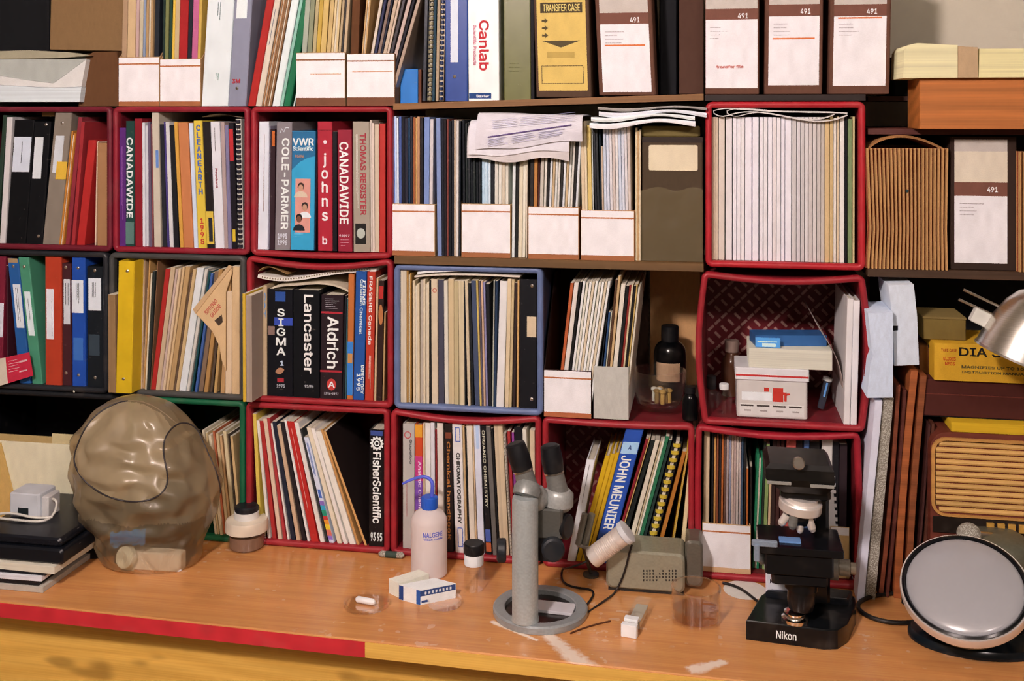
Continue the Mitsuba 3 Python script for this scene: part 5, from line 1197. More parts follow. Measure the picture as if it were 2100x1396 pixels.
# leaning curved sheet and slim white books
def curved(pts, Y, back, th): return wavy(pts, Y, back, th)
one('loose_sheet', 'grey-brown sheet curling down beside the upright white books in the bulging crate', 'paper', wavy([(1668, 652), (1690, 690), (1715, 735), (1727, 780), (1729, 858)], .03, .24, .0012), 'paper', '#a08878', 40)
r = shelve('the bulging crate', [('b', 1730, 1738, 13, 612, '#e6d4c4', 'slim white hardback, first of the pair in the bulging crate', 'w1'), ('b', 1744, 1754, 13, 616, '#ead8ca', 'slim white hardback, outer one of the pair in the bulging crate', 'w2')], c['fz'], .006, .2, span=c)
t = thing('vial', 'slim tube with a blue stripe leaning behind the white plastic box', 'tube')
pa, pb = P(1683, 850, .09), P(1698, 774, .09); pa[2] = fz + .007
part(t, 'body', tube([pa, pa * .1 + pb * .9], .007, 14), 'enamel', '#3c3a40', 40)
part(t, 'stripe', tube([pa * .6 + pb * .4 + [0, -.0075, 0], pa * .15 + pb * .85 + [0, -.0075, 0]], .0022, 8), 'gloss', '#6a9ac8', 40, label='blue stripe')
part(t, 'cap', tube([pa * .098 + pb * .902, pb], .0095, 14), 'plastic', '#dcd0c0', 40, label='white cap')

# ---------------------------------------------------------------- row D
c = K['D1']
rows = []; x = 440
for i, (w, col) in enumerate([(5, '#d8c09a'), (4, '#c8a878'), (6, '#dcc49c'), (5, '#b8623c'), (6, '#d0b080'), (5, '#c89a68'), (7, '#d8bc8c'), (4, '#4a3a2c'), (6, '#c8a06a')]):
    rows.append(('m', x, x - 26 + i, w - .6, 882 + (i * 5) % 14, col)); x += w + 1
rows.insert(0, ('b', 300, 298, 34, 930, '#3a2c26', 'dark brown book in the green crate behind the bagged instrument', 'the dark brown book'))
shelve('the green crate', rows, c['fz'], .006, .22, span=c)
c = K['D2']
tops = [521, 528, 536, 546, 556, 563, 571, 578, 586, 602, 610, 618, 629, 637, 644, 652, 660]
feet = [563, 570, 577, 585, 600, 607, 614, 622, 633, 651, 659, 667, 679, 690, 703, 716, 733]
data = [(12, '#d8b44c'), (6, '#dccab4'), (7, '#a82c28'), (11, '#d8b494'), (6, '#b03030'), (5, '#e2d2be'), (7, '#232634'), (9, '#c8a27c'), (8, '#2a2022'), (5, '#e6d8c8'), (15, '#b82a24'), (8, '#e0c8ae'), (4, '#3a3a36'), (12, '#d4d0d4'), (9, '#e2cba8'), (11, '#ead8c4'), (13, '#e8d4b8')]
labs = {10: ('glossy red magazine among the slanting ones, next to a white-edged one', 'the glossy red magazine'), 13: ('white magazine with a rainbow-coloured foot', 'the rainbow magazine'), 0: ('yellow-edged magazine, most upright of the slanting row', 'the yellow-edged magazine')}
rows = []; x = 522
specs = [(522, 514, 12, 848), (540, 521, 6, 862), (549, 527, 8, 862), (560, 535, 8, 858), (570, 545, 6, 856), (578, 553, 5, 868), (585, 557, 8, 864), (595, 566, 9, 872), (606, 574, 8, 864), (616, 582, 5, 860), (623, 587, 15, 863), (641, 603, 9, 866), (652, 612, 4, 878), (658, 618, 13, 896), (674, 628, 10, 876), (686, 637, 10, 878), (698, 645, 12, 884), (712, 657, 10, 880), (727, 662, 5, 884)]
data = [(0, '#d8b44c'), (0, '#e0d0ba'), (0, '#a82c28'), (0, '#d8b494'), (0, '#a83030'), (0, '#e2d2be'), (0, '#232634'), (0, '#c8a27c'), (0, '#2a2022'), (0, '#e6d8c8'), (0, '#b82a24'), (0, '#e4d4c0'), (0, '#3a3a36'), (0, '#d4d0d4'), (0, '#e2cba8'), (0, '#ead8c4'), (0, '#ecdcc4'), (0, '#c48a4c'), (0, '#d09858')]
for i, ((xb, xt, w, yt), (_, col)) in enumerate(zip(specs, data)):
    lab, sh = labs.get(i, ('', ''))
    rows.append(('m', xb + 8 + i * .7, xt, w, yt, col, lab, sh, {'mat': 'gloss' if i in (2, 10, 13) else 'paper', 'dy': .002, 'side': '#2c1c1a' if i == 18 else None}))
r = shelve('the slanting-magazine crate', rows, c['fz'], .006, .21, span=c)
it = r['the rainbow magazine']
for y0_, y1_, col in ((1028, 1037, '#8a68a8'), (1037, 1046, '#3a9ab0'), (1046, 1058, '#2a8a68'), (1058, 1066, '#c03a34'), (1066, 1075, '#e08a2c'), (1075, 1086, '#e8c030'), (1086, 1098, '#d06a58'), (1098, 1106, '#8a68b0')):
    patch(it.t, it, .02, .98, y0_, y1_, col, 'colour_band', NAME(col) + ' band')
lines(it.t, it, .3, .7, 910, 1000, 2, '#5a6a98'); patch(it.t, it, .25, .8, 1005, 1022, '#4a66a8', 'emblem')
it = r['the glossy red magazine']; lines(it.t, it, .4, .6, 880, 1080, 1, '#d89888')
r = shelve('the slanting-magazine crate', [('b', 756, 757, 31, 880, '#16171b', 'black catalogue with a white ring emblem, upright beside the slanting magazines', 'k')], c['fz'], .006, .22, span=c)
it = r['k']; title(it.t, it, 'FisherScientific', .26, .82, 926, 1071, '#f0ece4', 'down'); title(it.t, it, '93 95', .14, .9, 1090, 1108, '#e8e4dc', 'flat', 'year')
zc_ = zrow(it, 908)
part(it.t, 'emblem', cat(closed_lathe([(.0125, 0), (.0085, 0), (.0085, .0006), (.0125, .0006)], 26, (it.x + .55 * it.w, it.Y - .0001, zc_), axis=[0, -1, 0]), closed_lathe([(.006, 0), (.0035, 0), (.0035, .0006), (.006, .0006)], 20, (it.x + .55 * it.w, it.Y - .0001, zc_), axis=[0, -1, 0]), *[rot(box(it.x + .55 * it.w + .0118, it.x + .55 * it.w + .0150, it.Y - .0007, it.Y - .0001, zc_ - .0016, zc_ + .0016), q, [0, 1, 0], [it.x + .55 * it.w, 0, zc_]) for q in np.linspace(0, 6.28, 13)[:-1]]), 'paper', '#ece8e0', label='white ring emblem')
patch(it.t, it, .1, .9, 882, 892, '#3a4a80', 'band')

c = K['D3']
r = shelve('the wash-bottle crate', [
    ('b', 826, 826, 24, 868, '#bcae9e', 'pale grey book behind the wash bottle spout', 'a'), ('b', 852, 851, 15, 870, '#cf4a26', 'narrow book fading from orange to magenta behind the wash bottle', 'b'), ('m', 868, 867, 4, 868, '#d8b48c'), ('m', 873, 871, 11, 867, '#e4d4c2'), ('m', 885, 883, 8, 866, '#dcd0c8'), ('m', 893, 892, 5, 880, '#8e2626', 'thin dark red booklet behind the blue cap', 'the thin red booklet'), ('m', 899, 896, 12, 867, '#dcc8b2'),
    ('b', 914, 911, 17, 868, '#2e211d', 'dark brown book with orange script, beside the white lettered book', 'c'), ('b', 934, 927, 20, 869, '#e4d4c4', 'white book with widely spaced black capitals in the wash-bottle crate', 'd'), ('m', 955, 948, 4, 872, '#c8a06c'), ('m', 960, 953, 3, 876, '#23221f'),
    ('m', 964, 956, 11, 870, '#e2ccb0'), ('m', 976, 968, 4, 872, '#d0ac80'), ('m', 981, 971, 13, 868, '#dcd4d4', 'wide white booklet with pale blue top in the wash-bottle crate', 'the wide white booklet'), ('b', 997, 984, 13, 872, '#1e1d1f', 'black book with cream lettering in the wash-bottle crate', 'e'), ('m', 1011, 996, 9, 874, '#6a6258'), ('m', 1021, 1006, 4, 878, '#1f1f1f'), ('s', 1026, 1012, 18, 868, '#d8b890', 'thick cream wad of papers behind the microscope column', 'f'),
    ('c', 1046, 1031, 5, 890, '#d8c8b0', 'thin spiral-bound notebook behind the left eyepiece'.replace('left eyepiece', 'microscope eyepieces'), 's', {'comb': '#b8a890', 'teeth': 34}), ('m', 1052, 1040, 6, 884, '#a02a28'), ('m', 1059, 1049, 5, 886, '#8a3a7a'), ('b', 1066, 1054, 14, 876, '#1c1d22', 'black book behind the microscope eyepieces', 'g'), ('m', 1082, 1071, 8, 880, '#d8cab0'), ('m', 1091, 1089, 10, 882, '#d2b48c')], c['fz'], .006, .22, span=c)
it = r['a']; title(it.t, it, 'Supelco', .55, .8, 900, 950, '#6a625c', 'down'); lines(it.t, it, .3, .4, 985, 1060, 1, '#b07068'); 
zc_ = zrow(it, 891); part(it.t, 'emblem', closed_lathe([(.0075, 0), (.0058, 0), (.0058, .0006), (.0075, .0006)], 20, (it.x + .42 * it.w, it.Y - .0001, zc_), axis=[0, -1, 0]), 'paper', '#b84a48', label='red ring emblem')
it = r['b']; patch(it.t, it, .0, 1, 870, 896, '#e0942c', 'band'); patch(it.t, it, .0, 1, 935, 985, '#c03a70', 'band'); patch(it.t, it, .0, 1, 985, 1045, '#7a4a9a', 'band'); title(it.t, it, 'Analytic Chem', .35, .85, 945, 1040, '#f0d0d8', 'down')
it = r['c']; title(it.t, it, 'Chemical handbook', .3, .75, 905, 1105, '#b87034', 'down'); patch(it.t, it, .1, .9, 886, 898, '#7a3a24', 'band')
it = r['d']; title(it.t, it, 'CHROMATOGRAPHY', .36, .72, 928, 1072, '#3a342e', 'down'); 
for ya, yb in ((877, 905), (1082, 1120)):
    frame(it, .3, .75, ya, yb, '#4a5ea0', .0014)
it = r['the wide white booklet']; patch(it.t, it, .3, .8, 870, 920, '#b8c4d8', 'patch')
it = r['e']; title(it.t, it, 'ORGANIC CHEMISTRY', .3, .75, 882, 1040, '#c8bc9c', 'down'); patch(it.t, it, .05, .95, 1085, 1110, '#4a5a98', 'patch'); patch(it.t, it, .05, .95, 1112, 1130, '#b85a34', 'patch')
c = K['D4']
fz4 = c['fz']
r = shelve('the slanting-binder crate', [
    ('b', 1163, 1203, 17, 942, '#ece0d6', 'white paperback slanting behind the stereo microscope', 'w'), ('b', 1181, 1241, 10, 934, '#d8a41c', 'yellow book slanting beside the white paperback', 'y1'), ('b', 1192, 1252, 9, 930, '#dba822', 'yellow book in the middle of the slanting trio', 'y2'), ('b', 1202, 1261, 8, 928, '#d6a01c', 'yellow book touching the big blue binder', 'y3')], fz4, .006, .16, span=c)
it = r['w']; lines(it.t, it, .3, .6, 950, 1060, 1, '#8a8078')
r = shelve('the slanting-binder crate', [('n', 1212, 1284, 36, 878, '#2b4f9c', 'thick blue binder with white lettering, slanting in the crate', 'the blue binder')], fz4, .006, .23, span=c)
it = r['the blue binder']; patch(it.t, it, .04, .96, 902, 926, '#a8c4d8', 'label', 'pale blue label'); title(it.t, it, 'JOHN MEUNIER', .16, .74, 930, 1082, '#f0ece6', 'down'); title(it.t, it, 'A', .4, .6, 908, 918, '#3a4a70', 'flat', 'number')
r = shelve('the slanting-binder crate', [
    ('m', 1249, 1325, 5, 899, '#8a2228', 'thin dark red booklet lying against the blue binder', 'the dark red booklet'), ('m', 1255, 1331, 3, 897, '#d0a05c'), ('m', 1259, 1335, 8, 902, '#1f2826', 'wide black booklet slanting behind the metal box', 'the wide black booklet'), ('m', 1276, 1344, 9, 902, '#dcc8a8'), ('m', 1286, 1354, 4, 905, '#c8ac84'), ('m', 1291, 1359, 4, 903, '#e0d0b4'), ('m', 1296, 1364, 7, 894, '#2a6a44'),
    ('m', 1304, 1372, 6, 902, '#20362e'), ('c', 1312, 1380, 20, 906, '#1b1c1e', 'black comb-bound report with yellow teeth, slanting', 'the comb-bound report', {'comb': '#d0ac34', 'teeth': 17}), ('m', 1338, 1400, 9, 925, '#b06a28', 'orange-brown booklet next to the comb-bound report', 'o', {'d': .1}), ('f', 1370, 1408, 18, 884, '#d09a2c', 'yellow envelope folder standing at the wall of the slanting-binder crate', 'the yellow envelope'), ('m', 1392, 1412, 8, 891, '#dcbc8a')], fz4, .006, .22, span=c)
c = K['D5']
shelve('the black-microscope crate', [('b', 1441, 1444, 12, 876, '#dcb88c', 'tall tan book against the wall of the black-microscope crate', 'the tall tan book')], c['fz'], .034, .2, span=c)
ff = card_file('white-fronted magazine file beside the black microscope', 1440, 1540, 1071, c['fz'], .006, side='#c49a68', h_back=.06, depth=.022, foot='#d8a878')
rows = [('m', 1457 + i * 5.1, 1460 + i * 5.1, w, 888 + (i * 7) % 9, col) for i, (w, col) in enumerate([(4, '#2a2422'), (4, '#c88a48'), (4, '#8a4a2c'), (4.4, '#3a2a26'), (4, '#b8622c'), (4.4, '#6a4a3c'), (4.6, '#b0988c'), (4.6, '#8e8a94'), (4.6, '#c8a890'), (4.6, '#b89888'), (4.4, '#d0b8a4'), (4.4, '#c0a898'), (4, '#3a4a5a'), (4.4, '#2a2624')])]
rows += [('m', 1530, 1531, 4, 960, '#b8622c'), ('m', 1536, 1538, 5, 956, '#2a2420')]
rows += [('f', 1543, 1553, 13, 930, '#22744a', 'green folder standing behind the black microscope', 'the green folder'), ('m', 1557, 1566, 5, 905, '#2a3226'), ('m', 1563, 1572, 8, 910, '#8a9a58'), ('m', 1572, 1579, 5, 940, '#d8b084'), ('m', 1578, 1584, 8, 900, '#3a241e'), ('m', 1588, 1592, 8, 905, '#4a2c26'), ('m', 1598, 1602, 7, 902, '#5a2e28')]
rows += [('b', 1608, 1613, 20, 898, '#c0564a', 'salmon book behind the top of the black microscope', 'the salmon book'), ('m', 1630, 1634, 12, 900, '#3a2a28'), ('b', 1644, 1649, 11, 900, '#5a74a0', 'grey-blue book behind the top of the black microscope', 'the grey-blue book'), ('m', 1657, 1661, 20, 905, '#24201f'), ('b', 1680, 1686, 22, 900, '#dccbb8', 'white-topped book behind the black microscope', 'the white-topped book'), ('m', 1704, 1708, 13, 905, '#1f1d20', '', ''), ('m', 1719, 1722, 16, 910, '#332024')]
shelve('the black-microscope crate', rows, c['fz'], .034, .2, span=c)
t = thing('notebook', 'white notebook edge with torn spiral teeth beside the black microscope', 'notebook')
za, zb_ = Z(1705, 975, .03), c['fz']
prof = [(X(1690, .03), zb_), (X(1704, .03), za)] 
for i in range(9):
    z = za - (za - zb_ - .075) * i / 9; st = (za - zb_ - .075) / 9; xx = X(1708 + i * .8, .03)
    prof += [(xx, z - .001), (xx + .0042, z - .001), (xx + .0042, z - st * .55), (xx, z - st * .55)]
prof += [(X(1716, .03), zb_)]
part(t, 'leaf', prism(prof, .0285, .0315), 'paper', '#d8ccc0')
t = thing('magazine_file', 'low tan magazine file behind the black microscope, by the white boards', 'magazine file', None)
xa, xb = X(1703, .02), X(1742, .02); zt_ = Z(1720, 1080, .02)
part(t, 'body', cat(box(xa, xb, .020, .0222, c['fz'], zt_, .0005)), 'card', '#c49a60')
part(t, 'front_label', plate(xa + .001, xb - .001, zt_ - .016, zt_ - .001, .0199), 'paper', '#e8d6c4')
# ---------------------------------------------------------------- the corner right of the crates
FD = DZ + .0003
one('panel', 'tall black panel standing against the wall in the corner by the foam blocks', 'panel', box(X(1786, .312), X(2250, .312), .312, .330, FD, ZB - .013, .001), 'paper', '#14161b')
def leaner(label, xb, xt, w, yt, Y, depth, mat, color, name='board', bend=0.0):
    it = geom(xb, xt, w, yt, FD, Y)
    m, cc = slab(it, depth, color or '#888888', color or '#888888', bend=bend)
    return one(name, label, 'board', m, mat, cc if color else None), it
leaner('tall white-edged board leaning in the corner, under the lower foam block', 1757, 1795, 15, 822, -.045, .22, 'paper', '#dcd0d0')
leaner('speckled tan board leaning next to the white-edged one', 1774, 1812, 21, 815, -.035, .21, 'speckled', None)
for i, (xb, xt, w, yt, col, bd, lab) in enumerate([(1802, 1838, 9, 790, '#7a3a22', .003, 'thin red-brown board next to the speckled one'), (1816, 1853, 7, 800, '#5c2a1e', .002, 'dark red-brown board, second after the speckled one'), (1833, 1868, 15, 760, '#a4562a', -.004, 'orange-brown bowed board in the middle of the leaning ones'), (1855, 1888, 13, 770, '#8a4826', -.003, 'bowed brown board next to the orange-brown one'), (1874, 1904, 5, 870, '#4a2620', .001, 'low dark board beside the slatted radio'), (1886, 1911, 6, 868, '#5e3020', .001, 'lowest dark red board touching the slatted radio')]):
    leaner(lab, xb, xt, w, yt, -.02, .2, 'plank', col, bend=bd)
# foam blocks
t = thing('foam_block', 'lower white foam corner block sitting on the white-edged board', 'foam block')
Yf = -.05
q = lambda a, b, Y=Yf: (P(a, b, Y)[0], P(a, b, Y)[2])
part(t, 'body', prism([q(1778, 815.5), q(1831, 815), q(1832, 725), q(1831, 640), q(1780, 642), q(1788, 722), q(1791, 727), q(1785, 745)], Yf, Yf + .12), 'card', '#d2d2dc')
t = thing('foam_block', 'upper white foam corner block with a small black notch, sitting on the brown boards', 'foam block')
Yg = -.028
part(t, 'body', prism([q(1834, 750, Yg), q(1885, 748, Yg), q(1881, 650, Yg), q(1874, 583, Yg), q(1822, 585, Yg), q(1830, 650, Yg), q(1832, 668, Yg), q(1842, 668, Yg), q(1842, 678, Yg), q(1832, 679, Yg)], Yg, Yg + .13), 'card', '#d8d4d0')
part(t, 'notch', prism([q(1832.5, 668.5, Yg + .004), q(1841.5, 668.5, Yg + .004), q(1841.5, 677.5, Yg + .004), q(1832.5, 678.5, Yg + .004)], Yg + .004, Yg + .05), 'paper', '#141414', label='black notch')
# radio
t = thing('radio', 'old brown wooden radio with a rounded front of honey-coloured slats', 'radio')
Yr = -.045
xa, xb = X(1908, Yr), X(2235, Yr); zt_ = Z(2000, 889, Yr); R = .03
def rr(x0, x1, z0, z1, r, n=6): return [(cx_ + r * math.cos(a), cz_ + r * math.sin(a)) for cx_, cz_, a0 in ((x1 - r, z0 + r, -math.pi / 2), (x1 - r, z1 - r, 0), (x0 + r, z1 - r, math.pi / 2), (x0 + r, z0 + r, math.pi)) for a in np.linspace(a0, a0 + math.pi / 2, n)]
part(t, 'cabinet', prism(rr(xa, xb, FD, zt_, R), Yr, Yr + .17), 'plank', '#6e3020')
def ringprism(o, i, y0, y1):
    from shapely.geometry import Polygon
    m = trimesh.creation.extrude_polygon(Polygon(o, [i]), y1 - y0, engine='earcut'); v = m.vertices
    m = trimesh.Trimesh(np.stack([v[:, 0], y0 + v[:, 2], v[:, 1]], 1), m.faces, process=False)
    if m.volume < 0: m.invert()
    return M(m.vertices[m.faces].reshape(-1, 3), np.arange(len(m.faces) * 3).reshape(-1, 3))
zs0 = Z(2000, 1056, Yr)
part(t, 'bezel', ringprism(rr(xa + .001, xb - .001, zs0 - .004, zt_ - .009, .026), rr(xa + .007, xb - .007, zs0, zt_ - .014, .021), Yr - .006, Yr - .0002), 'plank', '#c88844', label='honey-coloured wooden bezel')
n = 12; h = (zt_ - .016 - zs0 - .002) / n
for i in range(n):
    z = zs0 + .002 + i * h
    m = loft([[(x, Yr - .0003, z + .001), (x, Yr - .0035, z + h * .22), (x, Yr - .0045, z + h * .5), (x, Yr - .003, z + h * .8), (x, Yr - .0003, z + h - .0008)] for x in (xa + .009 + (.006 if i in (0, n - 1) else 0), xb - .009)])
    part(t, 'slat', m, 'plank', '#d29a54', 40)
for i in range(7):
    x = X(2022 + i * 22, Yr)
    part(t, 'key', box(x, x + .013, Yr - .008, Yr - .0002, Z(2000, 1085, Yr), Z(2000, 1068, Yr), .001), 'plastic', '#c08838', label='amber push key')
part(t, 'panel', box(xa + .004, xb - .004, Yr - .0030, Yr - .0002, Z(2000, 1095, Yr), Z(2000, 1062, Yr), .001), 'plastic', '#2a1c14', label='dark panel under the slats')
z = zt_ + .0003
one('book', 'yellow paperback lying on top of the slatted radio', 'book', box(X(1951, Yr + .004), X(2240, Yr), Yr + .004, Yr + .13, z, Z(2000, 868.5, Yr), .001), 'sheets', '#dca824')
z = Z(2000, 868.5, Yr) + .0003; z2 = Z(2000, 857, Yr + .03)
one('tray', 'flat black tray between the yellow paperback and the dark red-brown carton', 'tray', box(X(1890, .0), X(2240, .0), -.01, .17, z, z2 - .0003, .001), 'paper', '#17161a')
z3 = Z(2000, 781, -.012)
t = thing('carton', 'long dark red-brown carton under the yellow printed one', 'box')
part(t, 'body', box(X(1886, -.012), X(2240, -.012), -.012, .17, z2, z3, .002), 'card', '#54261e')
part(t, 'lid_line', box(X(1886, -.012) + .001, X(2240, -.012) - .001, -.0135, -.0121, Z(2000, 812, -.012), Z(2000, 810, -.012)), 'card', '#6e3226')
zy = z3 + .0003
t = thing('carton', 'yellow carton printed with bold black and red lettering, behind the steel lamp shade', 'box')
Yy = -.02; z4 = Z(2000, 706, Yy)
part(t, 'body', box(X(1916, Yy), X(2240, Yy), Yy, .12, zy, z4, .001), 'paper', '#dca028')
pr_ = lambda s, x0, x1, y0, y1, col, nm='print': part(t, nm, lettering(s, X(x0, Yy), X(x1, Yy), Z(2000, y1, Yy), Z(2000, y0, Yy), Yy - .0001, 'flat'), 'paper', col, label=NAME(col) + ' lettering')
pr_('DIA SCOPE', 1967, 2142, 713, 731, '#241c14', 'title')
pr_('MAGNIFIES UP TO 100 TIMES', 1972, 2150, 750, 756, '#5c4a28'); pr_('INSTRUCTION MANUAL INSIDE', 1972, 2150, 761, 766, '#5c4a28')
pr_('TAKE CARE', 1930, 1962, 717, 723, '#a8481c'); pr_('SLIDES', 1934, 1960, 734, 741, '#c03a1c'); pr_('NEGS', 1938, 1958, 744, 751, '#c03a1c')
t = thing('carton', 'small olive-tan box on the yellow carton', 'box')
part(t, 'body', box(X(1893, .01), X(1981, .01), .01, .11, z4 + .0003, Z(1940, 655, .01), .0015), 'card', '#7c6230')
part(t, 'lid', box(X(1892, .01), X(1982, .01), .0095, .1105, Z(1940, 654.6, .01), Z(1940, 650, .01), .001), 'card', '#84693a')
t = thing('strap_clip', 'brown cardboard corner with dark clips beside the yellow carton', 'cardboard')
part(t, 'corner', box(X(1886, .03), X(1914, .03), .03, .11, zy, Z(1900, 708, .03), .001), 'card', '#7a4a24')
part(t, 'clip', box(X(1904, .026), X(1915, .026), .026, .0298, Z(1900, 712, .03), Z(1900, 706, .03), .0006), 'paper', '#1a1a1a')
part(t, 'clip', box(X(1908, .026), X(1914.5, .026), .026, .0298, Z(1900, 762, .03), Z(1900, 752, .03), .0006), 'paper', '#1a1a1a')
# desk lamp with the steel shade
t = thing('desk_lamp', 'brushed steel lamp shade on thin twin rods, in front of the yellow carton', 'lamp')
Yl = -.17
c0, c1 = P(2098, 738, Yl), P(2152, 606, Yl)
ax = (c1 - c0); L = np.linalg.norm(ax); ax /= L
s = size(1, c0)
out = [(96, 0), (95.5, 4), (92, 30), (84, 70), (72, 105), (56, 130), (36, 146), (12, 152)]
prof = [(r * s, h * s) for r, h in out] + [(max(r - 2.2, 2) * s, (h - (2.2 if h > 100 else 0)) * s) for r, h in out[::-1]]
part(t, 'shade', closed_lathe(prof, 48, c0, ax), 'steel', None, 35)
part(t, 'rim', closed_lathe([(97.5 * s, -1.5 * s), (97.5 * s, 2.5 * s), (95 * s, 3 * s), (93.8 * s, -1.5 * s)], 48, c0, ax), 'steel', None, 35)
part(t, 'bulb', lathe([(.004, -.01), (.02, -.004), (.027, .018), (.022, .04), (.013, .06), (.012, .08)], 20, c0 + ax * .035, ax), 'enamel', '#d8d0c4', 40, label='unlit white bulb')
Ya = Yl + .02
for a, b in (((1976, 594), (2085, 645)), ((1966, 614), (2070, 660))):
    part(t, 'rod', tube([P(*a, Ya), P(*b, Ya)], .0024, 8), 'steel', None, 40)
kn = P(2010, 650, Ya - .004)
part(t, 'knob', rot(box(kn[0] - .014, kn[0] + .016, Ya - .012, Ya + .008, kn[2] - .013, kn[2] + .013, .002), math.radians(26), [0, 1, 0], kn), 'plastic', '#d2c4ae', label='cream joint block')
part(t, 'stand', tube([P(2152, 606, Yl), P(2162, 578, Yl), P(2330, 640, -.10), P(2330, 700, -.10) * [1, 1, 0] + [0, 0, DZ + .02]], .007, 12), 'steel', None, 40)
part(t, 'base', lathe([(.07, FD), (.072, FD + .006), (.066, FD + .02), (.012, FD + .024)], 32, P(2330, 700, -.10) * [1, 1, 0]), 'enamel', '#2a2a2a', 40)
# ---------------------------------------------------------------- things on the workbench
def up(px, py, g): return CAM[2] + (YH - py) / F * float((np.array(g) - CAM) @ FW)
def rod(a, b, r, n=20): return tube([a, b], r, n)
def chain(pts, n=18):
    """A turned shape along an axis: points with radii (p, r)."""
    a, b = np.array(pts[0][0]), np.array(pts[-1][0]); ax = (b - a) / np.linalg.norm(b - a)
    return lathe([(r, float((np.array(p) - a) @ ax)) for p, r in pts], n, a, ax)

# wash bottle
g = G(880, 1177); s = size(1, g); R = 37 * s; zt_ = up(880, 1041, g)
t = thing('wash_bottle', 'translucent plastic wash bottle with a blue cap and a bent blue spout', 'bottle')
H = zt_ - FD
outer = [(R * .90, 0), (R, .004), (R, H * .80), (R * .96, H * .86), (R * .80, H * .93), (R * .50, H * .985), (R * .40, H)]
part(t, 'body', lathe([(r, FD + h) for r, h in outer], 44, (g[0], g[1], 0)), 'frosted', None, 40)
zc0 = up(882, 1037, g); zc1 = up(882, 1017, g)
part(t, 'cap', lathe([(16.5 * s, zt_ + .0004), (17 * s, zt_ + .001), (17 * s, zc1 - .002), (15 * s, zc1), (6 * s, zc1 + .0005)], 30, (g[0] + .001, g[1], 0)), 'plastic', '#2459b4', 40, label='blue screw cap')
yv = g[1]
part(t, 'spout', tube(spline([P(886, 1018, yv), P(887, 1002, yv), P(884, 985, yv), P(873, 978, yv), P(858, 979, yv), P(842, 984, yv), P(826, 992, yv)], 40), np.linspace(4.4, 2.4, 40) * s, 12), 'plastic', '#5a62c0', 40, label='bent blue spout')
def wrap(m, R, c, off=.0004):
    """Bends lettering from the plane x, z at y = 0 around an upright cylinder; x = 0 faces the camera."""
    v = np.array(m.vertices); fa = math.atan2(CAM[1] - c[1], CAM[0] - c[0])
    a = fa + v[:, 0] / R; rr_ = R + off - v[:, 1]
    return trimesh.Trimesh(np.stack([c[0] + rr_ * np.cos(a), c[1] + rr_ * np.sin(a), v[:, 2]], 1), m.faces, process=False)
part(t, 'print', wrap(cat(lettering('NALGENE', -12 * s, 30 * s, up(880, 1088, g), up(880, 1078, g), 0, depth=.0002), lettering('wash bottle', -11 * s, 30 * s, up(880, 1094, g), up(880, 1090, g), 0, depth=.0002)), R, g), 'paper', '#5a5ab0', label='blue lettering')
# jar with the wide white lid
g = G(506, 1121); s = size(1, g)
t = thing('jar', 'squat clear jar with a wide cream lid and a black-topped neck, by the green crate', 'jar')
z0_, z1_ = FD, up(506, 1087, g)
part(t, 'body', lathe([(36 * s, z0_), (38 * s, z0_ + .003), (38.5 * s, z1_ - .006), (37 * s, z1_ - .0002)], 40, (g[0], g[1], 0)), 'clear', None, 40)
part(t, 'contents', lathe([(33 * s, z0_ + .002), (34 * s, z0_ + .004), (34 * s, z1_ - .008)], 36, (g[0], g[1], 0)), 'pages', '#8a644c', label='brownish contents')
part(t, 'lid', lathe([(37 * s, z1_), (43 * s, z1_ + .002), (43 * s, up(506, 1068, g)), (41 * s, up(506, 1063, g)), (25 * s, up(506, 1060, g))], 40, (g[0], g[1], 0)), 'plastic', '#e2c8a8', 40, label='cream lid')
part(t, 'neck', lathe([(25 * s, up(506, 1061, g)), (25 * s, up(506, 1047, g)), (23 * s, up(506, 1046.5, g))], 32, (g[0], g[1], 0)), 'plastic', '#e4d4c0', 40)
part(t, 'stopper', lathe([(23.5 * s, up(506, 1046.4, g)), (24 * s, up(506, 1044, g)), (24 * s, up(506, 1038, g)), (21 * s, up(506, 1035, g))], 32, (g[0], g[1], 0)), 'plastic', '#1d2024', 40, label='black stopper')
# vial
g = G(972, 1208); s = size(1, g)
t = thing('vial', 'clear glass vial with a white collar and a black cap beside the wash bottle', 'vial')
part(t, 'body', lathe([(18 * s, FD), (19.5 * s, FD + .002), (19.5 * s, up(972, 1156, g))], 32, (g[0], g[1], 0)), 'clear', None, 40)
part(t, 'collar', lathe([(19.6 * s, up(972, 1156, g) + .0002), (20 * s, up(972, 1154, g)), (20 * s, up(972, 1134, g))], 32, (g[0], g[1], 0)), 'plastic', '#ece2dc', 40, label='white collar')
part(t, 'cap', lathe([(20.5 * s, up(972, 1133.6, g)), (21.5 * s, up(972, 1132, g)), (21.5 * s, up(972, 1115, g)), (19.5 * s, up(972, 1112, g))], 32, (g[0], g[1], 0)), 'plastic', '#17181b', 40, label='black cap')
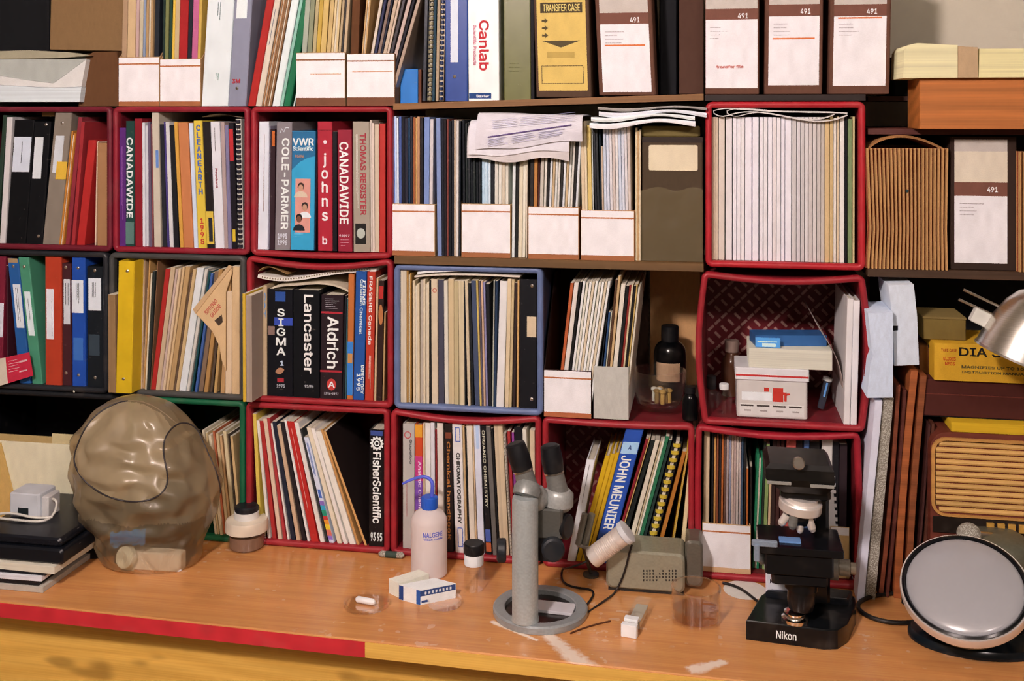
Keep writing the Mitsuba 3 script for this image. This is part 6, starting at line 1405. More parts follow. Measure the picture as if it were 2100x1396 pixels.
# small cartons
def corner_box(px_near, px_left, px_right, zt, key, name, mat, col, c=.0006):
    """A carton from the pixels of its foot's near, left and right corners."""
    a, l, r = G(*px_near), G(*px_left), G(*px_right)
    d = l + r - a
    sec = lambda z: [(q[0], q[1], z) for q in (l, a, r, d)]
    m = loft([sec(FD), sec(zt)]); m = M(m.vertices[m.faces].reshape(-1, 3), np.arange(len(m.faces) * 3).reshape(-1, 3))
    return a, l, r, part(key, name, m, mat, col)
def face_rect(key, a, b, u0, u1, z0, z1, mat, col, name='band', lab=None, off=.0004):
    a, b = np.array(a), np.array(b); d = b - a; n = np.array([d[1], -d[0], 0]); n /= np.linalg.norm(n)
    if n @ (CAM - a) < 0: n = -n
    pts = [a + d * u0, a + d * u1]
    v = [(p[0] + n[0] * o, p[1] + n[1] * o, z) for o in (.0001, off) for p in pts for z in (z0, z1)]
    m = M(v, [(0, 2, 3, 1), (4, 5, 7, 6), (0, 1, 5, 4), (2, 6, 7, 3), (1, 3, 7, 5), (0, 4, 6, 2)]); m.fix_normals()
    return part(key, name, m, mat, col, label=lab)
t = thing('slide_carton', 'cream slide carton half hidden by the blue-banded one', 'box')
corner_box((818, 1226), (797, 1216), (880, 1206), DZ + .028, t, 'body', 'paper', '#ecdcc0')
t = thing('slide_carton', 'white slide carton with dark blue bands, on the bench before the wash bottle', 'box')
a, l, r, _ = corner_box((862, 1241), (818.5, 1229), (935, 1226), DZ + .028, t, 'body', 'paper', '#f0e4d4')
zb_, zt_ = DZ + .001, DZ + .0275
face_rect(t, l, a, .0, .2, zb_, zt_, 'paper', '#2a3e70', lab='dark blue band'); face_rect(t, l, a, .82, 1.0, zb_, zt_, 'paper', '#2f5290', lab='dark blue band')
face_rect(t, a, r, .0, .99, zt_ - .011, zt_ - .0005, 'paper', '#33456e', lab='dark blue band'); face_rect(t, a, r, .03, .2, zb_ + .003, zb_ + .007, 'paper', '#33456e', 'print')
for i in range(8): face_rect(t, a, r, .12 + i * .1, .17 + i * .1, zt_ - .0085, zt_ - .0035, 'paper', '#e0d8cc', 'print', off=.0008)
# dishes
def dish(label, px, py, w, h, lab_in=None, wall=.0011):
    g = G(px, py); s = size(1, g); R = w * s / 2
    t = thing('petri_dish', label, 'dish')
    prof = [(.0005, 0), (R, 0), (R, h), (R - wall, h), (R - wall, wall), (.0005, wall)]
    part(t, 'bowl', lathe([(r, FD + z) for r, z in prof], 40, (g[0], g[1], 0), cap=False), 'clear', None, 40)
    return t, g, s
t, g, s = dish('shallow clear dish holding a white oblong stirring bar, near the red edge', 752, 1240, 94, .009)
yb = g[1]
pz = DZ + .0078
bar = tube([np.array([g[0] - 24 * s, g[1] + .004, pz]), np.array([g[0] - 20 * s, g[1] + .003, pz]), np.array([g[0] + 14 * s, g[1] - .003, pz]), np.array([g[0] + 19 * s, g[1] - .004, pz])], [.003, .0060, .0060, .003], 14)
one('stirring_bar', 'white oblong stirring bar lying in the shallow clear dish', 'stirring bar', bar, 'plastic', '#f6eee8', 40)
t, g, s = dish('small crinkled clear dish beside the blue-banded carton', 912, 1239, 70, .011)
# tall glass dish
g = G(1427, 1270); s = size(1, g)
t = thing('glass_dish', 'tall clear glass dish with a dark band of liquid, before the beige metal box', 'dish')
R = 50 * s; H = up(1427, 1202, g) - FD
prof = [(.0005, 0), (R * .96, 0), (R, .003), (R * .985, H * .3), (R, H), (R - .002, H), (R - .0035, .006), (.0005, .006)]
part(t, 'wall', lathe([(r, FD + z) for r, z in prof], 48, (g[0], g[1], 0), cap=False), 'clear', None, 40)
part(t, 'liquid', lathe([(R - .0042, FD + .0065), (R - .0038, FD + H * .34), (R - .006, FD + H * .345)], 40, (g[0], g[1], 0)), {'type': 'thindielectric', 'int_ior': 1.33, 'specular_transmittance': {'type': 'rgb', 'value': [.80, .66, .58]}}, None, 40, label='brownish liquid')
part(t, 'rim', closed_lathe([(R + .0012, FD + H - .003), (R + .0012, FD + H + .0006), (R - .0022, FD + H + .0006), (R - .0022, FD + H + .0001)], 48, (g[0], g[1], 0)), 'clear', None, 40)

# stereo microscope
g = G(1108, 1247, .768); s = size(1, g)
t = thing('stereo_microscope', 'grey stereo microscope on a ring foot, its twin eyepieces in black cups', 'microscope')
Ro, Ri = 97 * s, 73 * s
part(t, 'ring_foot', closed_lathe([(Ro - .001, FD), (Ro, FD + .002), (Ro, FD + .011), (Ro - .003, FD + .014), (Ri + .003, FD + .014), (Ri, FD + .012), (Ri, FD)], 64, (g[0], g[1], 0)), 'hammer', '#9a958c', 40)
part(t, 'stage_plate', lathe([(Ri - .0006, FD + .001), (Ri - .0006, FD + .004)], 48, (g[0], g[1], 0)), 'enamel', '#2c241f', label='dark stage plate')
m = obox((g[0] + .026, g[1] + .008), -.06, .074, .040, FD + .0043, FD + .010, .001); part(t, 'mirror', m, 'gloss', '#cdbdb4', label='pale mirror plate')
cb = G(1077, 1270, FD + .014); sc = size(1, cb); r0 = 27 * sc
zc1 = up(1077, 1018, cb)
part(t, 'column', lathe([(r0 * 1.06, FD + .0143), (r0 * 1.06, FD + .018), (r0, FD + .022), (r0, zc1 - .006), (r0 * .94, zc1)], 40, (cb[0], cb[1], 0)), 'hammer', '#b4aea2', 40)
Yc = cb[1]
Q = lambda a, b, dy=0.0: P(a, b, Yc + dy)
part(t, 'yoke', cat(chain([(Q(1078, 1016, .0), 27 * sc), (Q(1080, 1000, .004), 28 * sc), (Q(1084, 988, .012), 22 * sc)]), ), 'hammer', '#8f887c', 40)
for (a, b, c_, d_, dy) in (((1057, 912), (1072, 962), (1082, 1000), (1088, 1016), .015), ((1128, 916), (1136, 966), (1144, 1008), (1148, 1022), .055)):
    p0, p1, p2, p3 = Q(*a, dy), Q(*b, dy), Q(*c_, dy), Q(*d_, dy)
    u = (p2 - p0) / np.linalg.norm(p2 - p0)
    s2 = size(1, p0)
    e = part(t, 'eyepiece', chain([(p1, 19 * s2), (p1 * .5 + p2 * .5, 20 * s2), (p2, 21 * s2), (p3, 24 * s2)]), 'hammer', '#7d7468', 40)
    part(e, 'eyecup', chain([(p0 - u * .004, 15 * s2), (p0 - u * .001, 20 * s2), (p0 + u * .012, 21.5 * s2), (p0 * .45 + p1 * .55, 22.5 * s2), (p1 - u * .0006, 21 * s2)]), 'plastic', '#18191c', 40, label='black rubber eyecup')
    part(e, 'collar', chain([(p1 + u * .0001, 20.6 * s2), (p1 + u * .003, 20.8 * s2)]), 'chrome', None, 40, label='bright collar')
hp = Q(1142, 1024, .055)
part(t, 'prism_housing', chain([(Q(1146, 1002, .055), 24 * sc), (Q(1146, 1010, .055), 32 * sc), (Q(1144, 1032, .055), 34 * sc), (Q(1142, 1042, .055), 26 * sc)], 28), 'hammer', '#a89f90', 40)
part(t, 'prism_housing', chain([(Q(1094, 1000, .03), 20 * sc), (Q(1096, 1010, .03), 27 * sc), (Q(1097, 1030, .03), 27 * sc), (Q(1098, 1042, .03), 20 * sc)], 28), 'hammer', '#988f82', 40)
part(t, 'pod', chain([(Q(1132, 1042.5, .05), 25 * sc), (Q(1132, 1060, .05), 27 * sc), (Q(1131, 1080, .05), 24 * sc), (Q(1130, 1094, .05), 17 * sc)], 28), 'steel', None, 40, label='bright metal pod')
part(t, 'arm', rot(box(*[v for v in (Q(1088, 1000, .0)[0], Q(1150, 1000, .0)[0], Yc + .022, Yc + .06, Q(1100, 1100, .03)[2], Q(1100, 1040, .03)[2])], .004), 0, [0, 0, 1], [0, 0, 0]), 'hammer', '#5c554b')
kd = Q(1154, 1078, .045)
part(t, 'zoom_knob', lathe([(24 * sc, 0), (26 * sc, .002), (26 * sc, .010), (22 * sc, .013)], 30, kd, [.9, -.35, .05]), 'plastic', '#17181a', 40, label='black zoom knob')
part(t, 'focus_block', box(Q(1092, 1, .02)[0], Q(1142, 1, .02)[0], Yc + .026, Yc + .058, Q(1117, 1150, .03)[2], Q(1117, 1096, .03)[2], .004), 'plastic', '#222226', label='black focusing block')
for a, b, ax in (((1038, 1128), .035, [-1, -.15, 0]), ((1133, 1122), .022, [.25, -1, 0])):
    part(t, 'focus_knob', lathe([(20 * sc, 0), (24 * sc, .002), (24 * sc, .014), (20 * sc, .017)], 30, Q(*a, b), ax), 'plastic', '#202429', 40, label='black focusing knob')
part(t, 'rack', tube([Q(1060, 1126, .035), Q(1100, 1126, .035)], .006, 12), 'steel', None, 40)

# power box with the small lamp
gl, gr = G(1243, 1209), G(1404, 1223)
t = thing('power_box', 'beige metal power box with vent slots, beside the stereo microscope', 'power supply')
Yp = (gl[1] + gr[1]) / 2; x0_, x1_ = gl[0], gr[0]; zt_ = up(1300, 1126, (x0_, Yp, 0))
def roundbox(x0, x1, y0, y1, z0, z1, r):
    secs = []
    for y, q in ((y0, .004), (y0 + .004, 0), (y1 - .004, 0), (y1, .004)):
        secs.append([(x, y, z) for x, z in rr(x0 + q, x1 - q, z0 + q, z1 - q, r)])
    return loft(secs)
part(t, 'body', roundbox(x0_, x1_, Yp, Yp + .085, FD + .004, zt_, .012), 'hammer', '#998c70', 40)
part(t, 'base_plate', box(x0_ + .004, x1_ - .002, Yp + .003, Yp + .08, FD, FD + .0038), 'plastic', '#2a2420', label='dark base plate')
xe = X(1441, Yp + .03)
part(t, 'end_cap', roundbox(x1_ + .0004, xe, Yp + .02, Yp + .095, FD + .010, up(1420, 1107, (xe, Yp + .03, 0)), .010), 'hammer', '#6a5f4e', 40, label='darker end cap')
ms = []
for i in range(11):
    for j in range(4):
        if 3 < i < 8 and rng.random() < .25: continue
        x = X(1320 + i * 6.6, Yp); z = up(1350, 1170 + j * 6.4, (x, Yp, 0))
        ms.append(box(x - .0013, x + .0013, Yp - .0005, Yp - .0001, z - .0018, z + .0018))
k_ = part(t, 'vent', cat(ms), 'plastic', '#30281f', label='dark vent slots'); labels[k_]['kind'] = 'stuff'
part(t, 'lead', tube(spline([P(1296, 1117, Yp - .004), P(1288, 1145, Yp - .004), P(1274, 1190, Yp - .004), G(1262, 1216) + [0, 0, .003], G(1252, 1226) + [0, 0, .003], G(1235, 1238) + [0, 0, .003], G(1200, 1262) + [0, 0, .003]], 40), .0019, 8), 'plastic', '#2a211c', 40, label='thin dark lead')
t = thing('microscope_lamp', 'ribbed chrome lamp tube tilted against the beige power box', 'lamp')
Ym = Yp - .026
pa, pb = P(1212, 1146, Ym), P(1288, 1088, Ym); u = (pb - pa) / np.linalg.norm(pb - pa); L = np.linalg.norm(pb - pa); s = size(1, pa); r_ = 21 * s
prof = [(r_ * .7, 0), (r_, .003)]
for i in range(12):
    h = L * (.22 + .52 * i / 12); prof += [(r_ * 1.0, h), (r_ * .86, h + .0006), (r_ * .86, h + L * .02), (r_ * 1.0, h + L * .024)]
prof += [(r_, L * .80), (r_ * 1.02, L * .86)]
part(t, 'tube', lathe(prof, 30, pa, u), 'bright_metal', None, 25)
part(t, 'front_ring', lathe([(r_ * 1.03, L * .862), (r_ * 1.16, L * .88), (r_ * 1.16, L * .99), (r_ * .9, L)], 30, pa, u), 'plastic', '#d8ccc0', 40, label='pale front ring')
for dx in (0, 14):
    part(t, 'bracket', tube([P(1200 + dx, 1053, Ym + .012), P(1186 + dx, 1116, Ym + .012)], 7 * s, 14), 'hammer', '#6e6454', 40)
part(t, 'clamp', tube([P(1184, 1116, Ym + .012), P(1215, 1126, Ym + .008), P(1226, 1136, Ym)], .0042, 10), 'steel', None, 40)
part(t, 'foot', cat(tube([P(1196, 1120, Ym + .012), G(1212, 1180) + [0, 0, .004]], .0035, 10), lathe([(.016, FD), (.016, FD + .004), (.006, FD + .006)], 20, (G(1212, 1180)[0], G(1212, 1180)[1], 0))), 'hammer', '#4e463c', 40)
part(t, 'lead', tube(spline([P(1205, 1150, Ym), P(1180, 1160, Ym), G(1152, 1178) + [0, 0, .004], G(1156, 1196) + [0, 0, .003], G(1180, 1207) + [0, 0, .003], G(1212, 1213) + [0, 0, .003], G(1213, 1230) + [0, 0, .003], G(1198, 1252) + [0, 0, .003]], 50), .002, 8), 'plastic', '#1f1b1a', 40, label='black lead')
# slide mailer
a0, a1 = G(1289, 1308), G(1322, 1244); d = a1 - a0; L = np.linalg.norm(d[:2]); an = math.atan2(d[1], d[0]); s = size(1, a0); w = 33 * s
t = thing('slide_mailer', 'clear plastic slide box with white end caps, lying on the bench', 'slide box')
c_ = (a0 + a1) / 2
part(t, 'case', obox((c_[0] + d[0] * .10, c_[1] + d[1] * .10), an, L * .8, w, FD, FD + .019, .001), 'clear')
part(t, 'slides', obox((c_[0] + d[0] * .06, c_[1] + d[1] * .06), an, L * .6, w * .8, FD + .002, FD + .012, .001), 'gloss', '#a8957c', label='stack of pale slides')
part(t, 'end_cap', cat(obox((a0[0] + d[0] * .05, a0[1] + d[1] * .05), an, L * .10, w, FD, FD + .022, .001), obox((a0[0] + d[0] * .18, a0[1] + d[1] * .18), an, L * .12, w * .9, FD + .0205, FD + .026, .001)), 'plastic', '#f0e4d6', label='white end cap')
# twig-like sticks
one('stick', 'thin dark brown stick lying between the ring foot and the slide box', 'stick', tube(spline([G(1170, 1300) + [0, 0, .0016], G(1205, 1287) + [0, 0, .0018], G(1252, 1275) + [0, 0, .0016]], 12), .0014, 8), 'plank', '#5a3018', 40)
t = thing('eraser', 'mottled dark green oblong lump at the foot of the red crates', 'lump')
p0, p1 = P(777, 1135, -.012), P(829, 1139, -.012); p0[2] = p1[2] = DZ + .0068
part(t, 'body', tube([p0, p0 * .9 + p1 * .1, p0 * .5 + p1 * .5, p0 * .1 + p1 * .9, p1], [.003, .0064, .0058, .0064, .003], 12), 'speckled', None, 50)
part(t, 'wrap', tube([p0 * .72 + p1 * .28, p0 * .28 + p1 * .72], .0066, 14), 'paper', '#3f4a3c', 40, label='green wrap')

# the black compound microscope
gm = G(1640, 1290); t = thing('compound_microscope', 'black compound microscope with chrome nosepiece and white nameplate lettering on its foot', 'microscope')
def poly_block(pix, z0, z1, c=.002):
    pts = [G(*p) for p in pix]; cx_ = np.mean(pts, axis=0)
    ins = [p + (cx_ - p) * (c / np.linalg.norm((cx_ - p)[:2])) for p in pts]
    sec = lambda ps, z: [(p[0], p[1], z) for p in ps]
    return loft([sec(pts, z0), sec(pts, z1 - c), sec(ins, z1)])
ZBm = FD + .034
part(t, 'foot', poly_block([(1530, 1311), (1690, 1332), (1718, 1331), (1738, 1318), (1756, 1278), (1754, 1262), (1740, 1252), (1640, 1244), (1572, 1250), (1560, 1258)], FD, ZBm), 'enamel', '#16171a', 30)
A_, B_ = G(1530, 1311), G(1690, 1332)
d = (B_ - A_); d /= np.linalg.norm(d); n_ = np.array([d[1], -d[0], 0]); n_ = n_ if n_ @ (CAM - A_) > 0 else -n_
m = meshkit.text_mesh('Nikon', 1.0, 1.0, True); v = m.vertices - m.bounds[0]; sc_ = m.bounds[1] - m.bounds[0]
L = np.linalg.norm(B_ - A_); a_ = .39 + .26 * v[:, 0] / sc_[0]
pts = A_ + d * (a_ * L)[:, None] + n_ * (.0001 + .0008 * v[:, 2])[:, None]
pts[:, 2] = FD + .009 + v[:, 1] / sc_[1] * .014
m = trimesh.Trimesh(pts, m.faces, process=False); m.fix_normals(); part(t, 'nameplate', m, 'paper', '#f0ece8', label='white lettering')
gf = G(1630, 1272, ZBm); Yn = gf[1]; sn = size(1, gf)
W = lambda a, b, dy=0.0: P(a, b, Yn + dy)
part(t, 'field_lens', lathe([(27 * sn, ZBm + .0002), (27 * sn, ZBm + .006), (20 * sn, ZBm + .009), (22 * sn, ZBm + .013), (22 * sn, ZBm + .016), (17 * sn, ZBm + .018)], 36, (gf[0], gf[1], 0)), 'chrome', None, 40, label='chrome field lens')
part(t, 'lamp_housing', poly_block([(1570, 1262), (1640, 1272), (1740, 1280), (1748, 1262), (1660, 1250), (1590, 1246)], ZBm + .0002, ZBm + .012, .003), 'enamel', '#202226', 30)
xw = lambda a, dy=0.0: W(a, 0, dy)[0]
zw_ = lambda b, dy=0.0: W(1640, b, dy)[2]
part(t, 'condenser', chain([(W(1642, 1246, .0), 25 * sn), (W(1642, 1232, .0), 28 * sn), (W(1642, 1206, .0), 28 * sn), (W(1644, 1204, .0), 34 * sn), (W(1644, 1184, .0), 34 * sn)], 32), 'enamel', '#17181b', 40)
part(t, 'stand', box(xw(1642, .05), xw(1702, .05), Yn + .042, Yn + .085, ZBm + .0122, zw_(1110, .05), .006), 'enamel', '#141518')
part(t, 'stage', cat(box(xw(1566), xw(1704), Yn - .045, Yn + .05, zw_(1160), zw_(1118), .003), box(xw(1580), xw(1694), Yn - .04, Yn + .045, zw_(1182), zw_(1160.3), .004), box(xw(1554), xw(1724), Yn - .05, Yn + .05, zw_(1117.5), zw_(1102), .002)), 'enamel', '#15161a')
part(t, 'slide_clip', cat(box(xw(1540, -.02), xw(1592, -.02), Yn - .055, Yn - .045, zw_(1101.5), zw_(1090), .002), box(xw(1544, -.02), xw(1556, -.02), Yn - .06, Yn - .0508, zw_(1130), zw_(1097), .002)), 'hammer', '#8f9498', label='grey slide clip')
part(t, 'stage_knob', chain([(W(1556, 1128, -.02), 11 * sn), (W(1563, 1142, -.02), 13 * sn), (W(1568, 1152, -.02), 10 * sn)], 20), 'hammer', '#75787a', 40)
part(t, 'glass_slide', box(xw(1596), xw(1640), Yn - .03, Yn - .008, zw_(1101.7), zw_(1098), .0005), 'gloss', '#6a8ab0', label='blue-tinted slide')
part(t, 'nosepiece', lathe([(33 * sn, 0), (42 * sn, .0015), (43 * sn, .004), (43 * sn, .016), (41.5 * sn, .018), (34 * sn, .0185), (33 * sn, .026)], 40, W(1640, 1046), [.10, -.06, 1]), 'bright_metal', None, 25, label='chrome revolving nosepiece')
part(t, 'turret', chain([(W(1642, 1072), 22 * sn), (W(1641, 1062), 32 * sn), (W(1640, 1047), 34 * sn)], 30), 'enamel', '#1b1c20', 40)
for a, b, r_, mat, col, dy in (((1614, 1055), (1600, 1076), 8, 'bright_metal', None, -.018), ((1630, 1052), (1624, 1084), 9, 'hammer', '#7d7468', -.024), ((1642, 1066), (1640, 1092), 7, 'bright_metal', None, -.016), ((1656, 1056), (1668, 1090), 8, 'bright_metal', None, -.018)):
    part(t, 'objective', chain([(W(*b, dy), r_ * .6 * sn), (W(b[0] * .8 + a[0] * .2, b[1] * .8 + a[1] * .2, dy), r_ * sn), (W(*a, dy), r_ * 1.05 * sn)], 18), mat, col, 20, label='objective')
part(t, 'limb', cat(box(xw(1668, .04), xw(1700, .04), Yn + .035, Yn + .07, zw_(1116, .04), zw_(1010, .04), .006), box(xw(1600), xw(1702), Yn - .02, Yn + .07, zw_(1018), zw_(996), .006)), 'enamel', '#141518')
hd = loft([[(xw(a), y, zw_(b)) for a, y in ((l_, Yn - .05 + q), (r_, Yn - .05 + q), (r_, Yn + .05), (l_, Yn + .05))] for l_, r_, b, q in ((1604, 1690, 1000, .022), (1584, 1702, 980, .003), (1567, 1706, 966, 0), (1567, 1704, 945, 0), (1576, 1696, 936, .006))])
part(t, 'head', M(hd.vertices[hd.faces].reshape(-1, 3), np.arange(len(hd.faces) * 3).reshape(-1, 3)), 'plastic', '#0c0c0e')
part(t, 'trim', cat(box(xw(1570), xw(1618), Yn - .0525, Yn - .0502, zw_(975.5), zw_(969), .0006), box(xw(1656), xw(1704), Yn - .0525, Yn - .0502, zw_(977.5), zw_(971), .0006)), 'hammer', '#a09484', label='pale trim strips')
part(t, 'lock_knob', lathe([(10 * sn, 0), (12 * sn, .003), (12 * sn, .012), (10 * sn, .014)], 24, W(1637, 948, -.0505), [0, -1, .15]), 'steel', None, 40, label='bright lock knob')
for a, sg in ((1602, -1), (1672, 1)):
    e = part(t, 'eyepiece_tube', chain([(W(a, 972, .0505), 20 * sn), (W(a + 2, 968, .08), 20 * sn), (W(a + 3, 962, .11), 18 * sn)], 24), 'enamel', '#17181b', 40)
for i, (r_, h0, h1) in enumerate(((27, 0, .016), (17, .0162, .036), (12, .0362, .046))):
    part(t, 'focus_knob', lathe([(r_ * .92 * sn, h0), (r_ * sn, h0 + .001), (r_ * sn, h1 - .001), (r_ * .9 * sn, h1)], 26, (xw(1702.5, .05), Yn + .06, zw_(1160, .05)), [1, -.12, 0]), 'hammer', ['#7a6f5e', '#8a7c68', '#a8937a'][i], 40, label='brownish grey focusing knob')
# tissue box, paper disc, leads
t = thing('tissue_box', 'small white tissue box behind the stand of the black microscope', 'box')
Yt = Yn + .09; g0 = P(1600, 1222, Yt)
part(t, 'body', box(X(1573, Yt), X(1640, Yt), Yt, Yt + .05, FD, Z(1600, 1164, Yt), .0008), 'paper', '#e8dcd8')
part(t, 'print', lettering('Kimwipes', X(1579, Yt), X(1630, Yt), Z(1600, 1199, Yt), Z(1600, 1188, Yt), Yt - .0001), 'paper', '#4a4448', label='dark lettering'); part(t, 'print', plate(X(1580, Yt), X(1612, Yt), Z(1600, 1213, Yt), Z(1600, 1209, Yt), Yt - .0001), 'paper', '#8a8488')
g = G(1528, 1210); s = size(1, g)
one('filter_paper', 'round white filter paper lying behind the tall glass dish', 'paper', lathe([(44 * s, FD), (44 * s, FD + .0008)], 40, (g[0], g[1], 0)), 'paper', '#e8d4bc')
one('cable', 'black lead running from the power box to the black microscope', 'cable', tube(spline([G(1482, 1199) + [0, 0, .004], G(1508, 1206) + [0, 0, .004], G(1535, 1222) + [0, 0, .004], G(1562, 1243) + [0, 0, .004]], 24), .0026, 10), 'plastic', '#1d1a1a', 40)
one('cable', 'thick black cable looped on the bench beside the black microscope', 'cable', tube(spline([G(1872, 1218) + [0, 0, .0045], G(1820, 1222) + [0, 0, .0045], G(1775, 1232) + [0, 0, .0045], G(1760, 1250) + [0, 0, .0045], G(1785, 1270) + [0, 0, .0045], G(1830, 1281) + [0, 0, .0045], G(1885, 1276) + [0, 0, .0045]], 50), .0040, 12), 'plastic', '#191818', 40)

# big round lens lamp
t = thing('lens_lamp', 'big round frosted lens in a black and pale metal ring, on an oval black stand', 'lamp')
gz = G(1992, 1326); dep = float((gz - CAM) @ FW)
c0 = P(1978, 1202, gz[1] - .02); s = size(1, c0); R = 115 * s
vdir = (CAM - c0); vdir[2] = 0; vdir /= np.linalg.norm(vdir)
el = math.radians(60)
nrm = vdir * math.cos(el) + np.array([0, 0, math.sin(el)]) + RT * -.07; nrm /= np.linalg.norm(nrm)
part(t, 'lens', lathe([(R * .985, -.006)] + [(R * .985 * math.cos(q), .018 * math.sin(q)) for q in np.linspace(.02, math.pi / 2 - .01, 10)], 56, c0, nrm), 'frost_lens', None, True, label='frosted grey lens')
part(t, 'black_ring', closed_lathe([(R * .99, -.012), (R * 1.055, -.012), (R * 1.055, .004), (R * 1.02, .006), (R * .99, .003)], 64, c0, nrm), 'enamel', '#17181a', 40, label='black ring')
part(t, 'chrome_ring', closed_lathe([(R * 1.056, -.016), (R * 1.095, -.015), (R * 1.10, -.004), (R * 1.085, .002), (R * 1.056, .0015)], 64, c0, nrm), 'bright_metal', None, 40, label='pale metal outer ring')
part(t, 'housing', lathe([(R * 1.0, -.0165), (R * .94, -.04), (R * .8, -.06), (R * .6, -.078), (R * .35, -.088), (.004, -.090)][::-1], 48, c0, nrm), 'hammer', '#6a624c', 40, label='olive-grey housing')
hc = P(2045, 1200, c0[1] + .135); hz = Z(2045, 1090, hc[1])
part(t, 'motor_housing', lathe([(.062, FD + .0002), (.066, FD + .01), (.066, hz - .035), (.058, hz - .014), (.040, hz - .003), (.010, hz)], 40, (hc[0], hc[1], 0)), 'hammer', '#6a624c', 40, label='olive-grey housing behind the lens')
kp = P(1987, 1094, hc[1] - .03)
ks = trimesh.creation.icosphere(3, 1.0); ks.vertices *= [.021, .019, .019]; ks.apply_translation(kp); part(t, 'knob', ks, 'speckled', None, True, label='cream knob')
part(t, 'knob_stem', tube([kp, np.array([hc[0], hc[1], kp[2] - .012])], .006, 10), 'steel', None, 40)
for sx in (-1, 1):
    side = np.cross(nrm, [0, 0, 1]); side /= np.linalg.norm(side)
    pv = c0 - nrm * .03 + side * sx * (R * 1.03)
    part(t, 'yoke', tube([pv, pv + side * sx * .003 + [0, 0, -.03], np.array([gz[0], gz[1] + .03, FD + .016]) + side * sx * .05], .005, 10), 'enamel', '#1d1f22', 40)
def oval(cx_, cy_, rx, ry, prof, ang):
    a = np.arange(48) * 2 * np.pi / 48; secs = []
    for q, h in prof:
        x, y = rx * q * np.cos(a), ry * q * np.sin(a)
        secs.append(np.stack([cx_ + x * math.cos(ang) - y * math.sin(ang), cy_ + x * math.sin(ang) + y * math.cos(ang), np.full(48, h)], 1))
    return loft(secs)
part(t, 'stand', oval(gz[0] + .025, gz[1] + .035, .125, .082, [(1, FD), (1.0, FD + .006), (.95, FD + .013), (.6, FD + .019)], .1), 'enamel', '#1b2226', 40, label='oval black stand')

# ---------------------------------------------------------------- left end of the bench
gx = G(88, 1216); Y0 = gx[1]; Xr = gx[0]; s = size(1, gx)
zl = FD
def layer(name, label, catw, x1, y0, y1, h, mat, col, x0=None, ang=0.0):
    global zl
    m = box(X(-70, Y0) if x0 is None else x0, x1, y0, y1, zl, zl + h, .0008)
    if ang: rot(m, ang, [0, 0, 1], [x1, y0, zl])
    k_ = one(name, label, catw, m, mat, col); zl += h + .0003
    return k_
layer('portfolio', 'grey-brown portfolio at the bottom of the pile by the bagged instrument', 'portfolio', Xr, Y0, Y0 + .27, .011, 'card', '#b8a690')
layer('folder', 'black folder second from the bottom of the pile', 'folder', Xr - .012, Y0 + .004, Y0 + .26, .009, 'gloss', '#1a1c20')
layer('paper_stack', 'white papers between the two black layers of the pile', 'papers', Xr - .004, Y0 + .002, Y0 + .265, .010, 'sheets', '#e0d4cc', ang=.02)
layer('folder', 'thin black folder under the topmost papers of the pile', 'folder', Xr + .002, Y0 + .006, Y0 + .255, .005, 'gloss', '#1c1c20')
layer('paper_stack', 'thick cream papers right under the black case', 'papers', Xr + .022, Y0 + .003, Y0 + .27, .014, 'sheets', '#e4d0b0', ang=-.03)
t = thing('instrument_case', 'flat black instrument case on top of the pile, carrying the white adapter', 'case')
zc_ = zl
part(t, 'body', roundbox(X(-70, Y0), Xr + .034, Y0 + .012, Y0 + .262, zc_, zc_ + .030, .006), 'gloss', '#15181e', 40)
part(t, 'lid', roundbox(X(-70, Y0), Xr + .026, Y0 + .02, Y0 + .25, zc_ + .0303, zc_ + .048, .008), 'gloss', '#17191f', 40)
part(t, 'latch', box(Xr + .0342, Xr + .040, Y0 + .18, Y0 + .21, zc_ + .012, zc_ + .028, .001), 'plastic', '#24262a')
zl = zc_ + .0485
t = thing('power_adapter', 'white power adapter with a coiled cord on the black case', 'adapter')
g = G(58, 1062, zl); ya = g[1]
xa, xb = X(18, ya), X(80, ya); h = Z(50, 1012, ya) - zl
part(t, 'body', box(xa, xb, ya, ya + .06, zl, zl + h, .004), 'plastic', '#c8beb6')
part(t, 'block', box(xb + .0003, xb + .016, ya + .006, ya + .05, zl, zl + h * .86, .003), 'plastic', '#cbbcae')
cpts = [np.array([X(96, ya), ya + .02, zl + h * .7]), np.array([X(107, ya), ya + .015, zl + h * .6]), np.array([X(106, ya), ya + .01, zl + .012]), np.array([X(96, ya - .01), ya - .012, zl + .004]), np.array([X(60, ya - .02), ya - .024, zl + .004]), np.array([X(20, ya - .02), ya - .022, zl + .004]), np.array([X(-10, ya), ya - .01, zl + .004]), np.array([X(10, ya), ya - .006, zl + .008]), np.array([X(60, ya), ya - .012, zl + .009]), np.array([X(108, ya), ya + .0, zl + .006])]
part(t, 'cord', tube(spline(cpts, 80), .0026, 8), 'plastic', '#d0bea8', 40, label='cream cord')
part(t, 'socket', box(X(37, ya), X(58, ya), ya - .0008, ya - .0001, zl + .006, zl + .020), 'plastic', '#1c2626', label='dark socket')
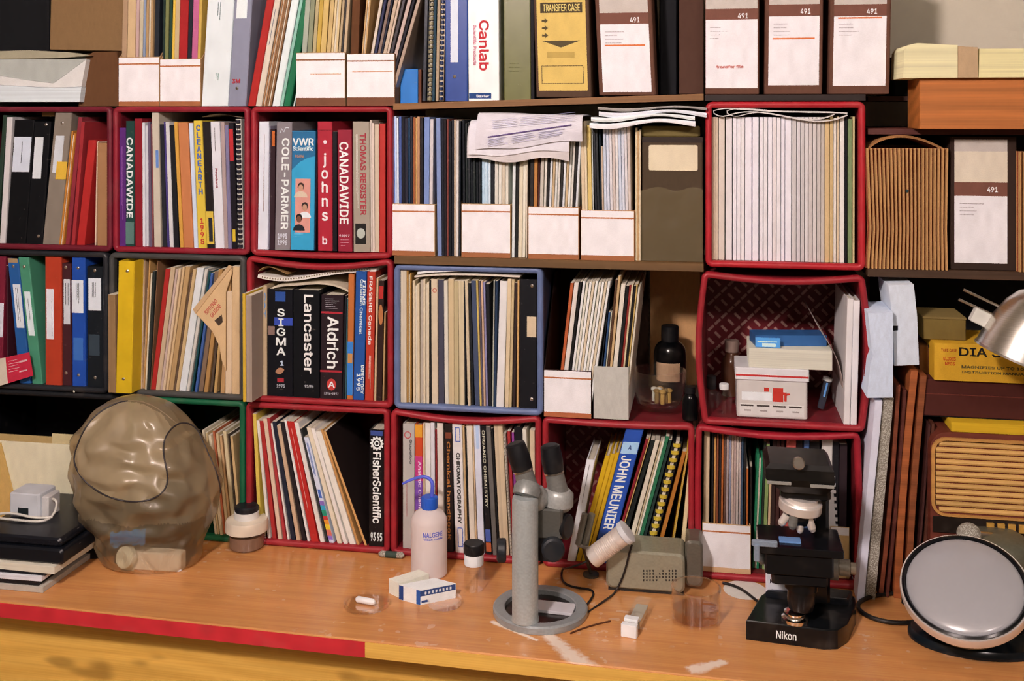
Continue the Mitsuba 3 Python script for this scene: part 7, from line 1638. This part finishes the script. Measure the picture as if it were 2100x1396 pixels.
# open carton behind the pile
t = thing('open_carton', 'open cardboard carton with a pale front panel and a tabbed flap, behind the black case', 'carton')
Yk = -.035
x0_, x1_ = X(-80, Yk), X(149, Yk); zt_ = Z(75, 908, Yk)
part(t, 'front_panel', box(x0_, x1_, Yk, Yk + .003, FD, zt_, .0006), 'paper', '#e6d2a8')
part(t, 'sides', cat(box(x1_ - .003, x1_, Yk + .0032, -.004, FD, zt_), box(x0_, x0_ + .003, Yk + .0032, -.004, FD, zt_), box(x0_ + .004, x1_ - .004, Yk + .0032, -.004, FD, FD + .003)), 'card', '#b8935c')
part(t, 'flap', box(x0_, x1_, -.0068, -.0042, FD, Z(75, 893, -.005), .0004), 'card', '#c09a60', label='tan flap')
part(t, 'tab', box(X(108, -.0068), x1_, -.0100, -.0071, Z(75, 915, -.007), Z(75, 886, -.007), .0004), 'card', '#d8ba84', label='pale tab')
part(t, 'leaf', prism([(x0_, FD + .02), (X(44, Yk - .002), FD + .02), (X(2, Yk - .002), zt_ - .004), (x0_, zt_ - .004)], Yk - .0035, Yk - .0003), 'card', '#d0a25c', label='tan inner leaf')

# bagged instrument
OUT = [(1160, 228, 398), (1150, 220, 402), (1130, 212, 404), (1110, 204, 408), (1080, 192, 420), (1040, 180, 436), (1000, 160, 443), (960, 156, 434), (920, 160, 416), (885, 168, 392), (855, 186, 370), (830, 214, 340), (815, 248, 302), (811, 268, 282)]
yb0 = G(310, 1150)[1]
oy = np.array([o[0] for o in OUT], float)[::-1]; ol = np.array([o[1] for o in OUT], float)[::-1]; orr = np.array([o[2] for o in OUT], float)[::-1]
from scipy.interpolate import PchipInterpolator
fl, fr = PchipInterpolator(oy, ol), PchipInterpolator(oy, orr)
def bag_pt(phi, py, push=0.0, crumple=True):
    """Surface of the plastic hood: phi = 0 on the right, pi/2 at the back, -pi/2 towards the camera."""
    l_, r_ = float(fl(py)), float(fr(py))
    pl, pr_2 = P(l_, py, yb0), P(r_, py, yb0)
    cx_, rx = (pl[0] + pr_2[0]) / 2, (pr_2[0] - pl[0]) / 2
    z = max((pl[2] + pr_2[2]) / 2, FD + .002)
    ry = min(rx * .80, .100 + .02 * math.sin((py - 811) / 349 * math.pi))
    cx2, sx2 = math.cos(phi), math.sin(phi)
    x = cx_ + rx * math.copysign(abs(cx2) ** .85, cx2); y = yb0 + .01 + ry * (.75 if sx2 > 0 else 1) * math.copysign(abs(sx2) ** .85, sx2)
    return np.array([x + cx2 * push, y + sx2 * push, z])
t = thing('bagged_instrument', 'instrument under a crumpled tan translucent plastic hood with dark piping', 'covered instrument')
br = random.Random(21)
NA, pys = 34, np.r_[np.linspace(1160, 1150, 2), np.linspace(1134, 860, 16), [845, 830, 818, 811]]
secs = []
for q_, py in enumerate(pys):
    row = []
    for j_ in range(NA):
        a = (j_ + (.5 if q_ % 2 else 0) + br.uniform(-.3, .3)) * 2 * np.pi / NA
        amp = .0015 if q_ < 2 or q_ > len(pys) - 3 else .0125 if math.sin(a) < .2 else .007
        p = bag_pt(a, py + (br.uniform(-4, 4) if 1 < q_ < len(pys) - 3 else 0), br.uniform(-1, 1) * amp * (.35 if abs(math.cos(a)) > .93 else 1))
        row.append(p)
    secs.append(row)
secs = np.array(secs); k_, n_, _ = secs.shape
v = secs.reshape(-1, 3); f, par = [], []
for i in range(k_ - 1):
    for j in range(n_):
        a, b, c_, d = i * n_ + j, i * n_ + (j + 1) % n_, (i + 1) * n_ + (j + 1) % n_, (i + 1) * n_ + j
        f += [(a, b, c_), (a, c_, d)] if (i % 2) else [(a, b, d), (b, c_, d)]
v = np.vstack([v, secs[-1].mean(0)]); f += [((k_ - 1) * n_ + j, (k_ - 1) * n_ + (j + 1) % n_, k_ * n_) for j in range(n_)]
hood = trimesh.Trimesh(v, np.array(f), process=False)
sv, sf = trimesh.remesh.subdivide(hood.vertices, hood.faces)
hood = trimesh.Trimesh(sv, sf, process=False)
for it_ in range(2):            # soften the creases a little, keep the facets
    L_ = trimesh.smoothing.laplacian_calculation(hood)
    hood.vertices = hood.vertices * .72 + L_.dot(hood.vertices) * .28
sv, sf = trimesh.remesh.subdivide(hood.vertices, hood.faces)
hood = trimesh.Trimesh(sv, sf, process=False)
L_ = trimesh.smoothing.laplacian_calculation(hood); hood.vertices = hood.vertices * .5 + L_.dot(hood.vertices) * .5
seam = [(262, 822), (215, 838), (180, 870), (158, 915), (152, 945), (165, 975), (190, 1000), (215, 1015), (250, 1026), (290, 1028), (322, 1018), (340, 1000), (343, 970), (336, 935), (338, 900), (352, 878), (378, 866), (400, 876), (414, 900), (432, 940), (446, 975), (452, 1010)]
sp2 = spline(np.array([(a, b, 0) for a, b in seam], float), 110)
from shapely.geometry import Polygon as Poly_, Point as Point_
ring_ = Poly_([(p[0], p[1]) for p in sp2[:78]] + [(352, 876), (330, 846), (292, 828)]).buffer(0)
fcn = hood.triangles_center
def to_px(p):
    d = p - CAM; w = d @ FW
    return 1050 + F * (d @ RT) / w, YH - F * d[2] / w
pxs = np.array([to_px(p) for p in fcn]); front = hood.face_normals @ np.array([0, -1.0, 0]) > -.25
front &= fcn[:, 1] < yb0 + .01
panel = np.array([bool(fr_) and ring_.contains(Point_(*q)) for q, fr_ in zip(pxs, front)])
skirt = (fcn[:, 2] < FD + .085 + .05 * meshkit.fbm(fcn * [16, 16, 4], 2)) & ~panel
for nm_, mk, bs, lb in (('hood', ~panel & ~skirt, 'bag_film', 'translucent tan plastic hood'), ('front_panel', panel, 'bag_panel', 'milky round front panel of the hood'), ('skirt', skirt, 'bag_skirt', 'clearer lower skirt of the hood')):
    m = trimesh.Trimesh(hood.vertices, hood.faces[mk], process=False); m.remove_unreferenced_vertices()
    part(t, nm_, m, bs, None, 28, label=lb)
caster = trimesh.ray.ray_triangle.RayMeshIntersector(hood)
def on_hood(px, py):
    d = ray(px, py); d = d / np.linalg.norm(d)
    loc = caster.intersects_location([CAM], [d], multiple_hits=True)[0]
    if not len(loc): return None
    return loc[np.argmin(np.linalg.norm(loc - CAM, axis=1))] - d * .0008
def seam_tube(pts, n, r_):
    q = [on_hood(p[0], p[1]) for p in spline(np.array([(a, b, 0) for a, b in pts], float), n)]
    q = np.array([x for x in q if x is not None])
    for _ in range(2): q[1:-1] = (q[:-2] + 2 * q[1:-1] + q[2:]) / 4
    return tube(q, r_, 8)
part(t, 'piping', seam_tube(seam, 120, .0016), 'plastic', '#3a3230', 50, label='dark piping')
part(t, 'piping', seam_tube([(262, 822), (292, 824), (330, 842), (362, 868)], 24, .0012), 'plastic', '#8a7050', 50)
gb = G(310, 1150)
part(t, 'base', box(gb[0] - .07, gb[0] + .075, gb[1] - .03, gb[1] + .06, FD, FD + .03, .006), 'enamel', '#1a1816', label='dark base of the instrument')
part(t, 'body', cat(box(gb[0] - .03, gb[0] + .06, gb[1] + .0, gb[1] + .06, FD + .0302, FD + .14, .008), rot(box(gb[0] - .05, gb[0] + .07, gb[1] - .03, gb[1] + .05, FD + .10, FD + .155, .012), .12, [0, 1, 0], gb + [0, 0, .12])), 'enamel', '#1c1917', label='dark body of the instrument')
one('small_carton', 'white carton seen dimly inside the plastic hood', 'box', obox((P(318, 1172, yb0 - .045)[0], yb0 - .030), .05, .105, .028, FD, FD + .036, .003), 'paper', '#ece0d4')
rl = lathe([(.021, 0), (.021, .012), (.008, .013)], 28, (P(264, 1150, yb0 - .05)[0], yb0 - .052, FD + .028), [-.2, -1, .3])
one('tape_roll', 'white roll beside the carton inside the plastic hood', 'roll', cat(rl, box(P(264, 1, yb0 - .05)[0] - .01, P(264, 1, yb0 - .05)[0] + .01, yb0 - .050, yb0 - .046, FD, FD + .014)), 'paper', '#e4e4e4', 40)
xs = np.linspace(0, 1, 18); vv, ff = [], []
for j in range(8):
    for i in range(18):
        p = P(226 + 72 * xs[i], 1122 - 30 * j / 7 - 6 * xs[i], yb0 - .058 - .004 * math.sin(j * .5))
        q = .006 * (meshkit.noise(np.array([i * .8, j * 1.1, 2.0])) - .5)
        vv.append(p + [0, q, q])
for j in range(7):
    for i in range(17): a = j * 18 + i; ff.append((a, a + 1, a + 19, a + 18))
part(t, 'blue_cloth', M(vv, ff), 'paper', '#2a78b8', True, label='blue cloth tucked inside the hood')
one('cloth', 'black cloth bundle lying between the pile and the hooded instrument', 'cloth', oval(G(178, 1140)[0], G(178, 1140)[1] + .02, .06, .035, [(1, FD), (.95, FD + .014), (.6, FD + .022)], .3), 'paper', '#1d1b1e', 50)
